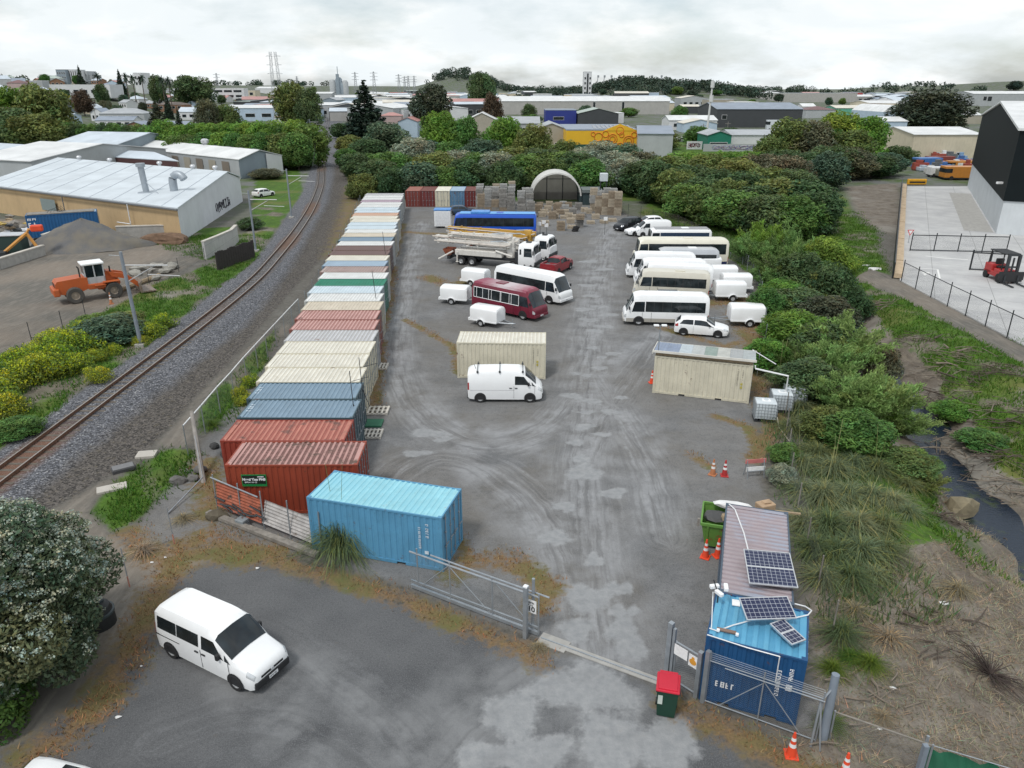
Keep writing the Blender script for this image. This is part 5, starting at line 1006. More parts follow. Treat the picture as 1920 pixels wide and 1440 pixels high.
b.tube([(-.45,-.15,.4),(.45,-.15,.4)],.02,5);b.build('leg',GALV,t);b=MB();b.box(-.55,.55,-.03,.0,.78,1.0);b.build('board',paint('faded_board_red',(.5,.16,.15),.6,.2),t);b=MB();b.box(-.5,.5,-.12,-.1,.35,.62);b.build('board',SIGNW,t)
SKG=paint('skip_green',(.12,.27,.05),.6,.12,2,rust=.25,rcol=(.2,.09,.03),dirt=.2);sp=thing('skip_bin','lime green skip bin full of rubbish beside the dark solar container','skip bin',(9.75,27.25,0),R(-17));sp.scale=(.92,.95,1)
b=MB();b.add([(-1.35,-.7,.15),(1.35,-.7,.15),(1.35,.7,.15),(-1.35,.7,.15),(-1.6,-.95,1.35),(1.6,-.95,1.35),(1.6,.95,1.35),(-1.6,.95,1.35)],[(0,3,2,1),(0,1,5,4),(1,2,6,5),(2,3,7,6),(3,0,4,7)])
b.box(-1.64,1.64,-1.0,-.92,1.28,1.4);b.box(-1.64,1.64,.92,1.0,1.28,1.4);b.box(-1.66,-1.58,-.92,.92,1.28,1.4);b.box(1.58,1.66,-.92,.92,1.28,1.4)
for x in(-1.3,-.45,.45,1.3):b.add([(x-.05,-.76,.2),(x+.05,-.76,.2),(x+.05,-1.0,1.3),(x-.05,-1.0,1.3)],[(0,1,2,3)])
b.build('bin',SKG,sp)
t=thing('rubbish_heap','heap of white sheeting, cardboard and scrap in the green skip','rubbish',(9.75,27.25,1.0),R(-17))
def rock(b,c,r,seed,sq=(1,1,.7),n=1):
 q=random.Random(seed);bm=bmesh.new();bmesh.ops.create_icosphere(bm,subdivisions=n,radius=1)
 ax=[(Vector((q.gauss(0,1),q.gauss(0,1),q.gauss(0,1))).normalized(),q.uniform(.5,.95))for _ in range(7)]
 bm.verts.index_update();vs=[]
 for w in bm.verts:
  p=w.co.normalized();k=1.0
  for a_,h_ in ax:
   dp=p.dot(a_)
   if dp>0:k=min(k,h_/max(dp,.2))
  k*=1+q.uniform(-.06,.06);vs.append((c[0]+p.x*r*k*sq[0],c[1]+p.y*r*k*sq[1],c[2]+p.z*r*k*sq[2]))
 fs=[[x.index for x in f.verts]for f in bm.faces];bm.free();b.add(vs,fs)
for i in range(4):
 b=MB();rock(b,(-.9+i*.5,rnd.uniform(-.3,.3),.3),.55,40+i,(1,.8,.5),2);b.build('scrap',[plain('scrap_dark',(.06,.06,.06)),TIMBER,paint('scrap_red',(.4,.05,.04)),TIMBER][i],t)
b=MB();rock(b,(-.2,.55,.6),.7,3,(1.3,.5,.3),2);b.build('white_sheeting',paint('sheeting',(.7,.7,.7),.6),t);b=MB();b.box(-.2,2.6,.5,.6,.55,.62,rotz(R(4)));b.build('plank',TIMBER,t)
b=MB();b.tube([(-1.62,.95,1.0),(-1.62,.95,1.95)],.05,6)if 0 else b.box(-1.65,-1.55,-.9,-.8,.2,.55);b.build('plank',TIMBER_G,t)
t=thing('cardboard_box','crumpled brown cardboard box behind the dark container by the skip','box',(10.6,26.6,0),R(20));b=MB();b.bevbox(-.35,.35,-.25,.25,0,2.5,.04);b.build('box',paint('cardboard',(.4,.28,.18),.85),t);b=MB();rock(b,(.1,0,2.5),.3,6,(1,.7,.5));b.build('flap',paint('cardboard',(.4,.28,.18)),t)
CELL=NT('solar_cells');c=CELL.coord(False);br=CELL.n('ShaderNodeTexBrick');br.offset=0;br.inputs['Scale'].default_value=1;br.inputs['Brick Width'].default_value=.158;br.inputs['Row Height'].default_value=.158;br.inputs['Mortar Size'].default_value=.006
CELL.l(c,br.inputs['Vector']);CELLM=CELL.out(CELL.mix(br.outputs['Fac'],CELL.mix(CELL.noise(c,3),(.012,.017,.05),(.02,.028,.075)),(.42,.44,.5)),.12)
ALU=plain('aluminium',(.62,.63,.65),.35,.6)
def solar(label,M,w,h,sub=1,tilt=0):
 t=thing('solar_panel',label,'solar panel',group='solar panels on the containers');t.matrix_world=M;b=MB()
 for i in range(sub):
  y0=h*i/sub-h/2;y1=y0+h/sub;b.box(-w/2,w/2,y0,y0+.035,.05,.095);b.box(-w/2,w/2,y1-.035,y1,.05,.095);b.box(-w/2,-w/2+.035,y0+.035,y1-.035,.05,.095);b.box(w/2-.035,w/2,y0+.035,y1-.035,.05,.095)
 for x in(-w*.35,w*.35):b.box(x-.02,x+.02,-h/2+.1,h/2-.1,-.05,.048)
 b.build('frame',ALU,t)
 for i in range(sub):b=MB();y0=h*i/sub-h/2;b.box(-w/2+.035,w/2-.035,y0+.035,y0+h/sub-.035,.06,.085);b.build('cells',CELLM,t)
def onroof(u,v,z):p=at(u,v,z);return Vector((p.x,p.y,z))
c4=onroof(1443,1068,2.85);solar('large double solar panel on the worn purple-grey container roof',Matrix.Translation(c4)@rotz(R(-9))@Matrix.Rotation(R(8),4,'X'),1.62,1.72,2)
c5=onroof(1438,1143,2.95);solar('long solar panel propped across the gap above the blue container',Matrix.Translation(c5)@rotz(R(3))@Matrix.Rotation(R(14),4,'X'),1.62,.86)
c6=onroof(1476,1188,2.75);solar('small pair of solar panels lying skewed on the blue roof',Matrix.Translation(c6)@rotz(R(24))@Matrix.Rotation(R(3),4,'X'),.56,.98,2)
b=MB()
def roofline(pts,z=2.62):return[onroof(u,v,z)for u,v in pts]
b.tube(roofline([(1330,1178),(1345,1183),(1375,1172),(1420,1160),(1470,1163),(1515,1153),(1522,1145),(1510,1137),(1490,1132)],2.64),.022,5);b.tube(roofline([(1326,1190),(1400,1214),(1462,1231)],2.63),.02,5);b.tube([onroof(1462,1231,2.63),Vector(tuple(at(1450,1302,.9))+(.9,))],.02,5);b.tube(roofline([(1337,1110),(1334,1178)],2.64),.018,5)
tag(b.build('white_cable',PIPEW),'white cable looped over the patchy blue container roof','cable')
b=MB();b.tube(roofline([(1367,945),(1378,955),(1395,1000),(1404,1036)],2.66),.025,5);tag(b.build('white_cable',PIPEW),'white cable across the purple-grey container roof to the double panel','cable')
t=thing('security_camera','white security camera cluster on a bracket at the corner of the blue container','camera',tuple(onroof(1345,1128,2.6)),R(-20));b=MB();b.tube([(0,0,-.1),(0,0,.5)],.03,6);b.tube([(0,0,.3),(-.2,-.1,.9)],.02,5);b.build('bracket',STEEL_D,t)
for q,(x,y,z,a)in enumerate(((-.12,.1,.5,30),(.12,-.1,.4,-40),(-.1,-.2,.62,100))):b=MB();b.bevbox(-.16,.16,-.07,.07,z,z+.13,.025,rotz(R(a))@Matrix.Translation((x,y,0)));b.build('camera_head',WHITE,t)
t=thing('loose_fittings','rusty bracket with two small white lamps lying on the blue roof','fittings',tuple(onroof(1365,1185,2.6)),R(-20));b=MB();b.bevbox(-.35,.25,-.06,.06,0,.07,.02);b.build('bracket',paint('rusty_fitting',(.2,.13,.1),.7),t)
for x in(-.3,.28):b=MB();b.bevbox(x-.05,x+.05,-.13,-.04,.0,.1,.02);b.build('lamp',WHITE,t)
t=thing('white_board','small white board lying flat on the blue container roof','board',tuple(onroof(1380,1131,2.59)),R(-15));b=MB();b.bevbox(-.13,.13,-.16,.16,0,.03,.01);b.build('board',SIGNW,t)
t=thing('lean_roof','low roof of grey and bluish clear panels laid over the cream container','roof',(12.45,44.75,2.6),R(-17.6));cols=[(.17,.22,.33),(.16,.21,.32),(.42,.48,.52),(.4,.42,.41),(.17,.24,.2),(.42,.42,.38),(.3,.31,.31),(.33,.36,.36)]
TL_=Matrix.Rotation(R(-4),4,'X');Lr=6.3
for i,cl in enumerate(cols):
 b=MB();x0=-Lr/2+Lr*i/8;n=8;vs=[]
 for k in range(n+1):x=x0+.003+(Lr/8-.006)*k/n;vs+=[TL_@Vector((x,-1.3,.18+.018*(k%2))),TL_@Vector((x,1.3,.18+.018*(k%2)))]
 b.add(vs,[(2*k,2*k+2,2*k+3,2*k+1)for k in range(n)]);b.build('panel',paint('roof_panel_%d'%i,cl,.3,.18,2.5,dirt=.35,dcol=(.4,.42,.42)),t)
b=MB();b.box(-Lr/2-.04,Lr/2+.04,-1.4,-1.31,.16,.3,TL_);b.box(-Lr/2-.04,Lr/2+.04,1.31,1.36,.1,.2,TL_);b.box(-Lr/2-.06,-Lr/2-.01,-1.3,1.3,.04,.22,TL_);b.build('gutter',paint('gutter_cream',(.62,.6,.55),.5),t)
b=MB();b.box(-3.0,3.0,-1.1,-1.0,-.0,.2);b.box(-3.0,3.0,1.0,1.1,-.0,.08);b.build('batten',TIMBER,t)
G_=Vector((14.95,42.35,2.75));tk=at(1478,705,2.3);b=MB();b.tube([G_+Vector((0,-.05,0)),G_+Vector((.02,-.1,-.2)),(tk.x,tk.y,2.3),(tk.x,tk.y,1.0)],.055,8);o=b.build('downpipe',PIPEW,smooth=40);tag(o,'white rainwater pipe from the panelled roof to the water tanks','pipe')
b=MB();b.tube([Vector((15.7,45.3,2.7)),Vector(tuple(at(1455,683,2.4))+(2.4,))],.03,6);tag(b.build('pole',PIPEW),'thin white pole reaching from the panelled roof into the bushes','pole')
mp_=at(1236,668,2.6);t=thing('lamp_mast','thin mast with twin white floodlights at the corner of the panelled roof','lamp',(mp_.x,mp_.y+.4,0));b=MB();b.tube([(0,0,1.5),(0,0,4.55)],.035,7);b.build('mast',GALV,t)
for s in(-1,1):b=MB();b.bevbox(s*.25-.17,s*.25+.17,-.14,.1,4.5,4.6,.03);b.build('floodlight',WHITE,t)
TANK=paint('tank_plastic',(.55,.6,.63),.35,.08,2)
def ibc(label,loc,a):
 t=thing('water_tank',label,'water tank',loc,a,'caged water tanks');b=MB();b.bevbox(-.55,.55,-.45,.45,.15,1.1,.1);b.lathe([(.12,1.1),(.12,1.16),(0,1.16)],14);b.build('tank',TANK,t,smooth=40);b=MB();b.bevbox(-.22,.22,-.18,.18,1.09,1.13,.01);
 b.build('lid',WHITE,t);b=MB()
 for k in range(8):x=-.56+1.12*k/7;b.tube([(x,-.475,.15),(x,-.475,1.08)],.011,4);b.tube([(x,.475,.15),(x,.475,1.08)],.011,4)
 for k in range(6):y=-.46+.92*k/5;b.tube([(-.575,y,.15),(-.575,y,1.08)],.011,4);b.tube([(.575,y,.15),(.575,y,1.08)],.011,4)
 for k in range(6):
  z=.2+.17*k
  for y in(-.475,.475):b.tube([(-.575,y,z),(.575,y,z)],.011,4)
  for x in(-.575,.575):b.tube([(x,-.475,z),(x,.475,z)],.011,4)
 b.build('cage',GALV,t);b=MB();b.box(-.58,.58,-.48,.48,.0,.04);b.box(-.55,-.4,-.45,.45,.04,.14);b.box(.4,.55,-.45,.45,.04,.14);b.box(-.08,.08,-.45,.45,.04,.14);b.build('pallet',STEEL_D,t);return t
i1=ibc('caged white water tank nearest the camera by the cream container',P3(1432,785),R(-10));i1 .scale=(1.12,1.12,1.1)
p=at(1462,768);dup(i1,(p.x,p.y,0),R(-10),'caged water tank behind the front one, under the white pipe');p=at(1488,758);dup(i1,(p.x,p.y,0),R(-10),'caged water tank farthest back, half in the bushes')
b=MB();q=at(1455,800);b.tube([(q.x,q.y,.6),(q.x+.1,q.y-.2,.05),(q.x+.05,q.y-3.0,.05),(q.x-.4,q.y-4.2,.05)],.03,6);tag(b.build('hose',paint('hose_beige',(.5,.45,.36),.6)),'pale hose lying on the ground below the water tanks','hose')
def pallet_mb(b,w,dpt,n,seed,lh=.14,junk=True):
 r=random.Random(seed);z=0
 for i in range(n):
  dx,dy=r.uniform(-.03,.03),r.uniform(-.03,.03)
  for s in(-1,0,1):b.box(-w/2+dx,w/2+dx,s*(dpt/2-.05)-.05+dy,s*(dpt/2-.05)+.05+dy,z+.02,z+lh*.72)
  for s in(-1,1):b.box(s*(w/2-.05)-.05+dx,s*(w/2-.05)+.05+dx,-dpt/2+dy,dpt/2+dy,z,z+.018)
  k=6
  for j in range(k):x=-w/2+(w-.1)*j/(k-1);b.box(x+dx,x+.1+dx,-dpt/2+dy,dpt/2+dy,z+lh*.72,z+lh-.006)
  z+=lh
PG='pallets lying at the container doors'
b=MB();pallet_mb(b,1.25,1.1,1,1,.16);PALW=paint('pale_pallet_wood',(.55,.52,.47),.8,.2,4,dirt=.25);o=b.build('pallet',PALW);o.location=P3(711,689);tag(o,'pale pallet at the doors of the cream containers, farther of the three','pallet',PG)
o2=o.copy();link(o2);o2 .location=P3(706,772);o2 .scale=(1.25,1,1);o2['label']='pale pallet at the doors just behind the blue-grey containers';o3=o.copy();link(o3);o3 .location=P3(697,816);o3['label']='pale pallet nearest the camera, beside the dark container doors'
b=MB();b.bevbox(-.62,.62,-.5,.5,0,.12,.02);o=b.build('door_mat',paint('mat_green',(.03,.14,.08),.8,.15));o.location=P3(698,795);tag(o,'green mat board lying beside the nearest pallet','mat')
t=thing('antenna_frame','thin black aerial frame standing on the container doors beside the blue-grey containers','aerial',(-8.35,37.7,0));b=MB()
for x,y in((-.25,-1.2),(-.15,.9)):b.tube([(x,y,2.55),(x-.05,y,4.6)],.022,5);b.tube([(x,y,4.0),(x+.9,y+.3,4.15)],.015,4);b.tube([(x,y,2.7),(x+.35,y,1.6)],.02,5)
b.build('pole',BLACK,t)
for yy,lb in((58.3,'thin black pole leaning on the container row beside the green roof'),(75.5,'thin black pole on the container row by the dark rusted roof')):b=MB();b.tube([(0,0,0),(-.15,0,2.3)],.025,5);o=b.build('pole',BLACK);o.location=(rx(yy)-.5,yy,2.58);tag(o,lb,'pole','thin poles on the container row')
WG_=[paint('pallet_grey',(.235,.225,.21),.85,.25,3,dirt=.3,dcol=(.09,.08,.07)),paint('pallet_brown',(.27,.215,.155),.85,.22,3,dirt=.25,dcol=(.14,.1,.07)),paint('pallet_light',(.4,.34,.26),.85,.2,3,dirt=.2,dcol=(.2,.15,.1)),paint('pallet_silver',(.36,.36,.35),.85,.2,3,dirt=.3,dcol=(.14,.13,.12))]
PROT={};HN_={3:.42,5:.7,8:1.12,9:1.26}
for n in(3,5,8,9):b=MB();pallet_mb(b,1.12,1.12,max(2,round(n*.62)),n,HN_[n]/max(2,round(n*.62)));o=b.build('pallet_stack',WG_[0]);o.hide_render=False;PROT[n]=o
used=set()
def stack(n,x,y,z,mat,label,a=None,group='stacks of wooden pallets'):
 if n not in used:used.add(n);o=PROT[n]
 else:o=link(PROT[n].copy())
 o.location=(x,y,z);o.rotation_euler=(0,0,rnd.uniform(-.06,.06)if a is None else a);o.material_slots[0].link='OBJECT';o.material_slots[0].material=mat
 return tag(o,label,'pallet stack',group)
LBG='weathered grey pallet stack in the big block between the end containers and the hoop shelter';HN={3:.42,5:.7,8:1.12,9:1.26}
def column(x,y,top,mats,lb):
 z=0
 while z<top-.35:
  n=9 if top-z>1.6 else(8 if top-z>1.0 else 5 if top-z>.6 else 3);stack(n,x+rnd.uniform(-.06,.06),y+rnd.uniform(-.06,.06),z,rnd.choice(mats),lb);z+=HN[n]+.002
for Y,u0,u1,vt,mats in[(116.8,894,964,366,[0,0,1,0]),(114.6,970,1003,373,[0,1,0]),(117.6,970,1000,358,[0,3]),(119.8,892,965,356,[3,0]),(122.6,892,966,347,[3,3,0]),(126.2,894,966,342,[3,2,3]),(124.5,978,1000,346,[3,0])]:
 x0,x1=atY(u0,vt,Y).x,atY(u1,vt,Y).x;n=max(2,round((x1-x0)/1.22))
 for i in range(n):
  x=x0+.6+(x1-x0-1.2)*i/(n-1);zt=atY(900,vt+rnd.uniform(-4,7),Y).z;column(x,Y,zt,[WG_[k]for k in mats],LBG)
LBR='brown pallet stack in the tall wall of pallets at the right of the hoop shelter'
for i,(u,vt,Y)in enumerate([(1124,368,117.5),(1136,362,117.3),(1148,357,117),(1160,356,116.6),(1114,352,121),(1126,354,121),(1138,352,121),(1150,351,120.4),(1160,362,119)]):
 q=atY(u,vt,Y);column(q.x,Y,q.z,[WG_[1],WG_[1],WG_[2]]if i<4 else[WG_[2],WG_[3]],LBR)
for u,v,n,m,lb in[(1052,434,9,1,'tall brown pallet stack standing alone on the gravel in front of the shelter'),(1087,427,8,0,'dark grey pallet stack in front of the hoop shelter, right of the lone brown one'),(1022,425,5,2,'light timber pallet stack just right of the blue bus tail'),(1036,412,8,1,'pallet stack behind the lone brown one'),(1016,408,5,2,'light low pallet stack right beside the big grey block'),(1070,420,5,2,'light pallet stack left of the dark grey one'),(1067,410,5,2,'light pallet stack directly behind another in front of the shelter'),(1044,396,8,1,'brown pallet stack at the mouth of the hoop shelter'),(1027,396,5,2,'light pallet stack at the left mouth of the shelter'),(1010,398,8,1,'reddish brown pallet stack leaning by the left foot of the shelter'),(1060,394,5,3,'grey-white wrapped stack at the middle of the shelter mouth'),(1085,395,8,0,'greyish pallet stack at the right foot of the shelter'),(1103,402,5,2,'light pallet stack between the shelter and the tall wall'),(1117,412,5,2,'pale pallet stack at the foot of the tall brown wall'),(1133,420,3,2,'low pale pallet pile left at the foot of the tall wall'),(1149,417,3,2,'low pale pallet pile right at the foot of the tall wall'),(1072,430,3,2,'low pallet pile beside the lone brown stack')]:
 p=at(u,v-1);stack(n,p.x,p.y+.5,0,WG_[m],lb)
q=at(1087,427);stack(5,q.x+.05,q.y+.45,1.125,WG_[1],'brown pallets on top of the dark grey stack');q=at(1062,394)
for i in range(3):b=MB();b.lathe([(.2,.0),(.42,.0),(.46,.06),(.46,.17),(.42,.23),(.2,.23)],16);o=b.build('tyre',TYRE,smooth=40);p=at(1078,434);o.location=(p.x+.1*i,p.y+.1,.235*i);tag(o,'old black tyre piled at the foot of the dark grey pallet stack','tyre','pile of old tyres')
for i,(u,v,n,m)in enumerate([(1012,388,5,1),(1020,402,5,2),(1032,404,3,2),(1040,410,5,2),(1050,402,5,1),(1058,410,3,2),(1064,402,5,2),(1074,405,8,0),(1080,412,5,2),(1092,408,5,0),(1096,398,5,2),(1108,420,3,2),(1048,388,5,1),(1056,386,5,3),(1066,388,5,1),(1030,386,5,2)]):p=at(u,v);stack(n,p.x,p.y+.4,0,WG_[m],'one of the jumbled pallet piles between the blue bus and the hoop shelter')
hs=thing('hoop_shelter','white fabric hoop shelter open to the yard among the pallet stacks','shelter',(7.55,128.0,0));
def fabric(name,col,k):
 t=NT(name);c=t.coord();cc=t.mix(t.ramp(t.noise(c,.8,4),.35,.65),mul(col,.9),mul(col,1.06));t.out(cc,.6);tr=t.n('ShaderNodeBsdfTranslucent');t.l(cc,tr.inputs[0]);ms=t.n('ShaderNodeMixShader');ms.inputs[0].default_value=k
 o=[n for n in t.t.nodes if n.type=='OUTPUT_MATERIAL'][0];t.l(t.p.outputs[0],ms.inputs[1]);t.l(tr.outputs[0],ms.inputs[2]);t.l(ms.outputs[0],o.inputs[0]);return t.m
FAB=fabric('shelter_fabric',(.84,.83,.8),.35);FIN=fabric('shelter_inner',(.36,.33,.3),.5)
def arch(r,h,z0,n=20):return[(r*math.cos(math.pi*k/n),z0+h*math.sin(math.pi*k/n))for k in range(n+1)]
b=MB();A1=arch(4.3,3.9,1.35);A2=arch(4.05,3.65,1.35);n=len(A1);D_=6
vs=[(x,0,z)for x,z in A1]+[(x,D_,z)for x,z in A1]+[(x,0,z)for x,z in A2]+[(x,D_,z)for x,z in A2]
b.add(vs,[(i,i+1,n+i+1,n+i)for i in range(n-1)]+[(i,i+1,2*n+i+1,2*n+i)for i in range(n-1)]);b.build('canopy',FAB,hs,smooth=40)
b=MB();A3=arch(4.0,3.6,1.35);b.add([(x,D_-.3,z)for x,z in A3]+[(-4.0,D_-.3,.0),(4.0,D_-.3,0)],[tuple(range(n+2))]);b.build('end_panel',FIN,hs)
b=MB()
for x in(-1.4,1.4):b.tube([(x,D_-.4,0),(x,D_-.4,4.7)],.08,6)
b.tube([(-3.6,D_-.4,3.6),(3.6,D_-.4,3.6)],.05,6)
for yy in(2,4):b.tube([(x*.98,yy,z)for x,z in A2],.05,5)
b.build('frame',STEEL_D,hs)
b=MB();b.box(-4.35,-4.0,0,D_,0,1.4);b.box(4.0,4.35,0,D_,0,1.4);b.box(-4.0,4.0,D_-.25,D_,0,1.4);b.build('base_wall',plain('dark_teal',(.025,.045,.05),.6),hs)
t=thing('dark_shed','low dark teal shed roof between the hoop shelter and the tall pallet wall','shed',(13.6,127.5,0));b=MB();b.box(-1.6,1.6,0,4,0,2.0);b.build('wall',plain('dark_teal',(.025,.045,.05),.6),t);b=MB();b.box(-1.7,1.7,-.2,4.2,2.0,2.5);b.build('roof',paint('shed_roof_grey',(.13,.15,.15),.6),t)
q=at(1143,352,4.6);t=thing('white_tank','white plastic tank perched above the pallet wall','tank',(15.0,124.0,0));b=MB();b.bevbox(-.65,.65,-.5,.5,4.3,5.6,.1);b.build('tank',TANK,t);b=MB()
for x in(-.5,.5):
 for y in(-.4,.4):b.tube([(x,y,0),(x,y,4.3)],.06,6)
b.build('stand',STEEL_D,t)
for u,v,lb,h in[(1018,441,'small white notice boards on thin posts right of the blue bus',1.9),(1139,440,'thin white lamp post on the gravel left of the black car',2.2)]:
 p=at(u,v);t=thing('notice_post',lb,'sign',(p.x,p.y,0));b=MB();b.tube([(-.4,0,0),(-.4,0,h)],.03,5)
 if h<2:b.tube([(.5,0,0),(.5,0,h)],.03,5)
 b.build('post',STEEL_D,t)
 for x,z in(((-.5,1.3),(.1,1.5),(.45,1.1))if h<2 else((-.35,1.9),)):b=MB();b.box(x-.25,x+.25,-.06,-.03,z,z+.5);b.build('board',SIGNW,t)
MAST=paint('mast_steel',(.22,.25,.29),.5,.12,2,dirt=.2);ARM=plain('mast_arm',(.45,.46,.47),.5,.4)
def mast(label,x,y,h,lean=0,arms=True,r=.15):
 t=thing('catenary_mast',label,'railway mast',(x,y,gz(x,y)),group='overhead line masts along the railway');b=MB();b.tube([(0,0,0),(lean,0,h)],r,9,r*.8);b.build('pole',MAST,t,smooth=40)
 b=MB();b.bevbox(-.35,.35,-.35,.35,-.1,.22,.03);b.build('foot_block',CONC,t)
 if arms:b=MB();b.tube([(lean,0,h-1.0),(lean+3.2,.2,h-1.05)],.05,6);b.tube([(lean,0,h-2.3),(lean+2.2,.2,h-1.1)],.04,6);b.tube([(lean+1.6,.2,h-1.75),(lean+4.0,.2,h-1.85)],.035,6);b.tube([(lean,0,h-.3),(lean-.9,0,h-.25)],.03,5);b.build('bracket_arm',ARM,t)
 return t
q=at(265,650);mast('tall grey railway mast nearest the camera on the weedy bank',q.x,q.y,7.3,-.15)
for u,v,h,lb in[(480,472,7.2,'railway mast beside the white graffiti wall'),(547,410,7.2,'railway mast on the grass beyond the white warehouse'),(572,300,7.4,'railway mast by the dark bushes further up the line'),(584,262,7.4,'railway mast in front of the pines up the line'),(596,240,7.4,'distant railway mast near the end of the line')]:q=at(u,v);mast(lb,q.x,q.y,h,0,True,.13)
b=MB();pm=[(at(265,650),6.3),(at(480,472),6.2),(at(547,410),6.2),(at(572,300),6.4),(at(596,240),6.4)]
for(a,za),(c,zc2)in zip(pm[:-1],pm[1:]):
 for off,dz in((3.6,-.8),(3.6,.2)):
  pts=[Vector((a.x+(c.x-a.x)*k/8+off,a.y+(c.y-a.y)*k/8,za+(zc2-za)*k/8+dz-.25*(1-(k/4-1)**2)*(dz>0)))for k in range(9)];b.tube(pts,.009,3)
tag(b.build('overhead_wire',STEEL_D),'thin overhead wires strung along the railway line','wire')
for u,v,a,sx,sy,lb in[(275,853,10,1.0,.75,'pale square concrete slab on the grass beside the ballast'),(210,916,28,1.35,.65,'pale long concrete slab nearer the flowering bush')]:q=at(u,v);b=MB();b.bevbox(-sx/2,sx/2,-sy/2,sy/2,-.05,.13,.02);o=b.build('concrete_slab',paint('pale_slab',(.45,.42,.38),.85,.1));o.location=(q.x,q.y,gz(q.x,q.y));o.rotation_euler=(0,0,R(a));tag(o,lb,'slab')
t=thing('cable_box','dark grey cable box lid on the ballast above the slabs','box',P3(232,882),R(35));b=MB();b.bevbox(-.55,.55,-.3,.3,0,.22,.04);b.build('box',plain('box_charcoal',(.06,.06,.065),.7),t);b=MB();b.bevbox(-.5,.5,-.26,.28,.22,.26,.01);b.build('lid',plain('lid_grey',(.17,.17,.175),.7),t)
t=thing('compost_bin','black plastic bin with a rounded lid half under the flowering bush','bin',P3(185,1170),R(-20));b=MB();b.lathe([(.62,0),(.6,.55),(.5,.8),(.25,.92),(0,.95)],18);b.build('body',plain('bin_black',(.012,.014,.015),.6),t,smooth=40);b=MB();b.lathe([(.64,.52),(.64,.6),(.55,.62)],18);b.bevbox(-.4,.2,-.3,.3,.88,1.0,.04);b.build('lid',plain('bin_lid',(.04,.055,.06),.5),t,smooth=40)
for u,v,lb in[(243,1100,'rusty-footed leaning fence stake nearest the van'),(327,1020,'rusty-footed fence stake farther up near the dry tussock')]:q=at(u,v);t=thing('fence_stake',lb,'stake',(q.x,q.y,0));b=MB();b.tube([(0,0,.5),(-.12,.2,1.7)],.022,5);b.build('shaft',GALV,t);b=MB();b.tube([(0,0,-.1),(0,0,.5)],.028,5);b.build('foot',paint('pink_primer',(.45,.2,.15),.7),t)
for i,(u,v,r,m)in enumerate([(335,905,.4,0),(375,885,.35,0),(410,970,.5,1),(330,905,.3,0),(430,855,.45,2),(400,840,.3,2),(365,900,.3,0)]):q=at(u,v);b=MB();rock(b,(0,0,.12),r,i+60,(1.2,.9,.7),2);o=b.build('boulder',[paint('rock_grey',(.13,.125,.12),.9,.3,3),paint('rock_brown',(.1,.085,.06),.9,.3,3),paint('rock_dark',(.05,.05,.05),.9,.3,3)][m]);o.location=(q.x,q.y,0);tag(o,'rough dark boulder on the waste ground around the leaning corner post','boulder','boulders by the leaning corner post')
for i,(u,v,w_)in enumerate([(285,1055,.2),(310,1046,.16),(483,1066,.22),(222,1345,.3),(265,1250,.12),(1770,1133,.5),(1650,1365,.2),(1675,1290,.3),(1640,505,.9),(1625,498,.6)]):q=at(u,v);b=MB();rock(b,(0,0,.03),w_*(.5 if v>900 else 1),80+i,(1,.6,.3));o=b.build('litter',plain('litter_white',(.7,.7,.7),.6));o.location=(q.x,q.y,gz(q.x,q.y));tag(o,'small scrap of white litter lying on the rough ground','litter','scraps of white litter')
BK=plain('fence_black',(.012,.016,.02),.5);BKW=plain('fence_wire_black',(.05,.055,.06),.5)
fence('black_fence','black mesh fence with slim posts along the front edge of the concrete yard',[(40.1,74.2),(39.75,62),(39.6,53),(39.5,38)],1.9,BK,BKW,2.75,BK,base=.08,r=.045,rail_r=.035,cell=.12)
gA,gB=at(1706,470,.1),at(1886,474,.1);fence('black_fence','long black sliding gate across the concrete yard behind the forklift',[tuple(gA),tuple(gB)],1.9,BK,BKW,2.9,BK,base=.1-gz(*gA),r=.06,lowrail=True,rail_r=.06,cell=.13,cat='gate')
gA,gB=at(1818,506,.1),at(1888,510,.1);fence('black_fence','short black gate leaf just left of the forklift',[tuple(gA),tuple(gB)],1.9,BK,BKW,2.3,BK,base=.1-gz(*gA),r=.09,lowrail=True,rail_r=.07,cell=.13,cat='gate')
e0,e1=Vector((40.0,75.5)),Vector((78.5,152));ed=(e1-e0).normalized();ea=math.atan2(ed.y,ed.x);el=(e1-e0).length;t=thing('edge_wall','long low black edge wall topped with pale timber along the concrete yard','wall',(e0 .x,e0 .y,0),ea);b=MB();b.box(0,el,.1,.22,-.3,1.7);b.build('black_board',BK,t);b=MB()
for i in range(12):b.box(el*i/12+.03,el*(i+1)/12-.03,-.75,.05,.1,.55+.06*(i%2))
b.build('timber_cap',paint('pale_timber',(.52,.4,.27),.8,.2,2),t)
p=at(1718,346,.1);t=thing('yellow_barrier','yellow plastic barrier at the far corner of the concrete yard','barrier',(p.x,p.y,.1),0);b=MB();b.bevbox(-1.9,1.9,-.3,.3,0,1.1,.1);b.build('body',paint('barrier_yellow',(.7,.36,.02),.5),t);b=MB();b.box(-1.6,1.6,-.32,-.3,.35,.65);b.build('label_strip',BLACK,t)
RP=paint('road_paint',(.72,.72,.7),.7,.06,3)
b=MB()
def mark(pts,w):
 for(a,c)in zip(pts[:-1],pts[1:]):a,c=at(*a,.1),at(*c,.1);d=(c-a).normalized();n=Vector((-d.y,d.x))*w;b.add([(a.x+n.x,a.y+n.y,.106),(c.x+n.x,c.y+n.y,.106),(c.x-n.x,c.y-n.y,.106),(a.x-n.x,a.y-n.y,.106)],[(0,1,2,3)])
mark([(1735,480),(1770,484),(1815,487)],.13);mark([(1706,502),(1758,505),(1762,522)],.1)
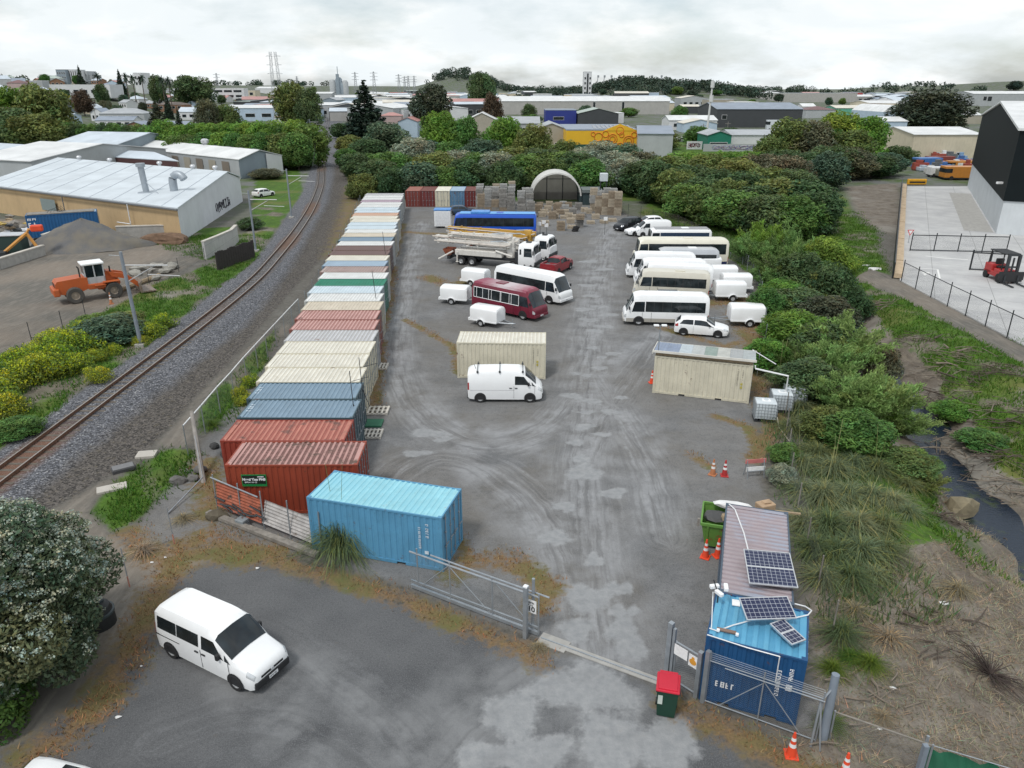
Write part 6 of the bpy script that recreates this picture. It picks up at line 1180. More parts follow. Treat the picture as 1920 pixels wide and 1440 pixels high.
q=[at(*x,.1)for x in((1727,509),(1744,511),(1734,517))];b.add([(x.x,x.y,.106)for x in q],[(0,1,2)]);o=b.build('yard_markings',RP);tag(o,'white painted lines and give-way triangle on the concrete yard','road marking')
p=at(1702,455,.1);t=thing('give_way_sign','small red and white triangular sign at the left end of the black gate','sign',(p.x-.1,p.y-.3,.1));b=MB();b.tube([(0,0,0),(0,0,1.6)],.03,6);b.build('post',GALV,t);b=MB();b.add([(-.45,-.04,1.7),(.45,-.04,1.7),(0,-.04,.95)],[(0,1,2)]);b.build('board',paint('sign_red',(.6,.06,.06),.5),t);b=MB();b.add([(-.28,-.05,1.61),(.28,-.05,1.61),(0,-.05,1.13)],[(0,1,2)]);b.build('panel',SIGNW,t)
# ================================================================ BUILDINGS
def wallm(key,col,**k):return paint('wall_'+key,col,.7,.08,.4,dirt=k.pop('dirt',.18),dcol=mul(col,.62),**k)
WM={'beige':wallm('beige',(.5,.36,.2),dirt=.3),'white':wallm('white',(.62,.63,.64)),'grey':wallm('grey',(.38,.4,.41)),'bluegrey':wallm('bluegrey',(.24,.29,.33)),'brown':wallm('brown',(.24,.13,.075)),'cream':wallm('cream',(.56,.5,.38),dirt=.4),'dark':wallm('dark',(.05,.055,.06)),'maroon':wallm('maroon',(.085,.04,.04)),'green':wallm('green',(.01,.17,.11)),'mint':wallm('mint',(.12,.38,.27)),'blue':wallm('blue',(.02,.035,.22)),'yellow':wallm('yellow',(.72,.42,.02)),'paleblue':wallm('paleblue',(.42,.52,.62)),'conc':wallm('conc',(.4,.39,.37),dirt=.4),'black':wallm('black',(.012,.015,.016),dirt=.1),'red':wallm('red',(.35,.06,.06)),'pink':wallm('pink',(.42,.32,.31)),'tan':wallm('tan',(.36,.33,.27))}
def rfm(key,col):
 nm='roofing_'+key
 if nm in MATS:return MATS[nm]
 t=NT(nm);c=t.coord();w=t.n('ShaderNodeTexWave');w.inputs['Scale'].default_value=1.1;w.inputs['Distortion'].default_value=0;t.l(c,w.inputs['Vector'])
 cc=t.mix(t.ramp(t.noise(c,.25,5),.35,.65),mul(col,.88),mul(col,1.08));cc=t.mix(t.math('MULTIPLY',t.ramp(w.outputs['Fac'],.9,1),.22),cc,mul(col,.55));MATS[nm]=t.out(cc,.55);return MATS[nm]
RM={k:rfm(k,c)for k,c in{'white':(.66,.67,.67),'bluewhite':(.52,.58,.64),'grey':(.36,.38,.4),'bluegrey':(.24,.28,.34),'slate':(.12,.13,.15),'brown':(.16,.12,.1),'red':(.38,.09,.08),'pinkred':(.42,.22,.2),'cream':(.62,.58,.5),'turq':(.12,.45,.55),'maroon':(.16,.08,.08),'greygreen':(.36,.42,.38),'dark':(.07,.075,.08)}.items()}
FRAMEW=plain('window_frame_white',(.66,.66,.66))
def bld(name,label,u0,u1,v,h,depth,roof='gx',rise=1.5,wall='white',rf='white',ang=0,wins=(),cat='building',group=None,over=.3,Y=None,doors=(),zb=None,bands=()):
 um=(u0+u1)/2
 if Y is None:
  d=ray(um,v);Y=70.
  while Y<4000:
   k=Y/d[1]
   if CAM_H+d[2]*k<=gz(d[0]*k,Y)+h:break
   Y*=1.008
 A,B=atY(u0,v,Y),atY(u1,v,Y);w=B.x-A.x;cx_=(A.x+B.x)/2;base=gz(cx_,Y)if zb is None else zb
 if h is None or Y>0:h=max(2.0,A.z-base)if h is None else h
 t=thing(name,label,cat,(cx_,Y,base),R(ang),group);b=MB();x0,x1=-w/2,w/2
 if roof=='gy':b.add([(x0,0,-1),(x1,0,-1),(x1,0,h),(0,0,h+rise),(x0,0,h),(x0,depth,-1),(x1,depth,-1),(x1,depth,h),(0,depth,h+rise),(x0,depth,h)],[(0,1,2,3,4),(5,9,8,7,6),(1,6,7,2),(0,4,9,5)])
 elif roof=='gx':b.add([(x0,0,-1),(x1,0,-1),(x1,0,h),(x0,0,h),(x0,depth,-1),(x1,depth,-1),(x1,depth,h),(x0,depth,h),(x0,depth/2,h+rise),(x1,depth/2,h+rise)],[(0,1,2,3),(5,4,7,6),(0,3,8,7,4),(1,5,6,9,2)])
 else:b.box(x0,x1,0,depth,-1,h)
 b.build('wall',WM[wall],t);b=MB();o=over;th=.15
 def slab(q):b.add([Vector(p)for p in q]+[Vector(p)+Vector((0,0,th))for p in q],[(3,2,1,0),(4,5,6,7),(0,1,5,4),(1,2,6,5),(2,3,7,6),(3,0,4,7)])
 if roof=='gy':
  k=rise*o/(w/2);slab([(x0-o,-o,h-k+.01),(0,-o,h+rise+.01),(0,depth+o,h+rise+.01),(x0-o,depth+o,h-k+.01)]);slab([(0,-o,h+rise+.012),(x1+o,-o,h-k+.012),(x1+o,depth+o,h-k+.012),(0,depth+o,h+rise+.012)])
 elif roof=='gx':
  k=rise*o/(depth/2);slab([(x0-o,-o,h-k+.01),(x1+o,-o,h-k+.01),(x1+o,depth/2,h+rise+.01),(x0-o,depth/2,h+rise+.01)]);slab([(x0-o,depth/2,h+rise+.012),(x1+o,depth/2,h+rise+.012),(x1+o,depth+o,h-k+.012),(x0-o,depth+o,h-k+.012)])
 elif roof=='hip':
  i=min(depth/2,w/2*.9);b.add([(x0-o,-o,h),(x1+o,-o,h),(x1+o,depth+o,h),(x0-o,depth+o,h),(x0+i,depth/2,h+rise),(x1-i,depth/2,h+rise)],[(3,2,1,0),(0,1,5,4),(1,2,5),(2,3,4,5),(3,0,4)])
 elif roof=='arc':
  n=10;pr=[(x0+w*i/n,h+rise*math.sin(math.pi*i/n))for i in range(n+1)];b.add([(x,-o,z+.02)for x,z in pr]+[(x,depth,z+.02)for x,z in pr],[(i,i+1,n+2+i,n+1+i)for i in range(n)]+[tuple(range(n+1))])
 else:b.box(x0-.05,x1+.05,-.05,depth+.05,h,h+.35)
 b.build('roof',RM[rf],t)
 for q in bands:
  b=MB();b.box(x0+w*q[0],x0+w*q[1],-.07,.02,h*q[2],h*q[3]);b.build(q[5]if len(q)>5 else 'wall_panel',WM[q[4]]if q[4]in WM else GLASS,t)
 for q in wins:
  b=MB();b.box(x0+w*q[0],x0+w*q[1],-.06,.02,h*q[2],h*q[3]);f=b.build('window',FRAMEW,t);b=MB();e=min(.12,w*(q[1]-q[0])*.12);b.box(x0+w*q[0]+e,x0+w*q[1]-e,-.09,-.065,h*q[2]+e,h*q[3]-e);b.build('pane',GLASS,f)
 for q in doors:b=MB();b.box(x0+w*q[0],x0+w*q[1],-.08,.02,0,h*q[2]);b.build('door',plain('shutter_dark',(.03,.032,.035))if len(q)<4 else WM[q[3]],t)
 return t
def wrow(n,z0,z1,a=.06,b=.94,f=.6):return[(a+(b-a)*(i+(1-f)/2)/n,a+(b-a)*(i+(1+f)/2)/n,z0,z1)for i in range(n)]
def skewhall(name,label,A,Lv,Bv,h,tap,zr,mats,rf,cat='warehouse',hb=None):
 t=thing(name,label,cat,(A[0],A[1],0));Lv,Bv=Vector(Lv),Vector(Bv);hb=h if hb is None else hb
 P_=lambda s,q,z:(Lv.x*s+Bv.x*q,Lv.y*s+Bv.y*q,z)
 b=MB();b.add([P_(0,0,-.5),P_(1,0,-.5),P_(1,0,h),P_(0,0,h)],[(0,1,2,3)]);b.add([P_(0,1,-.5),P_(1,1,-.5),P_(1,1,hb),P_(0,1,hb)],[(0,1,2,3)]);b.build('front_wall',mats[0],t)
 for s,nm in((0,'end_wall'),(1,'end_wall')):b=MB();b.add([P_(s,0,-.5),P_(s,1,-.5),P_(s,1,hb),P_(s,tap,zr),P_(s,0,h)],[(0,1,2,3,4)]);b.build(nm,mats[1],t)
 b=MB();e=.012
 for q0,z0,q1,z1 in((-e,h,tap,zr),(tap,zr+.002,1+e,hb)):v=[P_(-.006,q0,z0+.03),P_(1.006,q0,z0+.03),P_(1.006,q1,z1+.03),P_(-.006,q1,z1+.03)];b.add(v+[(x,y,z+.14)for x,y,z in v],[(3,2,1,0),(4,5,6,7),(0,1,5,4),(1,2,6,5),(2,3,7,6),(3,0,4,7)])
 b.build('roof',rf,t);return t,P_
W1A=at(332,391,4.2);W1B=Vector((-47.2,131.5));ridge0=W1A+(W1B-W1A)*.77;rl=at(110,297,5.8);Lv=(rl-ridge0)
ROOFL=rfm('big_pale',(.55,.6,.64))
w1,P1=skewhall('warehouse','long warehouse with beige wall, pale blue-white roof and white end wall facing the railway',W1A,Lv,W1B-W1A,4.2,.77,5.8,(WM['beige'],wallm('endwhite',(.62,.64,.68))),ROOFL,hb=4.0)
b=MB();a,c=Vector(P1(-.005,-.016,4.12)),Vector(P1(1.005,-.016,4.12));b.tube([a,c],.13,5);b.build('gutter',plain('gutter_grey',(.14,.15,.16)),w1)
for s,m in((.21,PIPEW),(.53,plain('gutter_grey',(.14,.15,.16)))):b=MB();b.tube([P1(s,-.02,4.1),P1(s,-.02,.3)],.07,6);b.build('downpipe',m,w1)
b=MB();b.tube([P1(.21,-.025,1.5),P1(.27,-.025,1.5)],.07,6);b.build('downpipe',PIPEW,w1)
b=MB();q0,q1=P1(.58,-.012,0),P1(.66,-.012,0);b.add([(q0[0],q0[1],1.6),(q1[0],q1[1],1.6),(q1[0],q1[1],3.3),(q0[0],q0[1],3.3)],[(0,1,2,3)]);b.build('window',plain('shutter_greygreen',(.2,.25,.25)),w1)
def roofpt(s,q):return Vector(P1(s,q,4.2+1.6*min(q/.77,1)+.15))
for s,q in((.85,.76),(.65,.76),(.36,.78),(.17,.76),(.06,.78)):
 p=roofpt(s,q);b=MB();b.lathe([(.25,-.3),(.25,.2),(.42,.3),(.44,.55),(.3,.7),(0,.75)],12,p);b.build('roof_vent',ALU,w1,smooth=50)
p=roofpt(.2,.18);b=MB();b.tube([p+Vector((0,0,-.2)),p+Vector((-.2,0,3.6))],.42,12);b.tube([p+Vector((-.2,0,3.5)),p+Vector((-.2,0,4.0))],.62,12);b.tube([p+Vector((0,0,1.6)),p+Vector((2.4,-1.5,0))],.05,5);b.bevbox(p.x-.9,p.x+.9,p.y-.8,p.y+.8,p.z-.25,p.z+.12,.05);b.build('flue',paint('flue_metal',(.34,.38,.42),.45,.1,metal=.3),w1,smooth=40)
p=roofpt(.1,.26);b=MB();arc=[p+Vector((0,0,-.2)),p+Vector((0,0,1.3))]+[p+Vector((1.0-1.0*math.cos(a_),-.3*(1-math.cos(a_)),1.3+1.0*math.sin(a_)))for a_ in[math.pi*k/8 for k in range(1,8)]];b.tube(arc,.55,12);b.build('duct_elbow',paint('flue_metal',(.34,.38,.42)),w1,smooth=40)
b=MB();q=random.Random(5)
def scrib(b,P,n,w,h,seed,z0=.7):
 q=random.Random(seed);x=0
 for i in range(n):
  pts=[];ph=q.uniform(0,6);L_=w*q.uniform(.8,1.3)
  for k in range(10):a=ph+k*.75;pts.append(P(x+L_*(.5+.45*math.cos(a)),z0+h*(.5+.48*math.sin(a*q.uniform(.8,1.3)))))
  b.tube(pts,.05,4);x+=w*.9
def PW(x,z):f=.5+x/30;p=Vector(P1(-.0015,f,z));return p
scrib(b,PW,7,1.15,1.5,4,.7);b.build('graffiti',plain('spray_dark',(.03,.03,.045)),w1)
sk=MB()
for s in np.linspace(.06,.94,9):a,c=roofpt(s,-.01),roofpt(s,.76);sk.tube([a+Vector((0,0,.03)),c+Vector((0,0,.03))],.06,4)
sk.build('roof_seam',plain('seam_grey',(.36,.4,.44)),w1)
C4=at(447,300,4.0);E4=at(527,292,4.0);L4=at(196,273,4.0)
w4,P4=skewhall('workshop','long workshop with panelled wall, white roof and blue-grey end wall beside the green trees',C4,L4-C4,E4-C4,4.0,.48,5.6,(WM['grey'],WM['bluegrey']),RM['white'],'workshop')
for i in range(5):
 s0,s1=.06+i*.085,.105+i*.085;a,c=Vector(P4(s0,-.01,0)),Vector(P4(s1,-.01,0));b=MB();b.add([(a.x,a.y,.8),(c.x,c.y,.8),(c.x,c.y,3.4),(a.x,a.y,3.4)],[(0,1,2,3)]);b.build('window',WM['tan']if i%2 else wallm('panelbrown',(.2,.17,.14)),w4)
b=MB();a=Vector(P4(-.004,.62,0));c=Vector(P4(-.004,1.0,0));b.add([(a.x,a.y,.3),(c.x,c.y,.3),(c.x,c.y,4.1),(a.x,a.y,4.9)],[(0,1,2,3)]);b.build('end_panel',WM['white'],w4)
p=Vector(P4(.35,.5,5.7));b=MB();b.lathe([(.5,-.3),(.5,.3),(.9,.5),(.95,1.1),(.6,1.4),(0,1.5)],12,p);b.build('roof_vent',ALU,w4,smooth=50)
b=MB()
for s in np.linspace(.04,.96,12):a,c=Vector(P4(s,.5,5.78)),Vector(P4(s,.62,5.5));b.tube([a,c],.12,4)
b.build('ridge_strap',plain('gutter_grey',(.14,.15,.16)),w4)
A2=at(332,303,4.2);skewhall('warehouse','white-roofed warehouse with dark maroon front wall behind the beige one',A2,Vector((-62,33)),Vector((-9,9)),4.2,.98,5.3,(WM['maroon'],WM['maroon']),RM['bluewhite'],hb=5.2)
bld('warehouse','wide white-roofed shed with two dark roof vents at the left edge',-90,84,300,5.0,34,'gx',2.2,'grey','white',-22)
bld('warehouse','grey gable-roofed shed behind the white roofs on the left',70,215,276,5.0,30,'gx',2.6,'bluegrey','bluewhite',-15)
SUB=[(187,268,213,5.2,12,'hip',2.6,'grey','grey','grey two-storey house with a wide hipped roof left of the dark conifer',wrow(3,.55,.8)),(178,250,226,3.6,9,'gx',1.6,'white','bluegrey','white bungalow with blue-grey roof below the hipped grey house',wrow(4,.35,.8)),(226,280,239,3.6,10,'gy',2.0,'brown','bluegrey','blue-grey roofed house with white posts and brown wall above the workshop roof',wrow(3,.2,.75)),(296,346,238,3.4,11,'gx',1.9,'paleblue','bluegrey','blue-grey gabled house just above the bright green trees',()),(291,346,197,5.4,11,'hip',1.8,'brown','brown','brown brick two-storey house with dark hipped roof',wrow(4,.5,.85)),(334,396,210,4.6,12,'gx',2.4,'white','bluewhite','white weatherboard house with pale roof beside the brown brick one',wrow(4,.3,.7)),(346,384,235,3.2,10,'hip',1.5,'white','greygreen','low house with pale green roof behind the green trees',()),(384,432,236,3.2,10,'hip',1.8,'grey','bluegrey','low grey-roofed house right of the pale green roof',()),(436,474,202,4.2,10,'gx',1.8,'white','grey','small white house below the long white office',wrow(3,.35,.75)),(96,128,199,4.2,10,'gx',1.4,'bluegrey','slate','dark-roofed house right of the big left trees',()),(106,132,219,4.0,9,'gx',1.4,'paleblue','bluewhite','pale blue cottage between the left trees and the bare-branched tree',wrow(2,.3,.7)),(468,506,214,3.8,9,'gx',1.3,'white','greygreen','long low white house left of the pylon feet',wrow(4,.35,.75)),(506,562,212,4.2,11,'hip',2.6,'white','bluegrey','house with blue-grey hipped roof under the pylon',wrow(3,.3,.7)),(322,455,166,9.0,16,'flat',0,'white','white','long white two-storey office with a strip of dark windows',wrow(7,.62,.86,.05,.98,.85)+wrow(6,.12,.36,.3,.98,.75)),(452,478,170,9.5,14,'flat',0,'cream','grey','pale beige block at the right end of the white office',wrow(2,.5,.8)),(280,312,168,7.5,12,'gx',1.2,'white','grey','tall white building left of the long office',()),(262,300,160,5.0,10,'hip',3.2,'grey','grey','villa with pointed grey roof on the ridge',()),(92,205,160,8.0,20,'flat',0,'white','white','long white low factory high on the left ridge',wrow(6,.3,.6)),(193,216,167,6.0,10,'gx',1.2,'red','red','small red building below the white factory',()),(12,42,156,5.0,10,'hip',2.0,'pink','maroon','maroon-roofed house far left on the ridge',()),(55,78,152,5.0,10,'flat',0,'grey','white','small pale flat-roofed house far left',())]
for u0,u1,v,h,dp,rf,rise,wl,rc,lb,wn_ in SUB:bld('house' if h<6 else 'office_building',lb,u0,u1,v,h,dp,rf,rise,wl,rc,rnd.uniform(-8,8),wn_,'house' if h<6 else 'building')
for(u0,u1,v,Y,rf,wl,lb,wn_)in[(104,122,131,760,'dark','bluegrey','dark grey apartment block on the left ridge',wrow(4,.7,.85)+wrow(4,.4,.55)),(122,141,131,765,'grey','white','white-finned apartment block joined to the dark one',[(.1+.2*i,.2+.2*i,.1,.95)for i in range(5)]),(151,162,134,780,'grey','grey','pale grey stepped tower right of the ridge conifer',wrow(3,.6,.8)),(160,172,141,782,'grey','grey','lower step of the pale grey tower',()),(92,105,142,800,'grey','paleblue','pale block left of the dark apartments',()),(249,263,137,700,'white','white','slim white tower between two palms',wrow(2,.7,.85)+wrow(2,.4,.55)),(70,96,144,810,'grey','grey','grey low block on the left ridge',())]:
 bld('apartment_block',lb,u0,u1,v,None,18,'flat',0,wl,rf,0,wn_,'apartment block',Y=Y)
MID=[(604,631,188,7,40,'gy',2.2,'bluegrey','grey','blue-grey gabled shed at the end of the railway',()),(575,622,176,7,30,'gx',2,'grey','white','long pale shed left of the railway end',()),(628,672,178,8,30,'flat',0,'grey','grey','grey framed warehouse right of the railway end',wrow(4,.2,.9,.05,.95,.5)),(478,532,166,7,40,'gx',2,'white','white','broad white factory roof behind the pylon',()),(500,524,183,8,12,'flat',0,'yellow','grey','yellow and red painted shed under the pylon',[(.2,.45,.1,.7)]),(688,758,196,5.5,22,'gx',2.6,'white','white','white-roofed factory with dark window row right of the big conifer',wrow(5,.2,.6)),(752,773,183,8.5,12,'flat',0,'grey','grey','grey cube office with square windows',wrow(3,.55,.8)),(728,762,175,6,14,'gx',1.4,'white','red','red-roofed building behind the grey cube',()),(742,772,211,4.0,10,'gx',1.8,'white','turq','turquoise-roofed shed left of the dark brown tree',()),(712,752,217,4.2,9,'hip',1.6,'pink','pinkred','pinkish red hipped roof house beside the turquoise shed',()),(746,782,228,6.0,16,'gy',1.4,'paleblue','pinkred','pale blue gabled shed with pink gable above the bush',()),(838,866,195,6.5,16,'gx',1.0,'grey','white','dark grey wall and white roof left of the white and black block',()),(862,886,192,8.5,14,'flat',0,'dark','dark','white and black modern block with two small windows',[(.2,.4,.05,.28),(.55,.75,.05,.28)]),(884,908,196,6.0,14,'gx',.8,'yellow','white','white-roofed workshop with an orange front beside the bronze tree',[(.1,.6,.05,.5)]),(875,932,226,7.0,30,'gy',2.6,'tan','white','plain pale gabled shed in front of the bronze tree',[(.6,.72,.02,.3)]),(932,1012,232,5.0,20,'gx',2.2,'grey','grey','low grey-roofed shed right of the plain gabled one',wrow(7,.4,.7)),(936,1256,190,9.0,60,'gx',3.0,'conc','white','very long concrete-walled warehouse across the middle distance',[(.55,.565,.3,.95),(.72,.735,.3,.95)]),(1023,1081,207,7.0,22,'flat',0,'blue','bluegrey','deep blue building in front of the long warehouse',[(.25,.6,.3,.55)]),(1084,1160,213,5.5,26,'gy',2.5,'dark','greygreen','grey gabled roof shed open and dark at the front',()),(1130,1170,213,5.0,14,'flat',0,'white','white','plain white box building above the solar-striped roof',()),(1005,1064,243,6.0,20,'gy',1.8,'tan','grey','pale shed at the left side of the yellow mural hall',[(.6,.9,.02,.35)]),(1255,1345,226,4.2,18,'gx',1.8,'white','white','white low-roofed shed right of the yellow mural hall',wrow(5,.3,.7)),(1282,1345,232,3.8,14,'gy',1.6,'paleblue','cream','pale gabled shed with cream roof below the tall mast',()),(1345,1506,205,8.5,40,'gx',2.6,'dark','bluegrey','wide dark grey warehouse with open bays and a pale sign',[(.06,.12,.45,.7)]),(1328,1376,187,9.5,20,'flat',0,'tan','grey','beige concrete silo block behind the mast',()),(1376,1422,192,8,20,'flat',0,'cream','white','cream block right of the beige silo block',()),(1278,1312,200,5,14,'gx',1.2,'dark','cream','cream-roofed shed with dark wall left of the mast',()),(1328,1372,254,4.6,14,'gy',1.2,'green','grey','green gabled shed with a green shutter',[(.1,.85,.03,.55)]),(1372,1470,254,4.4,16,'gx',1.2,'white','grey','white-walled long shed joined to the green one',()),(1424,1608,175,11,50,'flat',0,'conc','grey','massive blank concrete wall building on the right skyline',()),(1608,1618,174,11,45,'flat',0,'red','grey','narrow red end block of the concrete building',()),(1568,1640,203,6.0,20,'gx',1.5,'mint','cream','mint green shed with a sloping dark window',[(.48,.95,.3,.8)]),(1638,1662,203,6.0,20,'gx',1.2,'maroon','maroon','maroon shed right of the mint green one',()),(1656,1700,210,6.0,40,'arc',3.5,'paleblue','white','barrel-roofed white hall left of the great round tree',()),(1660,1702,228,6.0,16,'gx',1.4,'paleblue','white','pale blue hall with a dark window in front of the barrel roof',[(.6,.75,.4,.7)]),(1715,1842,253,6.5,24,'gx',1.4,'cream','white','stained cream factory building left of the black warehouse',wrow(3,.08,.3,.3,.8,.5)),(1826,1990,176,12.0,40,'gx',2.5,'grey','white','tall pale grey hall behind the black warehouse',[(.12,.16,.45,.8),(.17,.22,.4,.8)]),(1805,1842,216,4.5,14,'gx',1.4,'tan','white','small white roof left of the black warehouse ridge',()),(1512,1570,206,5.0,20,'hip',2.0,'grey','maroon','brownish hipped shed behind the right-hand trees',()),(1505,1530,200,5.0,14,'gx',2.0,'white','white','white little gabled roof right of the dark warehouse',())]
for u0,u1,v,h,dp,rf,rise,wl,rc,lb,wn_ in MID:bld('warehouse',lb,u0,u1,v,h,dp,rf,rise,wl,rc,0,wn_,'warehouse')
ym=bld('mural_hall','hall with a bright yellow front patterned in orange above a dark green base',1062,1196,245,6.4,34,'flat',0,'yellow','bluegrey',0,(),'warehouse');wS=[c for c in kids(ym)if c.name.startswith('wall')][0];xs_=[v.co.x for v in wS.data.vertices];wm=max(xs_)
b=MB();b.add([(wm*.02,-.1,6.35),(wm,-.1,6.35),(wm*.5,-.1,8.3),(wm*.02,.5,6.35),(wm,.5,6.35),(wm*.5,.5,8.3)],[(0,1,2),(3,5,4),(0,2,5,3),(1,4,5,2)]);b.build('gable',WM['yellow'],ym)
b=MB();b.box(-wm,-wm*.05,-.08,.0,0,2.4);b.build('base_band',wallm('dgreen',(.012,.07,.05)),ym);ORM=plain('mural_orange',(.68,.2,.02),.7);b=MB()
for cx_,cz,rr in((wm*.3,4.0,1.4),(wm*.3,4.0,.8),(wm*.75,3.4,1.5),(wm*.75,3.4,.9),(wm*.5,6.4,1.1),(wm*.55,5.2,.7),(wm*.9,5.2,.8),(-wm*.1,4.6,1.2),(wm*.1,5.4,.9),(wm*.12,3.0,.8),(wm*.52,2.0,.9),(wm*.92,1.6,.9),(-wm*.25,5.4,.6)):b.tube([(cx_+rr*math.cos(k*math.pi/8),-.09,cz+rr*math.sin(k*math.pi/8))for k in range(17)],.13,4)
b.build('mural',ORM,ym)
b=MB()
for i in range(9):x=-wm*.2+i*wm*.13;b.add([(x,3+i*.2,6.8+.02*i),(x+.9,3+i*.2,6.8),(x+2.4,26,6.85),(x+1.5,26,6.85)],[(0,1,2,3)])
b.build('solar_strip',plain('roof_panel_dark',(.03,.04,.09),.2),ym)
bld('warehouse','grey-roofed hall with pale corrugated side wall right of the yellow mural',1197,1262,252,6.2,34,'gx',1.4,'grey','bluegrey',-8)
def gboard(label,u0,u1,v0,v1,m,scr,cols_,n):
 A=at(u0,v1);B=at(u1,v1);Y=(A.y+B.y)/2;zt=atY((u0+u1)/2,v0,Y).z;t=thing('graffiti_wall',label,'wall',((A.x+B.x)/2,Y,0));w=B.x-A.x;b=MB();b.box(-w/2,w/2,0,.2,0,zt);b.build('wall',m,t)
 for k,cm in enumerate(cols_):b=MB();scrib(b,lambda x,z:Vector((-w*.42+x+k*.3,-.04-.03*k,z)),n,w*.8/n,zt*.55,scr+k,zt*.25);b.build('graffiti',plain('spray_%d%d'%(scr,k),cm),t)
gboard('white board with dark red graffiti on the green verge',1287,1316,265,280,WM['white'],21,[(.3,.02,.04),(.05,.04,.05)],5);gboard('long low grey wall with blue and white graffiti below the white shed',1318,1520,270,284,WM['grey'],31,[(.1,.12,.4),(.6,.6,.62),(.3,.2,.3)],9)
K0=Vector((65.6,100.2));K1=Vector((91.5,152.1));kd=K1-K0;kn=Vector((kd.y,-kd.x)).normalized()*45;BLK=wallm('blackclad',(.0065,.0105,.012),dirt=.0);BLK.node_tree.nodes['Principled BSDF'].inputs['Specular IOR Level'].default_value=.15
bh=thing('black_warehouse','tall black-clad warehouse with white base walls and white roof at the right edge','warehouse',(K0 .x,K0 .y,0));Kp=lambda s,q,z,o=0:(kd.x*s+kn.x*q-kn.x/45*o,kd.y*s+kn.y*q-kn.y/45*o,z)
b=MB();b.add([Kp(0,0,4.5),Kp(1,0,4.5),Kp(1,0,13.4),Kp(.5,0,16.2),Kp(0,0,13.4)],[(0,1,2,3,4)]);b.add([Kp(0,0,4.5),Kp(0,1,4.5),Kp(0,1,13.4),Kp(0,0,13.4)],[(0,1,2,3)]);b.add([Kp(1,0,4.5),Kp(1,1,4.5),Kp(1,1,13.4),Kp(1,0,13.4)],[(0,1,2,3)]);b.build('cladding',BLK,bh)
b=MB();b.add([Kp(0.003,.003,-.5),Kp(.997,.003,-.5),Kp(.997,.003,4.5),Kp(.003,.003,4.5)],[(0,1,2,3)]);b.add([Kp(.003,.003,-.5),Kp(.003,1,-.5),Kp(.003,1,4.5),Kp(.003,.003,4.5)],[(0,1,2,3)]);b.build('base_wall',wallm('basewhite',(.55,.58,.6)),bh)
b=MB()
for s0,z0,s1,z1 in((-.006,13.4,.5,16.25),(.5,16.252,1.006,13.4)):v=[Kp(s0,-.006,z0),Kp(s1,-.006,z1),Kp(s1,1,z1),Kp(s0,1,z0)];b.add(v+[(x,y,z+.3)for x,y,z in v],[(0,1,2,3),(4,5,6,7),(0,1,5,4),(1,2,6,5),(2,3,7,6),(3,0,4,7)])
b.build('roof',RM['white'],bh);b=MB();p=Vector(Kp(.06,0,6.3,.4));b.bevbox(p.x-.5,p.x+.3,p.y-.2,p.y+.2,p.z,p.z+.3,.05);b.build('floodlight',WHITE,bh)
b=MB();v=[Kp(.02,0,.115,3.6),Kp(.78,0,.115,3.6),Kp(.78,0,.115,.1),Kp(.02,0,.115,.1)];b.add(v,[(0,1,2,3)]);o=b.build('ramp',CONC);o.location=(K0 .x,K0 .y,0);o['kind']='structure'
def lump(name,label,cat,u,v,w,d,h,mat,grp=None,cabm=None):
 p=on(u,v);t=thing(name,label,cat,(p.x,p.y,p.z),R(rnd.uniform(-6,6)),grp);b=MB();b.bevbox(-w/2,w/2,-d/2,d/2,.5,h,.08);b.build('body',mat,t);b=MB()
 for x in(-w*.32,w*.32):
  for y in(-d/2+.1,d/2-.1):b.lathe([(0,-.12),(.45,-.12),(.45,.12),(0,.12)],12,(x,y,.45),'y')
 b.build('wheels',TYRE,t)
 b=MB();xw=(-w*.5,-w*.5+1.4)if w>5 else(-w*.3,w*.3);b.box(xw[0]-.02,xw[1],-d/2-.03,d/2+.03,h*.55,h*.85);b.build('window',cabm or GLASS,t);b=MB();b.box(-w/2+.1,w/2-.1,-d/2+.1,d/2-.1,.3,.52);b.build('chassis',STEEL_D,t);return t
for lb,u,v,w,d,h,c in[('orange lorry body in the machinery yard, nearest the black warehouse',1800,322,7,2.2,2.4,(.5,.2,.03)),('rusty orange trailer left of the orange lorry',1772,318,6,2.2,2.0,(.3,.09,.03)),('dark red trailer at the left of the orange vehicles',1760,308,7,2.2,2.0,(.2,.04,.03)),('blue container-like box by the corner of the black warehouse',1800,337,8,3,2.8,(.04,.12,.28)),('blue canopy vehicle at the left of the machinery yard',1735,318,6,3,2.8,(.05,.16,.42)),('white truck cab between blue and orange vehicles',1758,332,4.5,2.4,2.2,(.7,.7,.7)),('grey machine beside the white truck cab',1775,334,5,2.2,1.8,(.2,.2,.16)),('long white truck in front of the cream factory',1770,285,18,2.5,2.6,(.72,.74,.76)),('white van below the cream factory',1815,293,7,2.5,2.4,(.7,.72,.74)),('blue-white vehicle left below the cream factory',1740,292,8,2.5,2.4,(.35,.45,.6)),('white lorry glimpsed through the trees',1690,290,7,2.5,2.8,(.72,.73,.74)),('white box lorry in front of the white shed',1450,245,7,3,4.5,(.6,.64,.68)),('white car on the verge left of the graffiti board',1265,266,4.4,1.8,1.5,(.7,.7,.7)),('second white car on the verge nearer the graffiti board',1280,266,4.4,1.8,1.5,(.62,.64,.66)),('white car parked below the yellow mural',1085,277,5,1.9,1.6,(.7,.7,.7))]:lump('parked_vehicle',lb,'vehicle',u,v,w,d,h,paint('veh_%d'%u,c,.4,.1,dirt=.2))
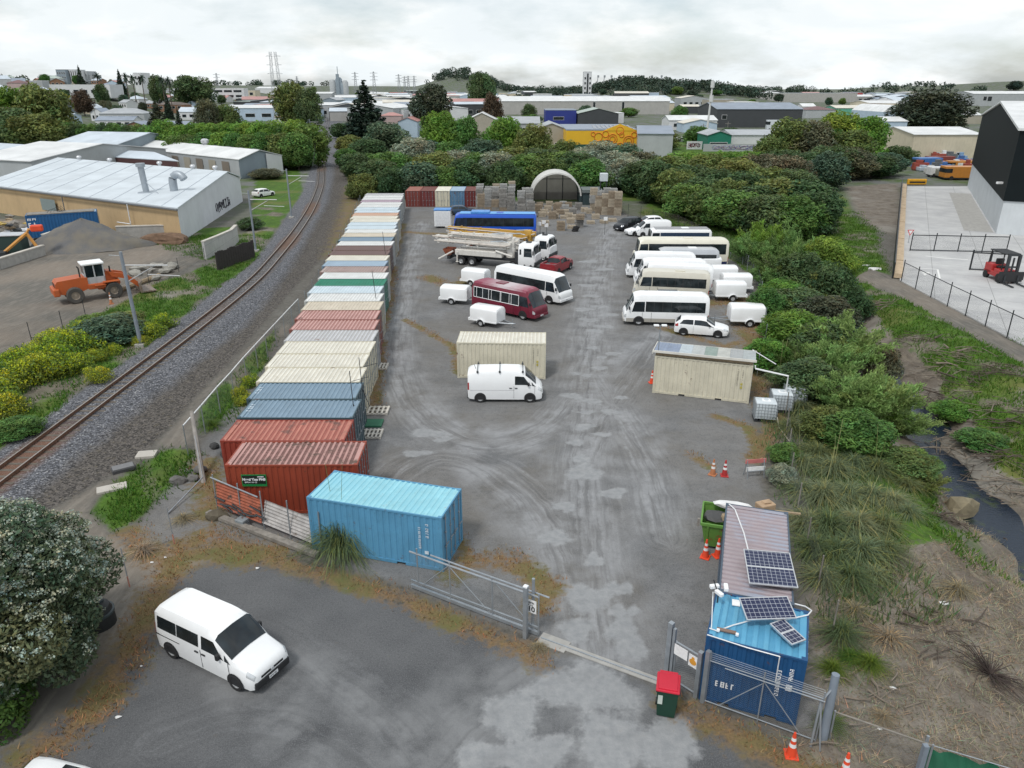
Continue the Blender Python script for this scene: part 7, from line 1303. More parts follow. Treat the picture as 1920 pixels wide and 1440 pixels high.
mq=random.Random(44);mcol=[paint('mach_%d'%i,c,.5,.15,dirt=.3)for i,c in enumerate([(.05,.14,.36),(.7,.72,.74),(.45,.5,.56),(.12,.13,.14),(.45,.17,.03),(.3,.06,.04),(.2,.33,.5),(.6,.6,.58)])]
for i in range(34):
 p=on(mq.uniform(1712,1828),mq.uniform(288,330));b=MB();w,d,h=mq.uniform(1.2,4.5),mq.uniform(1,2.4),mq.uniform(.8,2.4);b.bevbox(-w/2,w/2,-d/2,d/2,.2,h,.06);b.bevbox(-w*.3,w*.1,-d*.35,d*.35,h,h+mq.uniform(.2,.9),.05);b.box(-w*.45,w*.45,-d*.4,d*.4,0,.2);o=b.build('machine',mq.choice(mcol));o.location=p;o.rotation_euler=(0,0,mq.uniform(-.4,.4));tag(o,'piece of machinery in the crowded yard between the trees and the black warehouse','machine','machinery crowded in the far right yard')
rq=random.Random(31);done=0
while done<230:
 u=rq.uniform(470,1720);Y=rq.choice([rq.uniform(430,700),rq.uniform(600,1300),rq.uniform(900,2200)]);v0=163+17.5*1378*1.16/Y
 x=(u-960)/1378*Y*1.08;w=rq.uniform(16,50);h=rq.uniform(5,9)
 if 600<u<650 and Y<700 or 900<u<1310 and Y<640 or 1310<=u<1650 and Y<1100:continue
 if hills_z(np.array(x),np.array(Y))>8:continue
 kx=w/2/(Y*1.08)*1378;bld('distant_building','distant pale-roofed industrial building towards the horizon',u-kx,u+kx,v0,h,rq.uniform(18,45),rq.choice(['gx','gx','flat','gy']),rq.uniform(1,2.5),rq.choice(['white','white','grey','cream','conc','paleblue','dark']),rq.choice(['white','white','white','bluewhite','bluewhite','grey','cream','bluegrey','greygreen','pinkred']),rq.uniform(-20,20),wrow(4,.3,.6)if rq.random()<.4 else(),'building','distant industrial buildings towards the horizon',Y=Y);done+=1
rq=random.Random(77);done=0
while done<60:
 u=rq.uniform(-10,600);Y=rq.uniform(430,800);x=(u-960)/1378*Y*1.08;w=rq.uniform(9,15);kx=w/2/(Y*1.08)*1378
 if 560<u:continue
 bld('distant_house','distant suburban house among trees on the left ridge',u-kx,u+kx,180,rq.uniform(3,5),rq.uniform(8,11),rq.choice(['hip','gx','gy']),rq.uniform(1.6,2.6),rq.choice(['white','white','grey','cream','paleblue','brown']),rq.choice(['grey','bluegrey','grey','bluewhite','pinkred','bluewhite','greygreen']),rq.uniform(-35,35),wrow(3,.3,.75),'house','distant suburban houses on the left ridge',Y=Y);done+=1
def pt(u,v,Y):p=atY(u,v,Y);return Vector((p.x,p.y,p.z))
t=thing('silo_cluster','pale grey grain silo cluster with a slim tower on the central skyline','silo',tuple(pt(636,163,1150).to_2d())+(0,));
for i,(x,r,h)in enumerate(((-9,5,26),(0,5,29),(9,4.5,25),(5,4,22))):b=MB();b.lathe([(r,0),(r,h),(r*.6,h+2.5),(0,h+3)],14,(x,0,0));b.build('silo',WM['bluegrey']if i%2 else WM['grey'],t,smooth=40)
b=MB();b.box(-2.5,1.5,-6,-3,0,36);b.tube([(0,-4,36),(0,-4,46)],.5,5);b.build('tower',WM['bluegrey'],t)
bld('tower_block','black and white tower block on the wooded skyline',1095,1110,135,None,14,'flat',0,'white','slate',0,[(.38,.62,.05,.95)]+[(.08,.3,.1+.2*i,.2+.2*i)for i in range(4)]+[(.7,.92,.1+.2*i,.2+.2*i)for i in range(4)],'tower block',Y=980)
for i,u in enumerate((1120,1132,1145,1160,1175,1190,1205,1221,1239)):
 p=pt(u-3,160,1120);q=pt(u+2,141,1120);o=thing('stadium_mast','slanting stadium light mast on the wooded skyline','mast',(p.x,p.y,gz(p.x,p.y)),group='row of slanting stadium masts');b=MB();b.tube([(0,0,0),(q.x-p.x,0,q.z-gz(p.x,p.y))],.7,5,.5);b.bevbox(q.x-p.x-1.5,q.x-p.x+1.2,-.5,.5,q.z-gz(p.x,p.y)-3,q.z-gz(p.x,p.y),.2);b.build('mast',plain('mast_grey',(.3,.32,.34)),o)
PYL=plain('pylon_grey',(.3,.32,.34),.6)
def pylon(label,u,vtop,Y,wk=1.0,two=False):
 p=pt(u,vtop,Y);g_=gz(p.x,p.y);H_=p.z-g_;t=thing('power_pylon',label,'pylon',(p.x,p.y,g_),group='power pylons on the skyline');b=MB();s=H_*.085*wk;tk=max(.07,Y*.00015)
 for cx_ in((-s*1.05,s*1.05)if two else(0,)):
  bw,tw=s*(.55 if two else 1),s*(.35 if two else.18)
  for sx in(-1,1):
   for sy in(-1,1):b.tube([(cx_*1.6+sx*bw,sy*bw,0),(cx_*.8+sx*tw,sy*tw,H_)],tk,4)
  n=12
  for i in range(n):
   k0,k1=i/n,(i+1)/n;w0=bw+(tw-bw)*k0;w1_=bw+(tw-bw)*k1;c0_=cx_*(1.6-.8*k0);c1_=cx_*(1.6-.8*k1)
   for sy in(-1,1):b.tube([(c0_-w0,sy*w0,H_*k0),(c1_+w1_,sy*w1_,H_*k1)],tk*.6,3);b.tube([(c0_+w0,sy*w0,H_*k0),(c1_-w1_,sy*w1_,H_*k1)],tk*.6,3)
 for k in(.7,.82,.94):a=s*(2.4 if two else 1.6)*(1.15-.2*(k-.7));b.tube([(-a,0,H_*k),(a,0,H_*k)],tk,4);b.tube([(-a,0,H_*k),(0,0,H_*(k+.03))],tk*.7,3);b.tube([(a,0,H_*k),(0,0,H_*(k+.03))],tk*.7,3)
 b.build('lattice',PYL,t);return t
pylon('tall twin-legged lattice pylon left of the railway, the largest on the skyline',511,97,430,.5,True)
for u,v,Y,lb in((665,135,1300,'small pylon right of the grain silos'),(700,134,1250,'small pylon farther right of the grain silos'),(747,139,1500,'faint distant pylon left of centre'),(758,143,1600,'faint distant pylon, second right of the silo pylons'),(765,142,1650,'faint distant pylon, third right of the silo pylons'),(776,142,1700,'faint distant pylon, rightmost of the faint ones'),(556,143,1300,'faint pylon between the big pylon and the silos'),(405,137,800,'slim pylon behind the white office')):pylon(lb,u,v,Y)
pm0=atY(1328,215,300);t=thing('phone_mast','tall pale phone mast rising in front of the wooded hill','mast',(pm0 .x,300,0));tz=atY(1334,150,300).z;b=MB();b.tube([(0,0,0),(.6,0,tz)],.45,8,.3);b.build('pole',plain('mast_pale',(.6,.6,.6)),t);b=MB()
for z in(tz-1.5,tz-6.5):b.lathe([(.5,-1.2),(.75,-1.2),(.75,1.2),(.5,1.2)],8,(.6,0,z))
b.build('antenna',plain('mast_pale',(.6,.6,.6)),t)
for u,v0,v1,lb in((192,285,257,'short power pole on the white roofs at left'),(405,320,275,'power pole in front of the long workshop'),(182,232,195,'pale power pole among the houses'),(560,222,190,'pale power pole left of the railway by the trees'),(581,220,192,'pale power pole nearest the railway end'),(637,222,200,'pale power pole right of the railway end'),(1362,262,228,'power pole beside the green shed'),(1317,258,232,'power pole behind the graffiti board')):
 p=on(u,v0);h=atY(u,v1,p.y).z-p.z;t=thing('power_pole',lb,'pole',tuple(p));b=MB();b.tube([(0,0,-.3),(0,0,h)],.16,6,.12);b.build('pole',paint('pole_wood',(.2,.19,.17),.9),t);b=MB();b.box(-1.1,1.1,-.06,.06,h-.8,h-.65);b.build('crossarm',TIMBER_G,t)
def cwall(label,px,h,th=.35,m=CONC):
 t=thing('retaining_wall',label,'wall',(0,0,0));b=MB()
 for(a,c)in zip(px[:-1],px[1:]):a,c=at(*a),at(*c);d=c-a;L_=d.length;b.box(0,L_,-th/2,th/2,-.2,h,Matrix.Translation((a.x,a.y,0))@rotz(math.atan2(d.y,d.x)))
 b.build('wall',m,t);b=MB()
 for(a,c)in zip(px[:-1],px[1:]):a,c=at(*a),at(*c);d=c-a;b.box(-.02,d.length+.02,-th/2-.06,th/2+.06,h,h+.12,Matrix.Translation((a.x,a.y,0))@rotz(math.atan2(d.y,d.x)))
 b.build('capping',paint('cap_pale',(.52,.49,.44),.85),t);return t
cwall('low concrete block wall in front of the orange digger',[(-80,522),(0,505),(84,478)],1.1);cwall('low concrete wall between the blue container and the gravel heap',[(86,465),(160,440)],1.6);cwall('concrete wall at the foot of the beige warehouse',[(222,450),(345,446)],1.7)
gw=cwall('curved white graffiti-marked block wall near the railway',[(385,486),(412,474),(437,462),(446,452)],2.0,.3,wallm('graffblock',(.45,.45,.44),dirt=.5))
DT=paint('dark_timber',(.035,.03,.028),.85,.2,3);t=thing('timber_wall','dark brown timber retaining wall beside the railway mast','wall',(0,0,0));b=MB();a,c=at(408,508),at(478,482);d=c-a;M_=Matrix.Translation((a.x,a.y,0))@rotz(math.atan2(d.y,d.x));n=16
for i in range(n):b.box(d.length*i/n+.01,d.length*(i+1)/n-.01,-.06,.06,-.2,2.0+.08*math.sin(i*1.3),M_)
b.build('boards',DT,t)
b=MB();p=at(163,462);bm_n=26;vs=[]
for k in range(9):
 for i in range(bm_n):a=2*math.pi*i/bm_n;r=6.3*(1-k/8)**.9*(1+.1*math.sin(3*a+k)+.05*math.sin(7*a));vs.append((r*math.cos(a)*1.25,r*math.sin(a)*.7,3.5*(k/8)+.08*math.sin(5*a+2*k)))
b.add(vs,[(k*bm_n+i,k*bm_n+(i+1)%bm_n,(k+1)*bm_n+(i+1)%bm_n,(k+1)*bm_n+i)for k in range(8)for i in range(bm_n)])
hm=NT('gravel_heap');hc=hm.coord(False);o=b.build('gravel_heap',hm.out(hm.mix(hm.ramp(hm.noise(hc,.5,5),.4,.65),hm.mix(hm.noise(hc,9,4),(.07,.07,.073),(.15,.15,.153)),(.16,.145,.12)),.95),smooth=60);o.location=(p.x,p.y,0);tag(o,'big grey gravel heap beside the blue container','gravel heap')
p=at(362,458);b=MB();rock(b,(0,0,.2),2.7,3,(1.2,.8,.45),3);o=b.build('soil_mound',paint('brown_soil',(.16,.1,.065),.95,.3,2));o.location=(p.x-4,p.y+1,0);tag(o,'brown soil mound behind the curved graffiti wall','mound')
rq=random.Random(9)
for i in range(16):
 p=at(rq.uniform(245,335),rq.uniform(500,528));b=MB();rock(b,(0,0,.25),rq.uniform(.35,.8),200+i,(1.3,.9,.6),1);o=b.build('rubble',paint('rubble_grey',(.3,.29,.26),.9,.2,2,dirt=.4));o.location=(p.x,p.y,0);tag(o,'broken concrete lump in the rubble between the wheel loader and the graffiti wall','rubble','broken concrete rubble')
tb=MB();a,c=at(215,553),at(300,520);tb.tube([(a.x,a.y,.25),(c.x,c.y,.25)],.22,6);tag(tb.build('timber_beam',TIMBER),'pale timber beam lying along the yard edge beside the wheel loader','beam')
bc=dup(proto,(at(108,455).x-1,at(108,455).y+4.0,.35),R(27),'blue container with white letters beside the gravel heap in the left yard','containers in the left yard',mats=cmats('yard_blue',(.012,.1,.26),RF['ltblue']));bc.scale=(1.35,1.1,1.12)
for c in kids(bc):
 if c.name.startswith(('sign_board','stencil')):
  for g_ in kids(c):bpy.data.objects.remove(g_)
  bpy.data.objects.remove(c)
b=MB();strokes(b,Matrix.Translation((-2.9,-1.24,1.2)),2,.55,.35,3,.2);strokes(b,Matrix.Translation((-2.9,-1.24,2.0)),2,.25,.3,5,.2);b.build('white_letters',MWHITE,bc);b=MB();b.box(-2.9,2.8,-1.1,.9,2.6,2.68);b.build('roof_boards',TIMBER_G,bc)
b=MB()
for i in range(5):b.tube([(-2+.5*i,-.8+.3*i,2.7),(-1.2+.3*i,-.2,3.4+.1*i),(.6,.2*i,2.75)],.03,4)
tgm=thing('scrap_pile','tangled pipes and boards piled on the blue yard container','scrap',tuple(bc.location),R(27));b.build('pipes',STEEL_D,tgm)
dg=thing('digger_arm','orange digger arm with a red bucket by the blue yard container','digger',tuple(at(30,482))+(0,),R(20));dg.scale=(.75,)*3;b=MB();b.tube([(-2.0,0,.4),(2.2,0,3.6)],.28,6);b.tube([(2.2,0,3.6),(3.4,0,.9)],.24,6);b.tube([(2.0,0,3.2),(2.6,0,4.2),(3.2,0,4.1)],.2,6);b.build('boom',paint('digger_orange',(.6,.28,.06),.5,.1,dirt=.25),dg);b=MB();b.bevbox(2.9,4.6,-.5,.5,3.8,4.8,.2);b.build('bucket',paint('bucket_red',(.7,.07,.02),.5),dg);b=MB();b.bevbox(-3,-1,-1,1,0,1.1,.1);b.build('tracks',STEEL_D,dg)
gn=thing('generator_box','dark green machine box with a pale lid at the left edge of the yard','machine',tuple(at(18,475))+(0,),R(10));b=MB();b.bevbox(-2.0,2.0,-1,1,.2,2.2,.05);b.build('body',plain('gen_green',(.02,.045,.04)),gn);b=MB();b.bevbox(-2.1,2.1,-1.1,1.1,2.2,2.35,.04);b.build('lid',ALU,gn)
for i,(u,v,lb)in enumerate(((20,425,'heap of mixed scrap timber behind the generator'),(45,440,'heap of pale scrap beside the blue yard container'),(-5,440,'dark scrap heap at the far left of the yard'))):
 p=at(u,v);t=thing('scrap_heap',lb,'scrap',(p.x,p.y,0))
 for k in range(9):b=MB();rock(b,(rq.uniform(-2.5,2.5),rq.uniform(-1,1),rq.uniform(.3,1.6)),rq.uniform(.4,.9),i*20+k,(1.4,.8,.5));b.build('scrap',rq.choice([TIMBER,TIMBER_G,STEEL_D,ALU,TIMBER_G,paint('scrap_yellow',(.45,.33,.08))]),t)
t=fence('yard_edge_fence','thin dark-posted wire fence along the left dirt yard',[tuple(at(-60,668)),tuple(at(59,638)),tuple(at(118,615)),tuple(at(160,590)),tuple(at(280,532)),tuple(at(385,490))],1.5,STEEL_D,plain('rusty_wire',(.12,.1,.08)),4.5,None,cell=.14)
for u,v,lb in((495,368,'silver car behind the white warehouse beside the railway'),):p=at(u,v);dup(ht.root,(p.x,p.y,0),R(60),lb)
# ================================================================ VEGETATION
def leafmat(name,col,trans=.25,hv=.12,rough=.6):
 if name in MATS:return MATS[name]
 t=NT(name);a=t.n('ShaderNodeVertexColor');a.layer_name='tint';oi=t.n('ShaderNodeObjectInfo')
 hs=t.n('ShaderNodeHueSaturation');t.l(t.ramp(oi.outputs['Random'],0,1,.5-hv*.22,.5+hv*.22),hs.inputs['Hue']);t.l(t.ramp(oi.outputs['Random'],0,1,1+hv,1-hv),hs.inputs['Value'])
 c=t.mix(1.0,col,a.outputs[0],'MULTIPLY');t.l(c,hs.inputs['Color'])
 t.out(hs.outputs[0],rough);t.p.inputs['Specular IOR Level'].default_value=.25
 tr=t.n('ShaderNodeBsdfTranslucent');t.l(hs.outputs[0],tr.inputs[0]);ms=t.n('ShaderNodeMixShader');ms.inputs[0].default_value=trans
 o=[n for n in t.t.nodes if n.type=='OUTPUT_MATERIAL'][0];t.l(t.p.outputs[0],ms.inputs[1]);t.l(tr.outputs[0],ms.inputs[2]);t.l(ms.outputs[0],o.inputs[0]);MATS[name]=t.m;return t.m
LM={k:leafmat('leaf_'+k,c,tr)for k,c,tr in[('dark',(.075,.128,.05),.25),('mid',(.11,.205,.05),.3),('olive',(.14,.185,.055),.3),('silver',(.24,.285,.21),.25),('bright',(.15,.28,.05),.4),('lime',(.165,.255,.04),.35),('bronze',(.085,.052,.036),.2),('brown',(.125,.13,.075),.2),('willow',(.185,.3,.1),.4),('conifer',(.02,.038,.022),.1),('bluegreen',(.08,.135,.082),.2),('darkbrown',(.058,.07,.04),.15),('farwood',(.042,.068,.045),.1)]}
BARK=paint('bark',(.1,.08,.065),.95,.3,4);BARKP=paint('pale_bark',(.22,.19,.15),.9,.3,4)
def leaves(blobs,n,size,seed,asp=2.0,out_k=.55,up=.25,inner=.5,ground=None):
 r=np.random.RandomState(seed);B=np.array(blobs,float);wgt_=(B[:,3]*B[:,4]*B[:,5])**.62;idx=r.choice(len(B),n,p=wgt_/wgt_.sum())
 d=r.normal(size=(n,3));d/=np.linalg.norm(d,axis=1)[:,None];rad=inner+(1.03-inner)*r.rand(n)**.45
 P_=B[idx,:3]+d*B[idx,3:6]*rad[:,None];nn=d*out_k+r.normal(size=(n,3))*.5;nn[:,2]+=up;nn/=np.linalg.norm(nn,axis=1)[:,None]
 a=np.cross(nn,r.normal(size=(n,3)));a/=np.linalg.norm(a,axis=1)[:,None];b=np.cross(nn,a)
 s=size*(.6+.8*r.rand(n))[:,None];a*=s*asp*.5;b*=s*.5
 V_=np.stack([P_-a,P_+b*.9-a*.1,P_+a,P_-b*.9-a*.1],1);ok=P_[:,2]>(.05 if ground is None else ground)
 bt=(.68+.64*r.rand(len(B)))[idx]*(.65+.7*r.rand(n));hue=r.normal(0,.09,n)+r.normal(0,.08,len(B))[idx]
 C_=np.stack([bt*(1+hue),bt,bt*(1-hue*.6)],-1);V_=V_[ok];C_=C_[ok];k=len(V_)
 return V_.reshape(-1,3),np.arange(4*k).reshape(k,4),np.repeat(C_,4,0)
def crownblobs(seed,H_,W_,nb,base=.25,br=(.22,.38),flat=.8,prof=None):
 r=random.Random(seed);bl=[(0,0,H_*(base+(1-base)*.5),W_*.26,W_*.26,H_*(1-base)*.36)]
 for i in range(nb):
  k=(i+.5)/nb;z=H_*(base+(1-base)*(.1+.82*k));w=math.sin(math.pi*min(1,max(.0,.22+.66*k)))if prof is None else prof(k);a=i*2.4+r.uniform(-.5,.5);rr=W_*.5*w*r.uniform(.45,.78);q=W_*r.uniform(*br)*(.55+.45*w)
  bl.append((rr*math.cos(a),rr*math.sin(a),z,q*.75,q*.75,q*flat*.72))
 return bl
def trunk(b,H_,W_,seed,base=.25,r0=None,nl=6):
 r=random.Random(seed);r0=r0 or H_*.03;top=H_*.72;k=[(r.uniform(-.2,.2)*i,r.uniform(-.2,.2)*i,top*i/4-.3*(i==0))for i in range(5)];b.tube(k,r0,7,r0*.35)
 for i in range(nl):z=H_*(base*.6+.5*i/nl);a=i*2.4+r.uniform(-.4,.4);L_=W_*r.uniform(.22,.4);b.tube([(0,0,z),(L_*.5*math.cos(a),L_*.5*math.sin(a),z+L_*.45),(L_*math.cos(a),L_*math.sin(a),z+L_*.9)],r0*.45,5,r0*.12)
TP={}
def treeproto(kind,V_,F_,C_,mat,trunkb,bark=BARK):
 t=thing('tree','','tree');np_mesh('crown',V_,F_,mat,t,{'tint':C_});trunkb.build('trunk',bark,t,smooth=50);TP[kind]=[t,False];return t
for k,sd,nb in(('round',3,26),('round2',11,30),('round3',23,22)):
 tb=MB();trunk(tb,8,8,sd);treeproto(k,*leaves(crownblobs(sd,8,8,nb+16,.1,(.13,.34),.85),9500,.25,sd,2.0,.5,.3),LM['mid'],tb)
tb=MB();trunk(tb,8,8,5,.15);treeproto('fine',*leaves(crownblobs(41,8,8,52,.06,(.12,.3),1.0),11000,.2,41,2.4),LM['mid'],tb)
def willowleaves(seed,n=9000,H_=6,W_=7):
 r=np.random.RandomState(seed);nb=46;V_=[];C_=[];k=n//nb
 for i in range(nb):
  a=r.rand()*6.28;sp_=r.rand()**.6;L_=H_*(.75+.3*r.rand())*(1.05-.25*sp_);t=r.rand(k)**.7;t=.18+.82*t;x=W_*.52*sp_*t**1.3;px=x*math.cos(a);py_2=x*math.sin(a);pz=L_*t*(1-.18*t*sp_)
  sp2=(.12+.5*t*(1.15-t))[:,None]*(W_/7)*1.3;P_=np.stack([px,py_2,pz],1)+r.normal(size=(k,3))*sp2*.62
  d=np.stack([np.full(k,math.cos(a)*sp_*.6),np.full(k,math.sin(a)*sp_*.6),np.ones(k)],1)+r.normal(size=(k,3))*.5;d/=np.linalg.norm(d,axis=1)[:,None];b=np.cross(d,r.normal(size=(k,3)));b/=np.linalg.norm(b,axis=1)[:,None];s=(.6+.8*r.rand(k))[:,None]
  d*=s*.2;b*=s*.05;V_.append(np.stack([P_-d,P_+b,P_+d,P_-b],1));br=(.7+.6*r.rand())*(.65+.7*r.rand(k));C_.append(np.stack([br*(1+r.normal(0,.08)),br,br*.95],-1))
 V_=np.concatenate(V_);C_=np.concatenate(C_);V_[:,:,2]=np.maximum(V_[:,:,2],.03);m=len(V_);return V_.reshape(-1,3),np.arange(4*m).reshape(m,4),np.repeat(C_,4,0)
for k,sd in(('willow',4),('willow2',9)):tb=MB();trunk(tb,6,6,sd,.05,.09,10);treeproto(k,*willowleaves(sd),LM['willow'],tb,BARK)
def conifer_blobs(H_,W_,lv=13,seed=1):
 r=random.Random(seed);bl=[]
 for i in range(lv):
  k=i/(lv-1);z=H_*(.1+.88*k);w=W_*.5*(1-k)**.85+.12;m=max(3,int(9*(1-k)))
  for j in range(m):a=j*6.28/m+i*.7+r.uniform(-.2,.2);q=w*r.uniform(.8,1.1);bl.append((q*.62*math.cos(a),q*.62*math.sin(a),z-q*.14,q*.42+.1,q*.42+.1,H_*.035+.1))
 return bl
tb=MB();tb.tube([(0,0,-.3),(0,0,13)],.3,7,.05);treeproto('conifer',*leaves(conifer_blobs(14,8),6500,.4,8,1.8,.3,.4),LM['conifer'],tb)
tb=MB();tb.tube([(0,0,-.3),(.3,0,9.5)],.25,7,.18)
def palm(seed=2):
 r=np.random.RandomState(seed);V_=[];
 for i in range(46):
  a=r.rand()*6.28;el=r.uniform(-.5,1.2);L_=2.4;pts=[]
  for j in range(5):t=j/4;pts.append(np.array([math.cos(a)*L_*t*math.cos(el)+.3,math.sin(a)*L_*t*math.cos(el),9.5+L_*t*math.sin(el)-.9*t*t]))
  s=np.array([-math.sin(a),math.cos(a),.3])*.28
  for j in range(4):w0,w1_=1-.7*j/4,1-.7*(j+1)/4;V_.append([pts[j]-s*w0,pts[j]+s*w0,pts[j+1]+s*w1_,pts[j+1]-s*w1_])
 V_=np.array(V_);m=len(V_);return V_.reshape(-1,3),np.arange(4*m).reshape(m,4),np.ones((4*m,3))*(.7+.5*np.repeat(r.rand(m),4))[:,None]
treeproto('palm',*palm(),LM['farwood'],tb)
PH={'round':(8,8),'round2':(8,8),'round3':(8,8),'fine':(8,8),'willow':(6,7),'willow2':(6,7),'conifer':(14,8),'palm':(11.5,5)}
def tree(kind,mat,x,y,top,width,label,group=None,name='tree',bark=None,zoff=0.0):
 g_=gz(x,y)-.05+zoff;h=max(1.0,top-g_);H0,W0=PH[kind];root,usedp=TP[kind];sc3=(width/W0,width/W0,h/H0/.97)
 mm={'crown':LM[mat]}
 if bark:mm['trunk']=bark
 if not usedp:TP[kind][1]=True;t=root;t.location=(x,y,g_);t.scale=sc3;t.rotation_euler=(0,0,rnd.uniform(0,6.28));[remat(c,mm)for c in kids(t)]
 else:t=dup(root,(x,y,g_),rnd.uniform(0,6.28),scale=sc3,mats=mm)
 for kk in('label','category','group'):
  if kk in t:del t[kk]
 t.name=name;tag(t,label,'tree' if name in('tree','conifer','palm_tree')else 'shrub',group);return t
RK=['round','round2','round3']
def T(u,vtop,Y,w,mat,label,kind=None,group=None,name='tree',bark=None):
 p=atY(u,vtop,Y);return tree(kind or rnd.choice(RK),mat,p.x,Y,p.z,w,label,group,name,bark)
for a in[(775,262,168,11,'silver','big silvery-green rounded tree behind the maroon end containers','fine'),(826,214,215,14,'bright','large fresh green tree left of the plain gabled shed','fine'),(872,222,212,9,'mid','narrower green tree joined to the right of the large fresh green one',None),(945,222,212,11,'bright','bright green tree in front of the low grey shed',None),(1003,236,205,11,'olive','yellow-olive fine-leaved tree left of the yellow mural hall','fine'),(722,232,228,15,'bluegreen','broad dark blue-green tree between the big conifer and the pale blue shed',None),(690,262,215,11,'dark','dark bushy tree below the tall conifer by the railway',None),(806,162,330,20,'darkbrown','tall dark brownish tree in the middle of the skyline roofs',None),(922,178,310,9,'bronze','bronze-red rounded tree standing before the white roofs',None),(543,157,385,20,'olive','tall green-topped tree left of the railway end',None),(577,167,375,14,'dark','dark tree touching the railway end from the left',None),(1755,173,320,34,'darkbrown','great round dark tree before the right-hand hills','fine'),(1490,226,190,14,'olive','olive rounded tree at the left of the right-hand thicket',None),(1528,232,186,12,'brown','grey-brown thin-leaved tree in the right-hand thicket','fine'),(1580,214,208,15,'lime','yellow-green topped tree at the crown of the right-hand thicket',None),(1632,220,204,13,'bright','bright green tree at the right end of the thicket',None),(902,138,640,24,'dark','dark umbrella-shaped tree beside the distant green hill',None),(25,168,258,20,'lime','leafy lime green tree at the far left edge',None),(68,164,258,20,'olive','big olive-green spreading tree at left above the white roofs',None),(95,196,262,10,'lime','yellow-green flank of foliage right of the big olive tree',None),(12,205,235,20,'dark','dark dense tree at the left edge behind the sheds',None),(60,215,232,18,'olive','low olive tree under the big spreading one',None),(545,258,196,9,'bronze','dark purplish-brown bush beside the railway','fine'),(150,170,480,12,'bronze','dark reddish tree between the cottages on the left',None),(186,158,560,11,'dark','dark upright tree left of the hipped grey house',None),(355,143,620,36,'dark','wide flat-topped dark tree behind the white office',None),(385,190,290,11,'brown','bare greyish-brown tree right of the white weatherboard house','fine'),(420,198,295,13,'olive','olive-brown tree right of the bare greyish one',None),(290,142,620,14,'dark','dark rounded tree on the ridge left of the flat-topped one',None),(1310,237,262,10,'mid','dark green tree on the verge below the white shed',None),(1250,246,248,10,'olive','hedge-like olive shrub beside the pale corrugated wall',None),(1228,254,242,9,'dark','dark shrub right against the pale corrugated wall',None),(1370,240,262,9,'dark','dark tree left of the green shed roof',None)]:T(*a[:6],kind=a[6])
T(681,156,292,19,'conifer','tall dark conifer beside the railway, the highest tree on the skyline','conifer',name='conifer');T(291,193,262,13,'darkbrown','dark ragged conifer among the left houses','conifer',name='conifer');T(146,124,640,8,'conifer','single pointed conifer beside the apartment blocks','conifer',name='conifer');T(221,131,640,9,'conifer','pale spire-shaped pine between the ridge palms','conifer',name='conifer');T(332,205,285,5,'conifer','small dark cone-shaped cypress in front of the white weatherboard house','conifer',name='conifer');T(310,173,480,6,'conifer','dark cypress before the white office','conifer',name='conifer')
for u,v,lb in((180,133,'palm on the left ridge, leaning top, leftmost of the palms'),(233,133,'slim palm on the ridge left of the white tower'),(246,136,'palm touching the left side of the slim white tower'),(262,135,'palm touching the right side of the slim white tower'),(301,138,'palm right of the rounded ridge tree'),(313,140,'rightmost palm on the left ridge')):T(u,v,560,7,'farwood',lb,'palm',name='palm_tree')
GB='belt of trees behind the yard'
bq=random.Random(3);LBT={'dark':'dark evergreen tree in the thick belt of trees behind the yard','mid':'mid-green tree in the thick belt of trees behind the yard','olive':'olive-green tree in the thick belt of trees behind the yard','silver':'silvery grey-green tree in the thick belt of trees behind the yard','bluegreen':'bluish dark green tree in the thick belt of trees behind the yard','bright':'fresh green tree in the thick belt of trees behind the yard','brown':'brownish thin tree in the thick belt of trees behind the yard'}
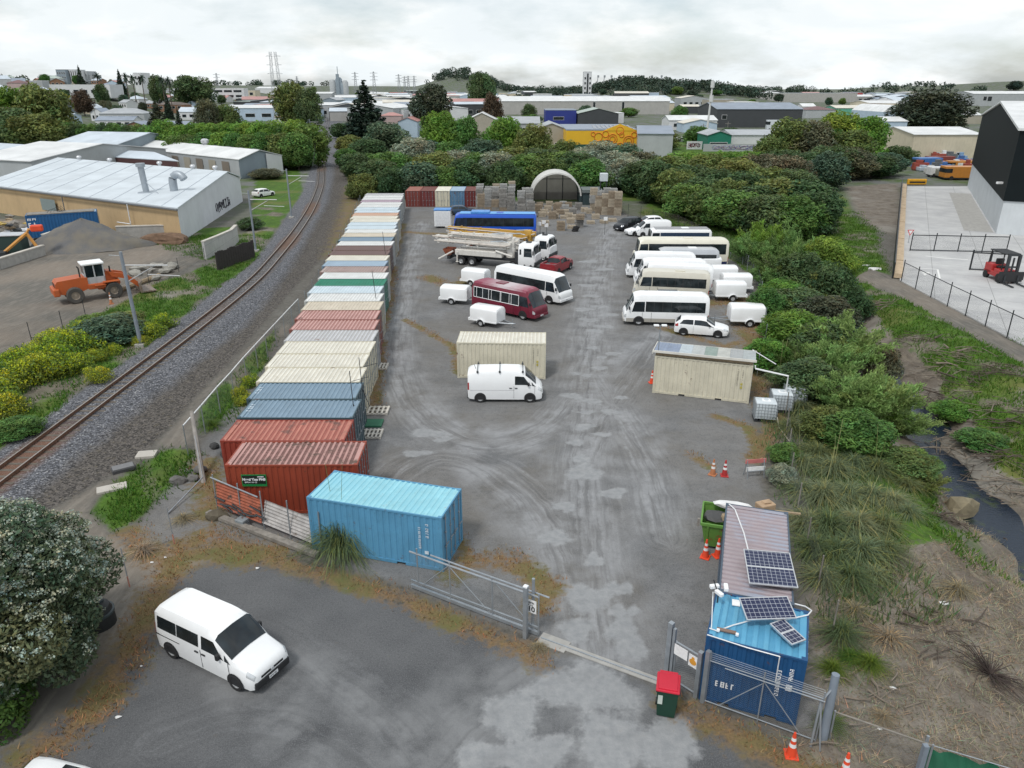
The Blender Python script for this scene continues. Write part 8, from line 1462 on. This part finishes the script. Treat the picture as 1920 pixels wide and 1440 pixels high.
for u,v,Y,w,m in[(678,350,134,5,'olive'),(705,325,142,8,'dark'),(735,300,152,9,'mid'),(740,340,136,6,'dark'),(785,330,137,8,'bluegreen'),(815,300,150,9,'olive'),(830,340,138,7,'mid'),(860,285,160,9,'silver'),(868,325,140,8,'dark'),(905,262,178,10,'bluegreen'),(898,300,152,9,'mid'),(930,300,150,9,'silver'),(945,330,139,7,'dark'),(965,278,168,10,'olive'),(985,305,146,9,'mid'),(1010,280,165,10,'dark'),(1025,310,143,8,'olive'),(1050,285,162,11,'mid'),(1080,300,150,9,'dark'),(1100,280,166,11,'silver'),(1105,325,139,7,'mid'),(1135,268,172,11,'silver'),(1150,300,150,10,'silver'),(1170,272,168,10,'bluegreen'),(1185,310,144,9,'silver'),(1200,288,158,10,'brown'),(1215,325,138,9,'dark'),(1240,295,156,11,'dark'),(1262,320,139,9,'olive'),(1285,300,150,11,'bright'),(1300,335,134,9,'dark'),(1330,305,146,11,'olive'),(1345,345,126,9,'dark'),(1365,300,152,12,'bright'),(1390,325,134,10,'olive'),(1400,350,120,8,'dark'),(1420,372,108,10,'dark'),(1470,362,110,10,'olive'),(1515,366,108,9,'dark'),(1385,385,103,8,'mid'),(1440,392,100,8,'dark'),(1490,395,99,8,'mid'),(1535,385,101,7,'dark'),(1345,380,108,8,'olive'),(1300,372,114,8,'mid'),(1425,305,146,11,'brown'),(1440,340,126,9,'olive'),(1470,285,160,11,'dark'),(1480,320,136,9,'brown'),(1520,290,156,11,'dark'),(1560,275,165,11,'dark'),(1555,300,148,8,'bluegreen'),(1600,280,165,10,'brown'),(1640,290,168,9,'dark'),(1668,300,172,8,'bluegreen'),(1690,275,200,8,'dark'),(1450,260,180,9,'olive'),(1415,285,170,9,'bright'),(640,232,300,9,'dark'),(655,255,230,8,'olive'),(665,300,165,7,'dark'),(650,280,190,6,'mid'),(1240,330,130,8,'dark'),(1275,345,124,8,'olive'),(1320,360,116,8,'dark'),(1365,365,110,8,'olive'),(700,290,170,9,'mid'),(760,285,178,9,'dark'),(800,265,185,9,'bluegreen'),(838,268,185,9,'mid'),(1060,265,190,8,'olive'),(1600,245,185,11,'olive'),(1560,245,190,10,'mid')]:T(u,v-(24 if v>=318 else 12 if v>=296 else 0),Y,w*1.15,m,LBT[m],bq.choice(RK+['fine'])if m not in('silver','brown')else 'fine',GB)
T(1500,322,122,10,'dark','dark tree with pale bare trunks at the edge of the field','fine',bark=BARKP);T(1530,345,118,7,'darkbrown','dark drooping tree with reddish tips beside the field')
for i in range(15):u=282+i*21;Y=208-i*1.2;T(u,233+rnd.uniform(-5,6),Y,11,rnd.choice(['bright','bright','mid']),'bright green tree in the leafy band behind the long workshop','fine' if i%2 else None,'leafy green band behind the long workshop')
for i in range(9):u=330+i*28;T(u,252+rnd.uniform(-3,5),196-i*1.5,9,rnd.choice(['mid','olive','bright']),'bright green tree in the leafy band behind the long workshop',None,'leafy green band behind the long workshop')
for i in range(12):u=98+i*16;T(u,229+i*.9+rnd.uniform(-2,3),246-i*1.5,8,'mid' if i%3 else 'dark','tall green hedge tree behind the grey gabled shed','fine','tall hedge behind the left sheds')
sq=random.Random(12)
for i in range(34):
 u=sq.uniform(-20,560);Y=sq.uniform(400,760);p=atY(u,180,Y);g_=gz(p.x,Y);m=sq.choice(['dark','olive','mid','brown','bluegreen','darkbrown']);tree(sq.choice(RK),m,p.x,Y,g_+sq.uniform(4,8),sq.uniform(6,10),'tree among the suburban houses on the left ridge','trees among the suburban houses')
for i in range(45):
 u=sq.uniform(560,1750);Y=sq.choice([sq.uniform(380,700),sq.uniform(600,1400)]);p=atY(u,180,Y);g_=gz(p.x,Y)
 if 600<u<650:continue
 tree(sq.choice(RK),sq.choice(['dark','farwood','mid','bluegreen']),p.x,Y,g_+sq.uniform(4,9),sq.uniform(8,16),'distant tree among the industrial roofs','distant trees among the industrial roofs')
T(1905,152,1500,30,'farwood','lone tree on top of the far right hill');
for i in range(9):u=560+i*40;
r=np.random.RandomState(5);pts=[]
def wood(x0,x1,y0,y1,n,hmin=5,hmax=11):
 X_=r.uniform(x0,x1,n);Y_=r.uniform(y0,y1,n);Z_=hills_z(X_,Y_);return[(x,y,z+h*.55,h*.62,h*.62,h*.5)for x,y,z,h in zip(X_,Y_,Z_,r.uniform(hmin,hmax,n))]
bl=wood(112,298,900,1090,420)+wood(10,130,980,1120,160,5,9)+wood(-30,20,900,1000,25,5,8)
o=np_mesh('wooded_hill_canopy',*leaves(bl,30000,1.6,6,1.5,.5,.3,.6,-5)[:2],LM['farwood'],None,{'tint':leaves(bl,30000,1.6,6,1.5,.5,.3,.6,-5)[2]});tag(o,'dark wooded hill behind the stadium masts','woodland',kind='stuff')
bl=wood(-760,-520,700,860,150,6,11)+wood(-250,900,2300,2700,300,12,24)+wood(300,900,1450,1700,120,6,11)+wood(-900,-500,1800,2400,60,8,16)
V_,F_,C_=leaves(bl,60000,2.4,7,1.5,.5,.3,.6,-5);o=np_mesh('ridge_woods',V_,F_,LM['farwood'],None,{'tint':C_});tag(o,'dark tree line along the far ridges','woodland',kind='stuff')
for a in[(1408,440,92,5.5,'willow','feathery green shrub at the left edge of the right-hand scrub behind the coach','willow'),(1440,412,96,6.5,'bright','light green feathery shrub tall behind the coach','willow2'),(1480,420,93,6.5,'willow','grey-green feathery shrub right of the light green one','willow'),(1520,440,90,6.5,'willow','feathery shrub at the right of the tall scrub group','willow2'),(1560,450,88,6,'bright','rounded light shrub at the edge of the grass strip','fine'),(1460,470,82,6,'olive','dense olive scrub in the middle of the right-hand thicket','willow'),(1510,480,80,6,'dark','dark shrub in the middle of the right-hand thicket','fine'),(1565,500,76,5.5,'dark','dark rounded shrub beside the grass strip','fine'),(1440,500,80,4.6,'willow','feathery bush behind the farthest white trailers','willow2'),(1475,530,72,5,'bright','fresh green bush beside the white trailers','fine'),(1440,545,67.5,3.4,'mid','dark leaved bush leaning over the covered trailer','fine'),(1500,545,69,5.5,'dark','dark shrub behind the fresh green bush','round'),(1550,560,66,5.5,'darkbrown','brown-green shrub left of the litter on the grass','fine'),(1478,592,61,4.2,'lime','lime green creeper-covered bush beside the nearest trailer','fine'),(1500,590,60,5,'bright','light green creeper bush, second behind the lime one','fine'),(1540,610,58,5,'dark','dark hollow bush between the creepers and the willow','round2'),(1445,640,54,3.6,'bright','bright green bush right of the panelled roof','fine'),(1600,592,57,7,'willow','large pale green willow leaning over the stream','willow'),(1560,640,52,5,'willow','pale green willow shrub left of the large leaning one','willow2'),(1640,690,46,6,'willow','pale green willow nearest the stream bend','willow'),(1585,700,46,5,'willow','pale willow shrub left of the nearest one','willow2'),(1520,680,49,4.6,'dark','dark shrub behind the water tanks','fine'),(1500,640,53,4,'olive','olive shrub between the panelled roof and the willows','willow2'),(1610,780,40.5,4,'mid','green shrub at the foot of the willows','fine'),(1690,880,34.5,3.4,'olive','olive bush right at the stream edge','fine'),(1555,770,42,3,'olive','low olive scrub right of the pampas clumps','fine'),(1465,900,32.6,1.5,'silver','small silvery bush by the overgrown fence','fine'),(1470,860,35,1.8,'mid','small green bush above the silvery one','fine')]:T(a[0],a[1],a[2]*(.9 if a[2]>40 else 1),a[3]*1.05,*a[4:6],kind=a[6],name='shrub')
for u,v,Y,w,m,lb,k in[(1700,770,41.5,4.5,'willow','pale willow shrub hanging over the stream from the yard side','willow2'),(1715,850,37,3.2,'mid','green scrub on the stream edge below the hanging willow','fine'),(1735,930,33,2.6,'olive','olive scrub on the near stream edge beside the brown boulder','willow'),(1660,760,43,4.5,'bright','light green shrub in the middle of the willow thicket','willow'),(1590,640,52,6,'bright','tall light shrub behind the leaning willow','willow2'),(1480,560,62,6,'mid','tall mid-green bush behind the lime creeper','fine'),(1530,520,68,6.5,'olive','tall olive bush beside the grass strip','willow'),(1600,540,66,4,'dark','dark low scrub at the edge of the grass strip','fine'),(1660,655,50.5,3,'brown','brownish scrub on the bank above the stream bend','fine'),(1790,760,44,3,'bright','bright low scrub on the far stream bank','fine'),(1840,840,39,3,'mid','green low scrub on the far bank by the log tangle','fine')]:T(u,v,Y,w,m,lb,k,name='shrub')
def tussock(seed,n,L_,w,droop,spread=.5,seg=5):
 r=np.random.RandomState(seed);V_=[];C_=[]
 for i in range(n):
  a=r.rand()*6.283;el=.35+1.15*r.rand()**.7;l=L_*r.uniform(.6,1.1);b0=np.array([r.normal()*.1,r.normal()*.1,0.])*spread*2;pts=[]
  for j in range(seg+1):t=j/seg;pts.append(b0+np.array([math.cos(a)*l*t*math.cos(el)*(1+.3*t),math.sin(a)*l*t*math.cos(el)*(1+.3*t),max(.02,l*t*math.sin(el)-droop*l*t**2.2)]))
  s=np.array([-math.sin(a),math.cos(a),0])*w;br=r.uniform(.55,1.25);cc2=(1.0,1.0,1.0)if r.rand()>.22 else(1.9,1.45,.95)
  for j in range(seg):w0,w1_=1-.85*j/seg,1-.85*(j+1)/seg;V_.append([pts[j]-s*w0,pts[j]+s*w0,pts[j+1]+s*w1_,pts[j+1]-s*w1_]);C_.append([[c*br for c in cc2]]*4)
 if droop>.5 and seed==3:
  for i in range(2):
   a=r.rand()*6.283;l=L_*r.uniform(.9,1.35);tp=np.array([math.cos(a)*l*.3,math.sin(a)*l*.3,l]);s=np.array([-math.sin(a),math.cos(a),0])*.013;b0=tp*0
   V_.append([b0-s,b0+s,tp+s*.6,tp-s*.6]);C_.append([[1.6,1.3,1.1]]*4)
 V_=np.array(V_);m=len(V_);return V_.reshape(-1,3),np.arange(4*m).reshape(m,4),np.array(C_).reshape(-1,3)
LP=leafmat('pampas_leaf',(.19,.24,.13),.3);LPD=leafmat('pampas_dark',(.125,.17,.075),.25);LDRY=leafmat('dry_grass_leaf',(.31,.27,.2),.25);LGR=leafmat('grass_leaf',(.085,.17,.025),.35);LORG=leafmat('orange_weed_leaf',(.3,.2,.1),.25)
TUS=[]
for sd in(1,2,3):TUS.append(np_mesh('pampas_grass',*tussock(sd,520,2.0,.016,.72)[:2],LP,None,{'tint':tussock(sd,520,2.0,.016,.72)[2]}))
tu=[0,0,0]
def clump(i,x,y,s,mat,label,group=None,name='pampas_grass',cat='grass clump'):
 o=TUS[i]if not tu[i]else link(TUS[i].copy());tu[i]=1;o.location=(x,y,gz(x,y)-.03);o.scale=(s,s,s*rnd.uniform(.85,1.1));o.rotation_euler=(0,0,rnd.uniform(0,6));o.material_slots[0].link='OBJECT';o.material_slots[0].material=mat;o.name=name;return tag(o,label,cat,group)
PG2='pampas clumps between the fence and the stream'
for u,v,s in[(1500,870,.9),(1530,850,1.0),(1560,880,1.1),(1600,870,1.1),(1640,880,1.0),(1500,920,.9),(1540,930,1.15),(1585,930,1.1),(1630,930,1.1),(1670,940,.9),(1510,980,1.0),(1550,990,1.2),(1600,985,1.2),(1650,985,1.0),(1525,1030,1.0),(1565,1040,1.1),(1610,1040,1.2),(1655,1030,.9),(1540,1085,.9),(1590,1085,1.0),(1635,1080,.8),(1480,800,.9),(1520,800,1.0),(1500,760,1.0),(1545,815,.9),(1590,830,.9),(1460,700,1.2),(1490,715,1.0),(1700,900,.8),(1700,960,.7),(1680,840,.9)]:p=at(u,v+12,-.2);clump(rnd.randrange(3),p.x,p.y,s,LP if rnd.random()>.35 else LPD,'arching grey-green pampas clump in the thick stand between the fence and the stream',PG2)
p=at(640,1035);big=clump(0,p.x,p.y,1.2,LPD,'tall dark grass clump growing against the sky blue container');big.scale=(1.15,1.15,2.1);
for k,(dx,dy,s)in enumerate(((.35,.25,1.0),(-.15,.4,1.1))):clump(1+k,p.x+dx,p.y+dy,s,LPD,'dark grass tuft growing out of the clump at the sky blue container','dark grass tufts at the sky blue container').scale[2]*=1.7
for u,v,s,lb in[(270,1035,.55,'straw-coloured dry tussock nearest the flowering bush'),(345,975,.5,'straw-coloured dry tussock beside the leaning post stay'),(1795,1110,.6,'dry straw tussock high on the bare dirt bank'),(1665,1200,.6,'dead grey-brown grass clump in the middle of the bare dirt'),(1600,1150,.6,'dead grass clump under the pampas stand'),(1655,1345,.35,'small dry tuft near the sagging pipe fence'),(1010,1215,.3,'orange dry tuft at the foot of the gate post')]:p=at(u,v);clump(rnd.randrange(3),p.x,p.y,s,LDRY,lb,name='dry_tussock')
for u,v,s,lb in[(1575,1195,.8,'dark green grass clump beside the blue container'),(1560,1360,.45,'light green weed clump at the strainer post'),(1560,1260,.5,'green weed patch with orange tips right of the blue container'),(1630,1250,.55,'pale green weed patch right of the orange-tipped one'),(1595,1235,.5,'green weed patch between two others right of the blue container'),(395,800,.6,'yellow-green grass clump beside the red container end')]:p=at(u,v);clump(rnd.randrange(3),p.x,p.y,s,LGR if 'dark' not in lb else LPD,lb,name='weed_clump')
p=at(1855,1270);b=MB();q=random.Random(4);
for i in range(70):a=q.uniform(0,6.28);l=q.uniform(.5,1.5);b.tube([(0,0,.1),(l*.5*math.cos(a),l*.9*math.sin(a),q.uniform(.1,.5)),(l*math.cos(a+.4)*.8,l*1.5*math.sin(a),q.uniform(.02,.4))],.018,3,.006)
o=b.build('dead_branches',plain('dead_dark_wood',(.05,.035,.03),.9));o.location=(p.x,p.y,gz(p.x,p.y));tag(o,'tangle of dark dead branches lying on the pale dirt','branches')
dq=random.Random(8);DW=[paint('drift_wood_pale',(.2,.165,.13),.9,.25,3),paint('drift_wood_dark',(.09,.07,.055),.9,.25,3)]
def debris(label,u,v,n,sp_,L_,seed,grp='drift wood along the stream'):
 q=random.Random(seed);p=on(u,v);b=MB();n=int(n*1.8)
 for i in range(n):
  a=q.gauss(-.45,.9);l=L_*q.uniform(.25,1.0);x,y=q.gauss(0,sp_),q.gauss(0,sp_*.6);z=gz(p.x+x,p.y+y)-p.z+q.uniform(.02,.25);r0=q.uniform(.012,.04)*(2.6 if i<2 else 1);b.tube([(x-l/2*math.cos(a),y-l/2*math.sin(a),z),(x+q.uniform(-.1,.1),y,z+q.uniform(0,.15)),(x+l/2*math.cos(a),y+l/2*math.sin(a),z+q.uniform(-.05,.2))],r0,5,r0*.5)
 o=b.build('drift_wood',DW[seed%2]);o.location=(p.x,p.y,max(p.z,-1.75));tag(o,label,'drift wood',grp,'stuff' if L_<1.5 else None)
for i,(u,v,n,s,L_,lb)in enumerate([(1655,572,22,1.0,2.2,'grey branch heap at the top of the grassy bank near the path corner'),(1720,640,16,1.1,2.0,'pale dry stalks halfway down the grassy bank'),(1800,670,22,1.0,2.2,'uprooted pale stump and roots on the right bank'),(1850,710,22,1.2,2.6,'pale twisted logs right of the uprooted stump'),(1760,695,20,1.3,2.6,'dark log pile between stream and uprooted stump'),(1745,760,24,1.0,3.0,'dark log dam across the stream under the willow'),(1790,840,30,1.2,3.4,'wide tangle of logs across the middle of the stream'),(1850,880,24,1.0,3.0,'long dark logs along the right edge of the stream'),(1900,930,18,.9,2.4,'branches at the right frame edge by the stream'),(1890,800,20,1.4,2.6,'scattered pale branches on the right bank'),(1830,770,16,1.4,2.4,'thin pale branches in the grass above the log tangle'),(1780,980,14,.7,1.6,'dark wet branches at the near stream edge'),(1620,1300,14,1.6,1.2,'loose pale sticks on the bare dirt'),(1720,1190,16,1.6,1.4,'straw-coloured sticks higher on the bare dirt')]):debris(lb,u,v,n,s,L_,i)
p=on(1795,965);b=MB();rock(b,(0,0,.3),.9,77,(1.2,.9,.8),2);o=b.build('stream_boulder',paint('rock_mossy',(.2,.17,.11),.9,.3,2));o.location=tuple(p);tag(o,'brown mossy boulder at the near edge of the stream','boulder')
FX,FY=-16.5,19.5
bl=crownblobs(77,6.4,6.6,44,.02,(.16,.28),.9)
fb=thing('flowering_bush','large dark-leaved bush with white flower heads at the lower left','shrub',(FX,FY,0));LFB=leafmat('flowering_bush_leaf',(.095,.135,.075),.25)
V_,F_,C_=leaves(bl,60000,.085,77,2.0,.5,.2,.45);np_mesh('crown',V_,F_,LFB,fb,{'tint':C_});tb=MB();trunk(tb,6,6,77,.05,.1,9);tb.build('trunk',BARK,fb,smooth=50)
r=np.random.RandomState(9);B=np.array(bl);fl=[];cl=[]
for i in range(3200):
 k=r.randint(len(B));d=r.normal(size=3);d/=np.linalg.norm(d)
 if d[2]<.05:d[2]=-d[2]
 c=B[k,:3]+d*B[k,3:6]*1.03
 if c[2]<3.2 and r.rand()<.75:continue
 fl.append((*c,.15,.15,.1))
V_,F_,C_=leaves(fl,42000,.06,10,1.3,.6,.5,.2);np_mesh('flowers',V_,F_,leafmat('white_flower',(.36,.4,.32),.2),fb,{'tint':C_})
V_,F_,C_=leaves(crownblobs(13,2.4,4.2,14,.0),9000,.11,13,1.8);q=thing('shrub','leafy light green shrub at the foot of the flowering bush','shrub',(-16.6,17.4,0));q.scale=(.8,.8,.8);np_mesh('crown',V_,F_,LM['mid'],q,{'tint':C_});tb=MB();trunk(tb,1.6,2,3,.05,.05);tb.build('trunk',BARK,q)
def mustard(seed,n=4200):
 bl=crownblobs(seed,1.6,3.2,18,.0,(.2,.34),.8);V_,F_,C_=leaves(bl,n,.09,seed,1.6,.3,.5,.35);z=V_[:,2].reshape(-1,4).mean(1);r=np.random.RandomState(seed);y=(r.rand(len(z))<.12+.4*(z/1.6));y4=np.repeat(y,4)
 C_=np.where(y4[:,None],C_*np.array([2.3,1.9,.5]),C_);return V_,F_,C_
MU=[]
for sd in(31,32):V_,F_,C_=mustard(sd);MU.append(np_mesh('mustard_weed',V_,F_,leafmat('mustard_leaf',(.16,.23,.05),.35),None,{'tint':C_}))
mu=[0,0]
for i,(u,v,s)in enumerate([(5,735,1.0),(30,715,1.1),(60,705,1.0),(90,700,1.1),(40,690,1.0),(75,680,1.1),(110,680,1.1),(140,690,.9),(120,660,1.1),(150,655,1.1),(100,650,1.0),(160,630,1.0),(185,712,.65),(280,625,.8),(305,610,.8),(265,640,.5),(10,770,.9),(-20,720,1.2),(-20,760,1.2),(180,668,.6),(215,655,.5),(450,735,.45),(470,715,.5),(455,750,.4)]):
 p=at(u,v+8);k=i%2;o=MU[k]if not mu[k]else link(MU[k].copy());mu[k]=1;o.location=(p.x,p.y,gz(p.x,p.y)-.1);o.scale=(s,s,s);o.rotation_euler=(0,0,rnd.uniform(0,6));tag(o,'yellow-flowering weed mound on the bank beside the railway' if u<400 else 'yellow-green weed mound between the railway fence and the containers','weed','yellow-flowering weeds on the railway bank' if u<400 else 'weeds between fence and containers')
for u,v,w,h,m,lb in[(205,640,5.5,1.9,'bluegreen','dark bluish shrub left of the near railway mast'),(235,620,4,1.5,'olive','olive shrub right behind the near railway mast'),(175,625,3.5,1.5,'mid','green shrub between the yellow weeds and the dark one'),(40,820,3,.7,'mid','low green weed mound at the left edge by the ballast'),(500,335,8,2.0,'brown','grey dry scrub beside the workshop end'),(470,430,4,1.6,'dark','dark bush at the foot of the white end wall'),(660,330,5,2.6,'brown','dry grey-brown scrub along the railway near the belt of trees'),(655,300,6,2.6,'brown','dry scrub farther along the railway'),(668,372,4,2.2,'olive','olive scrub at the far end of the container row'),(680,360,4,2.4,'olive','olive scrub right behind the end of the container row')]:p=at(u,v);tree('fine',m,p.x,p.y,h,w,lb,name='shrub')
def cover(name,label,W_,n,h,w,mat,seed,x0,x1,y0,y1,lean=.5,cmul=None,p=1.0):
 r=np.random.RandomState(seed);X_=r.uniform(x0,x1,n*4);Y_=y0+(y1-y0)*r.rand(n*4)**p;i=np.clip(np.searchsorted(gy,Y_)-1,0,ny-2);j=np.clip(np.searchsorted(gx,X_)-1,0,nx-2);pat=.5+.5*np.sin(X_*1.9+1.7*np.sin(Y_*1.1+X_*.7))*np.sin(Y_*1.6+np.sin(X_*1.3));keep=(W_[i,j]*(.35+pat)>.25+r.rand(n*4)*.6);X_,Y_=X_[keep][:n],Y_[keep][:n];m=len(X_);Z_=gzv(X_,Y_)
 a=r.rand(m)*6.283;l=h*(.4+.9*r.rand(m));ww_=w*(.6+.8*r.rand(m));la=r.rand(m)*6.283;lx,ly=np.cos(la)*l*lean*r.rand(m),np.sin(la)*l*lean*r.rand(m);dx,dy=np.cos(a)*ww_,np.sin(a)*ww_
 V_=np.stack([np.stack([X_-dx,Y_-dy,Z_-.02],1),np.stack([X_+dx,Y_+dy,Z_-.02],1),np.stack([X_+lx,Y_+ly,Z_+l*.9],1)],1);b=(.55+.8*r.rand(m))*(.8+.4*pat[keep][:n]);C_=np.stack([b*(1+r.normal(0,.18,m)),b,b*.9],-1)
 o=np_mesh(name,V_.reshape(-1,3),np.arange(3*m).reshape(m,3),mat,None,{'tint':np.repeat(C_,3,0)});tag(o,label,'ground cover',kind='stuff')
cover('grass','rough green grass on the railway bank',wG,70000,.26,.035,LGR,1,-62,-16,26,100,1.0,p=1.4);cover('grass','rough green grass on the stream bank',wG*(GX>14),70000,.28,.035,LGR,2,19,60,24,120,1.0,p=1.4)
cover('dry_weeds','dry orange-brown weeds along the fence lines',wW,60000,.16,.022,LORG,3,-28,24,12,80,1.2,p=1.6);cover('straw','dead straw scattered over the bare dirt',wD,40000,.16,.014,LDRY,4,8,40,12,36,3.0)
sv=np.clip(1.2-np.abs(leftS+3.2)/3.0,0,1)*(GX>8)*(GY<100)*(GY>20);cover('undergrowth','rank undergrowth between the yard fence and the stream',np.maximum(sv,0),45000,.5,.03,LPD,5,8,34,22,100,.8)
for k,(root,usedp)in TP.items():
 if not usedp:print('unused proto',k)
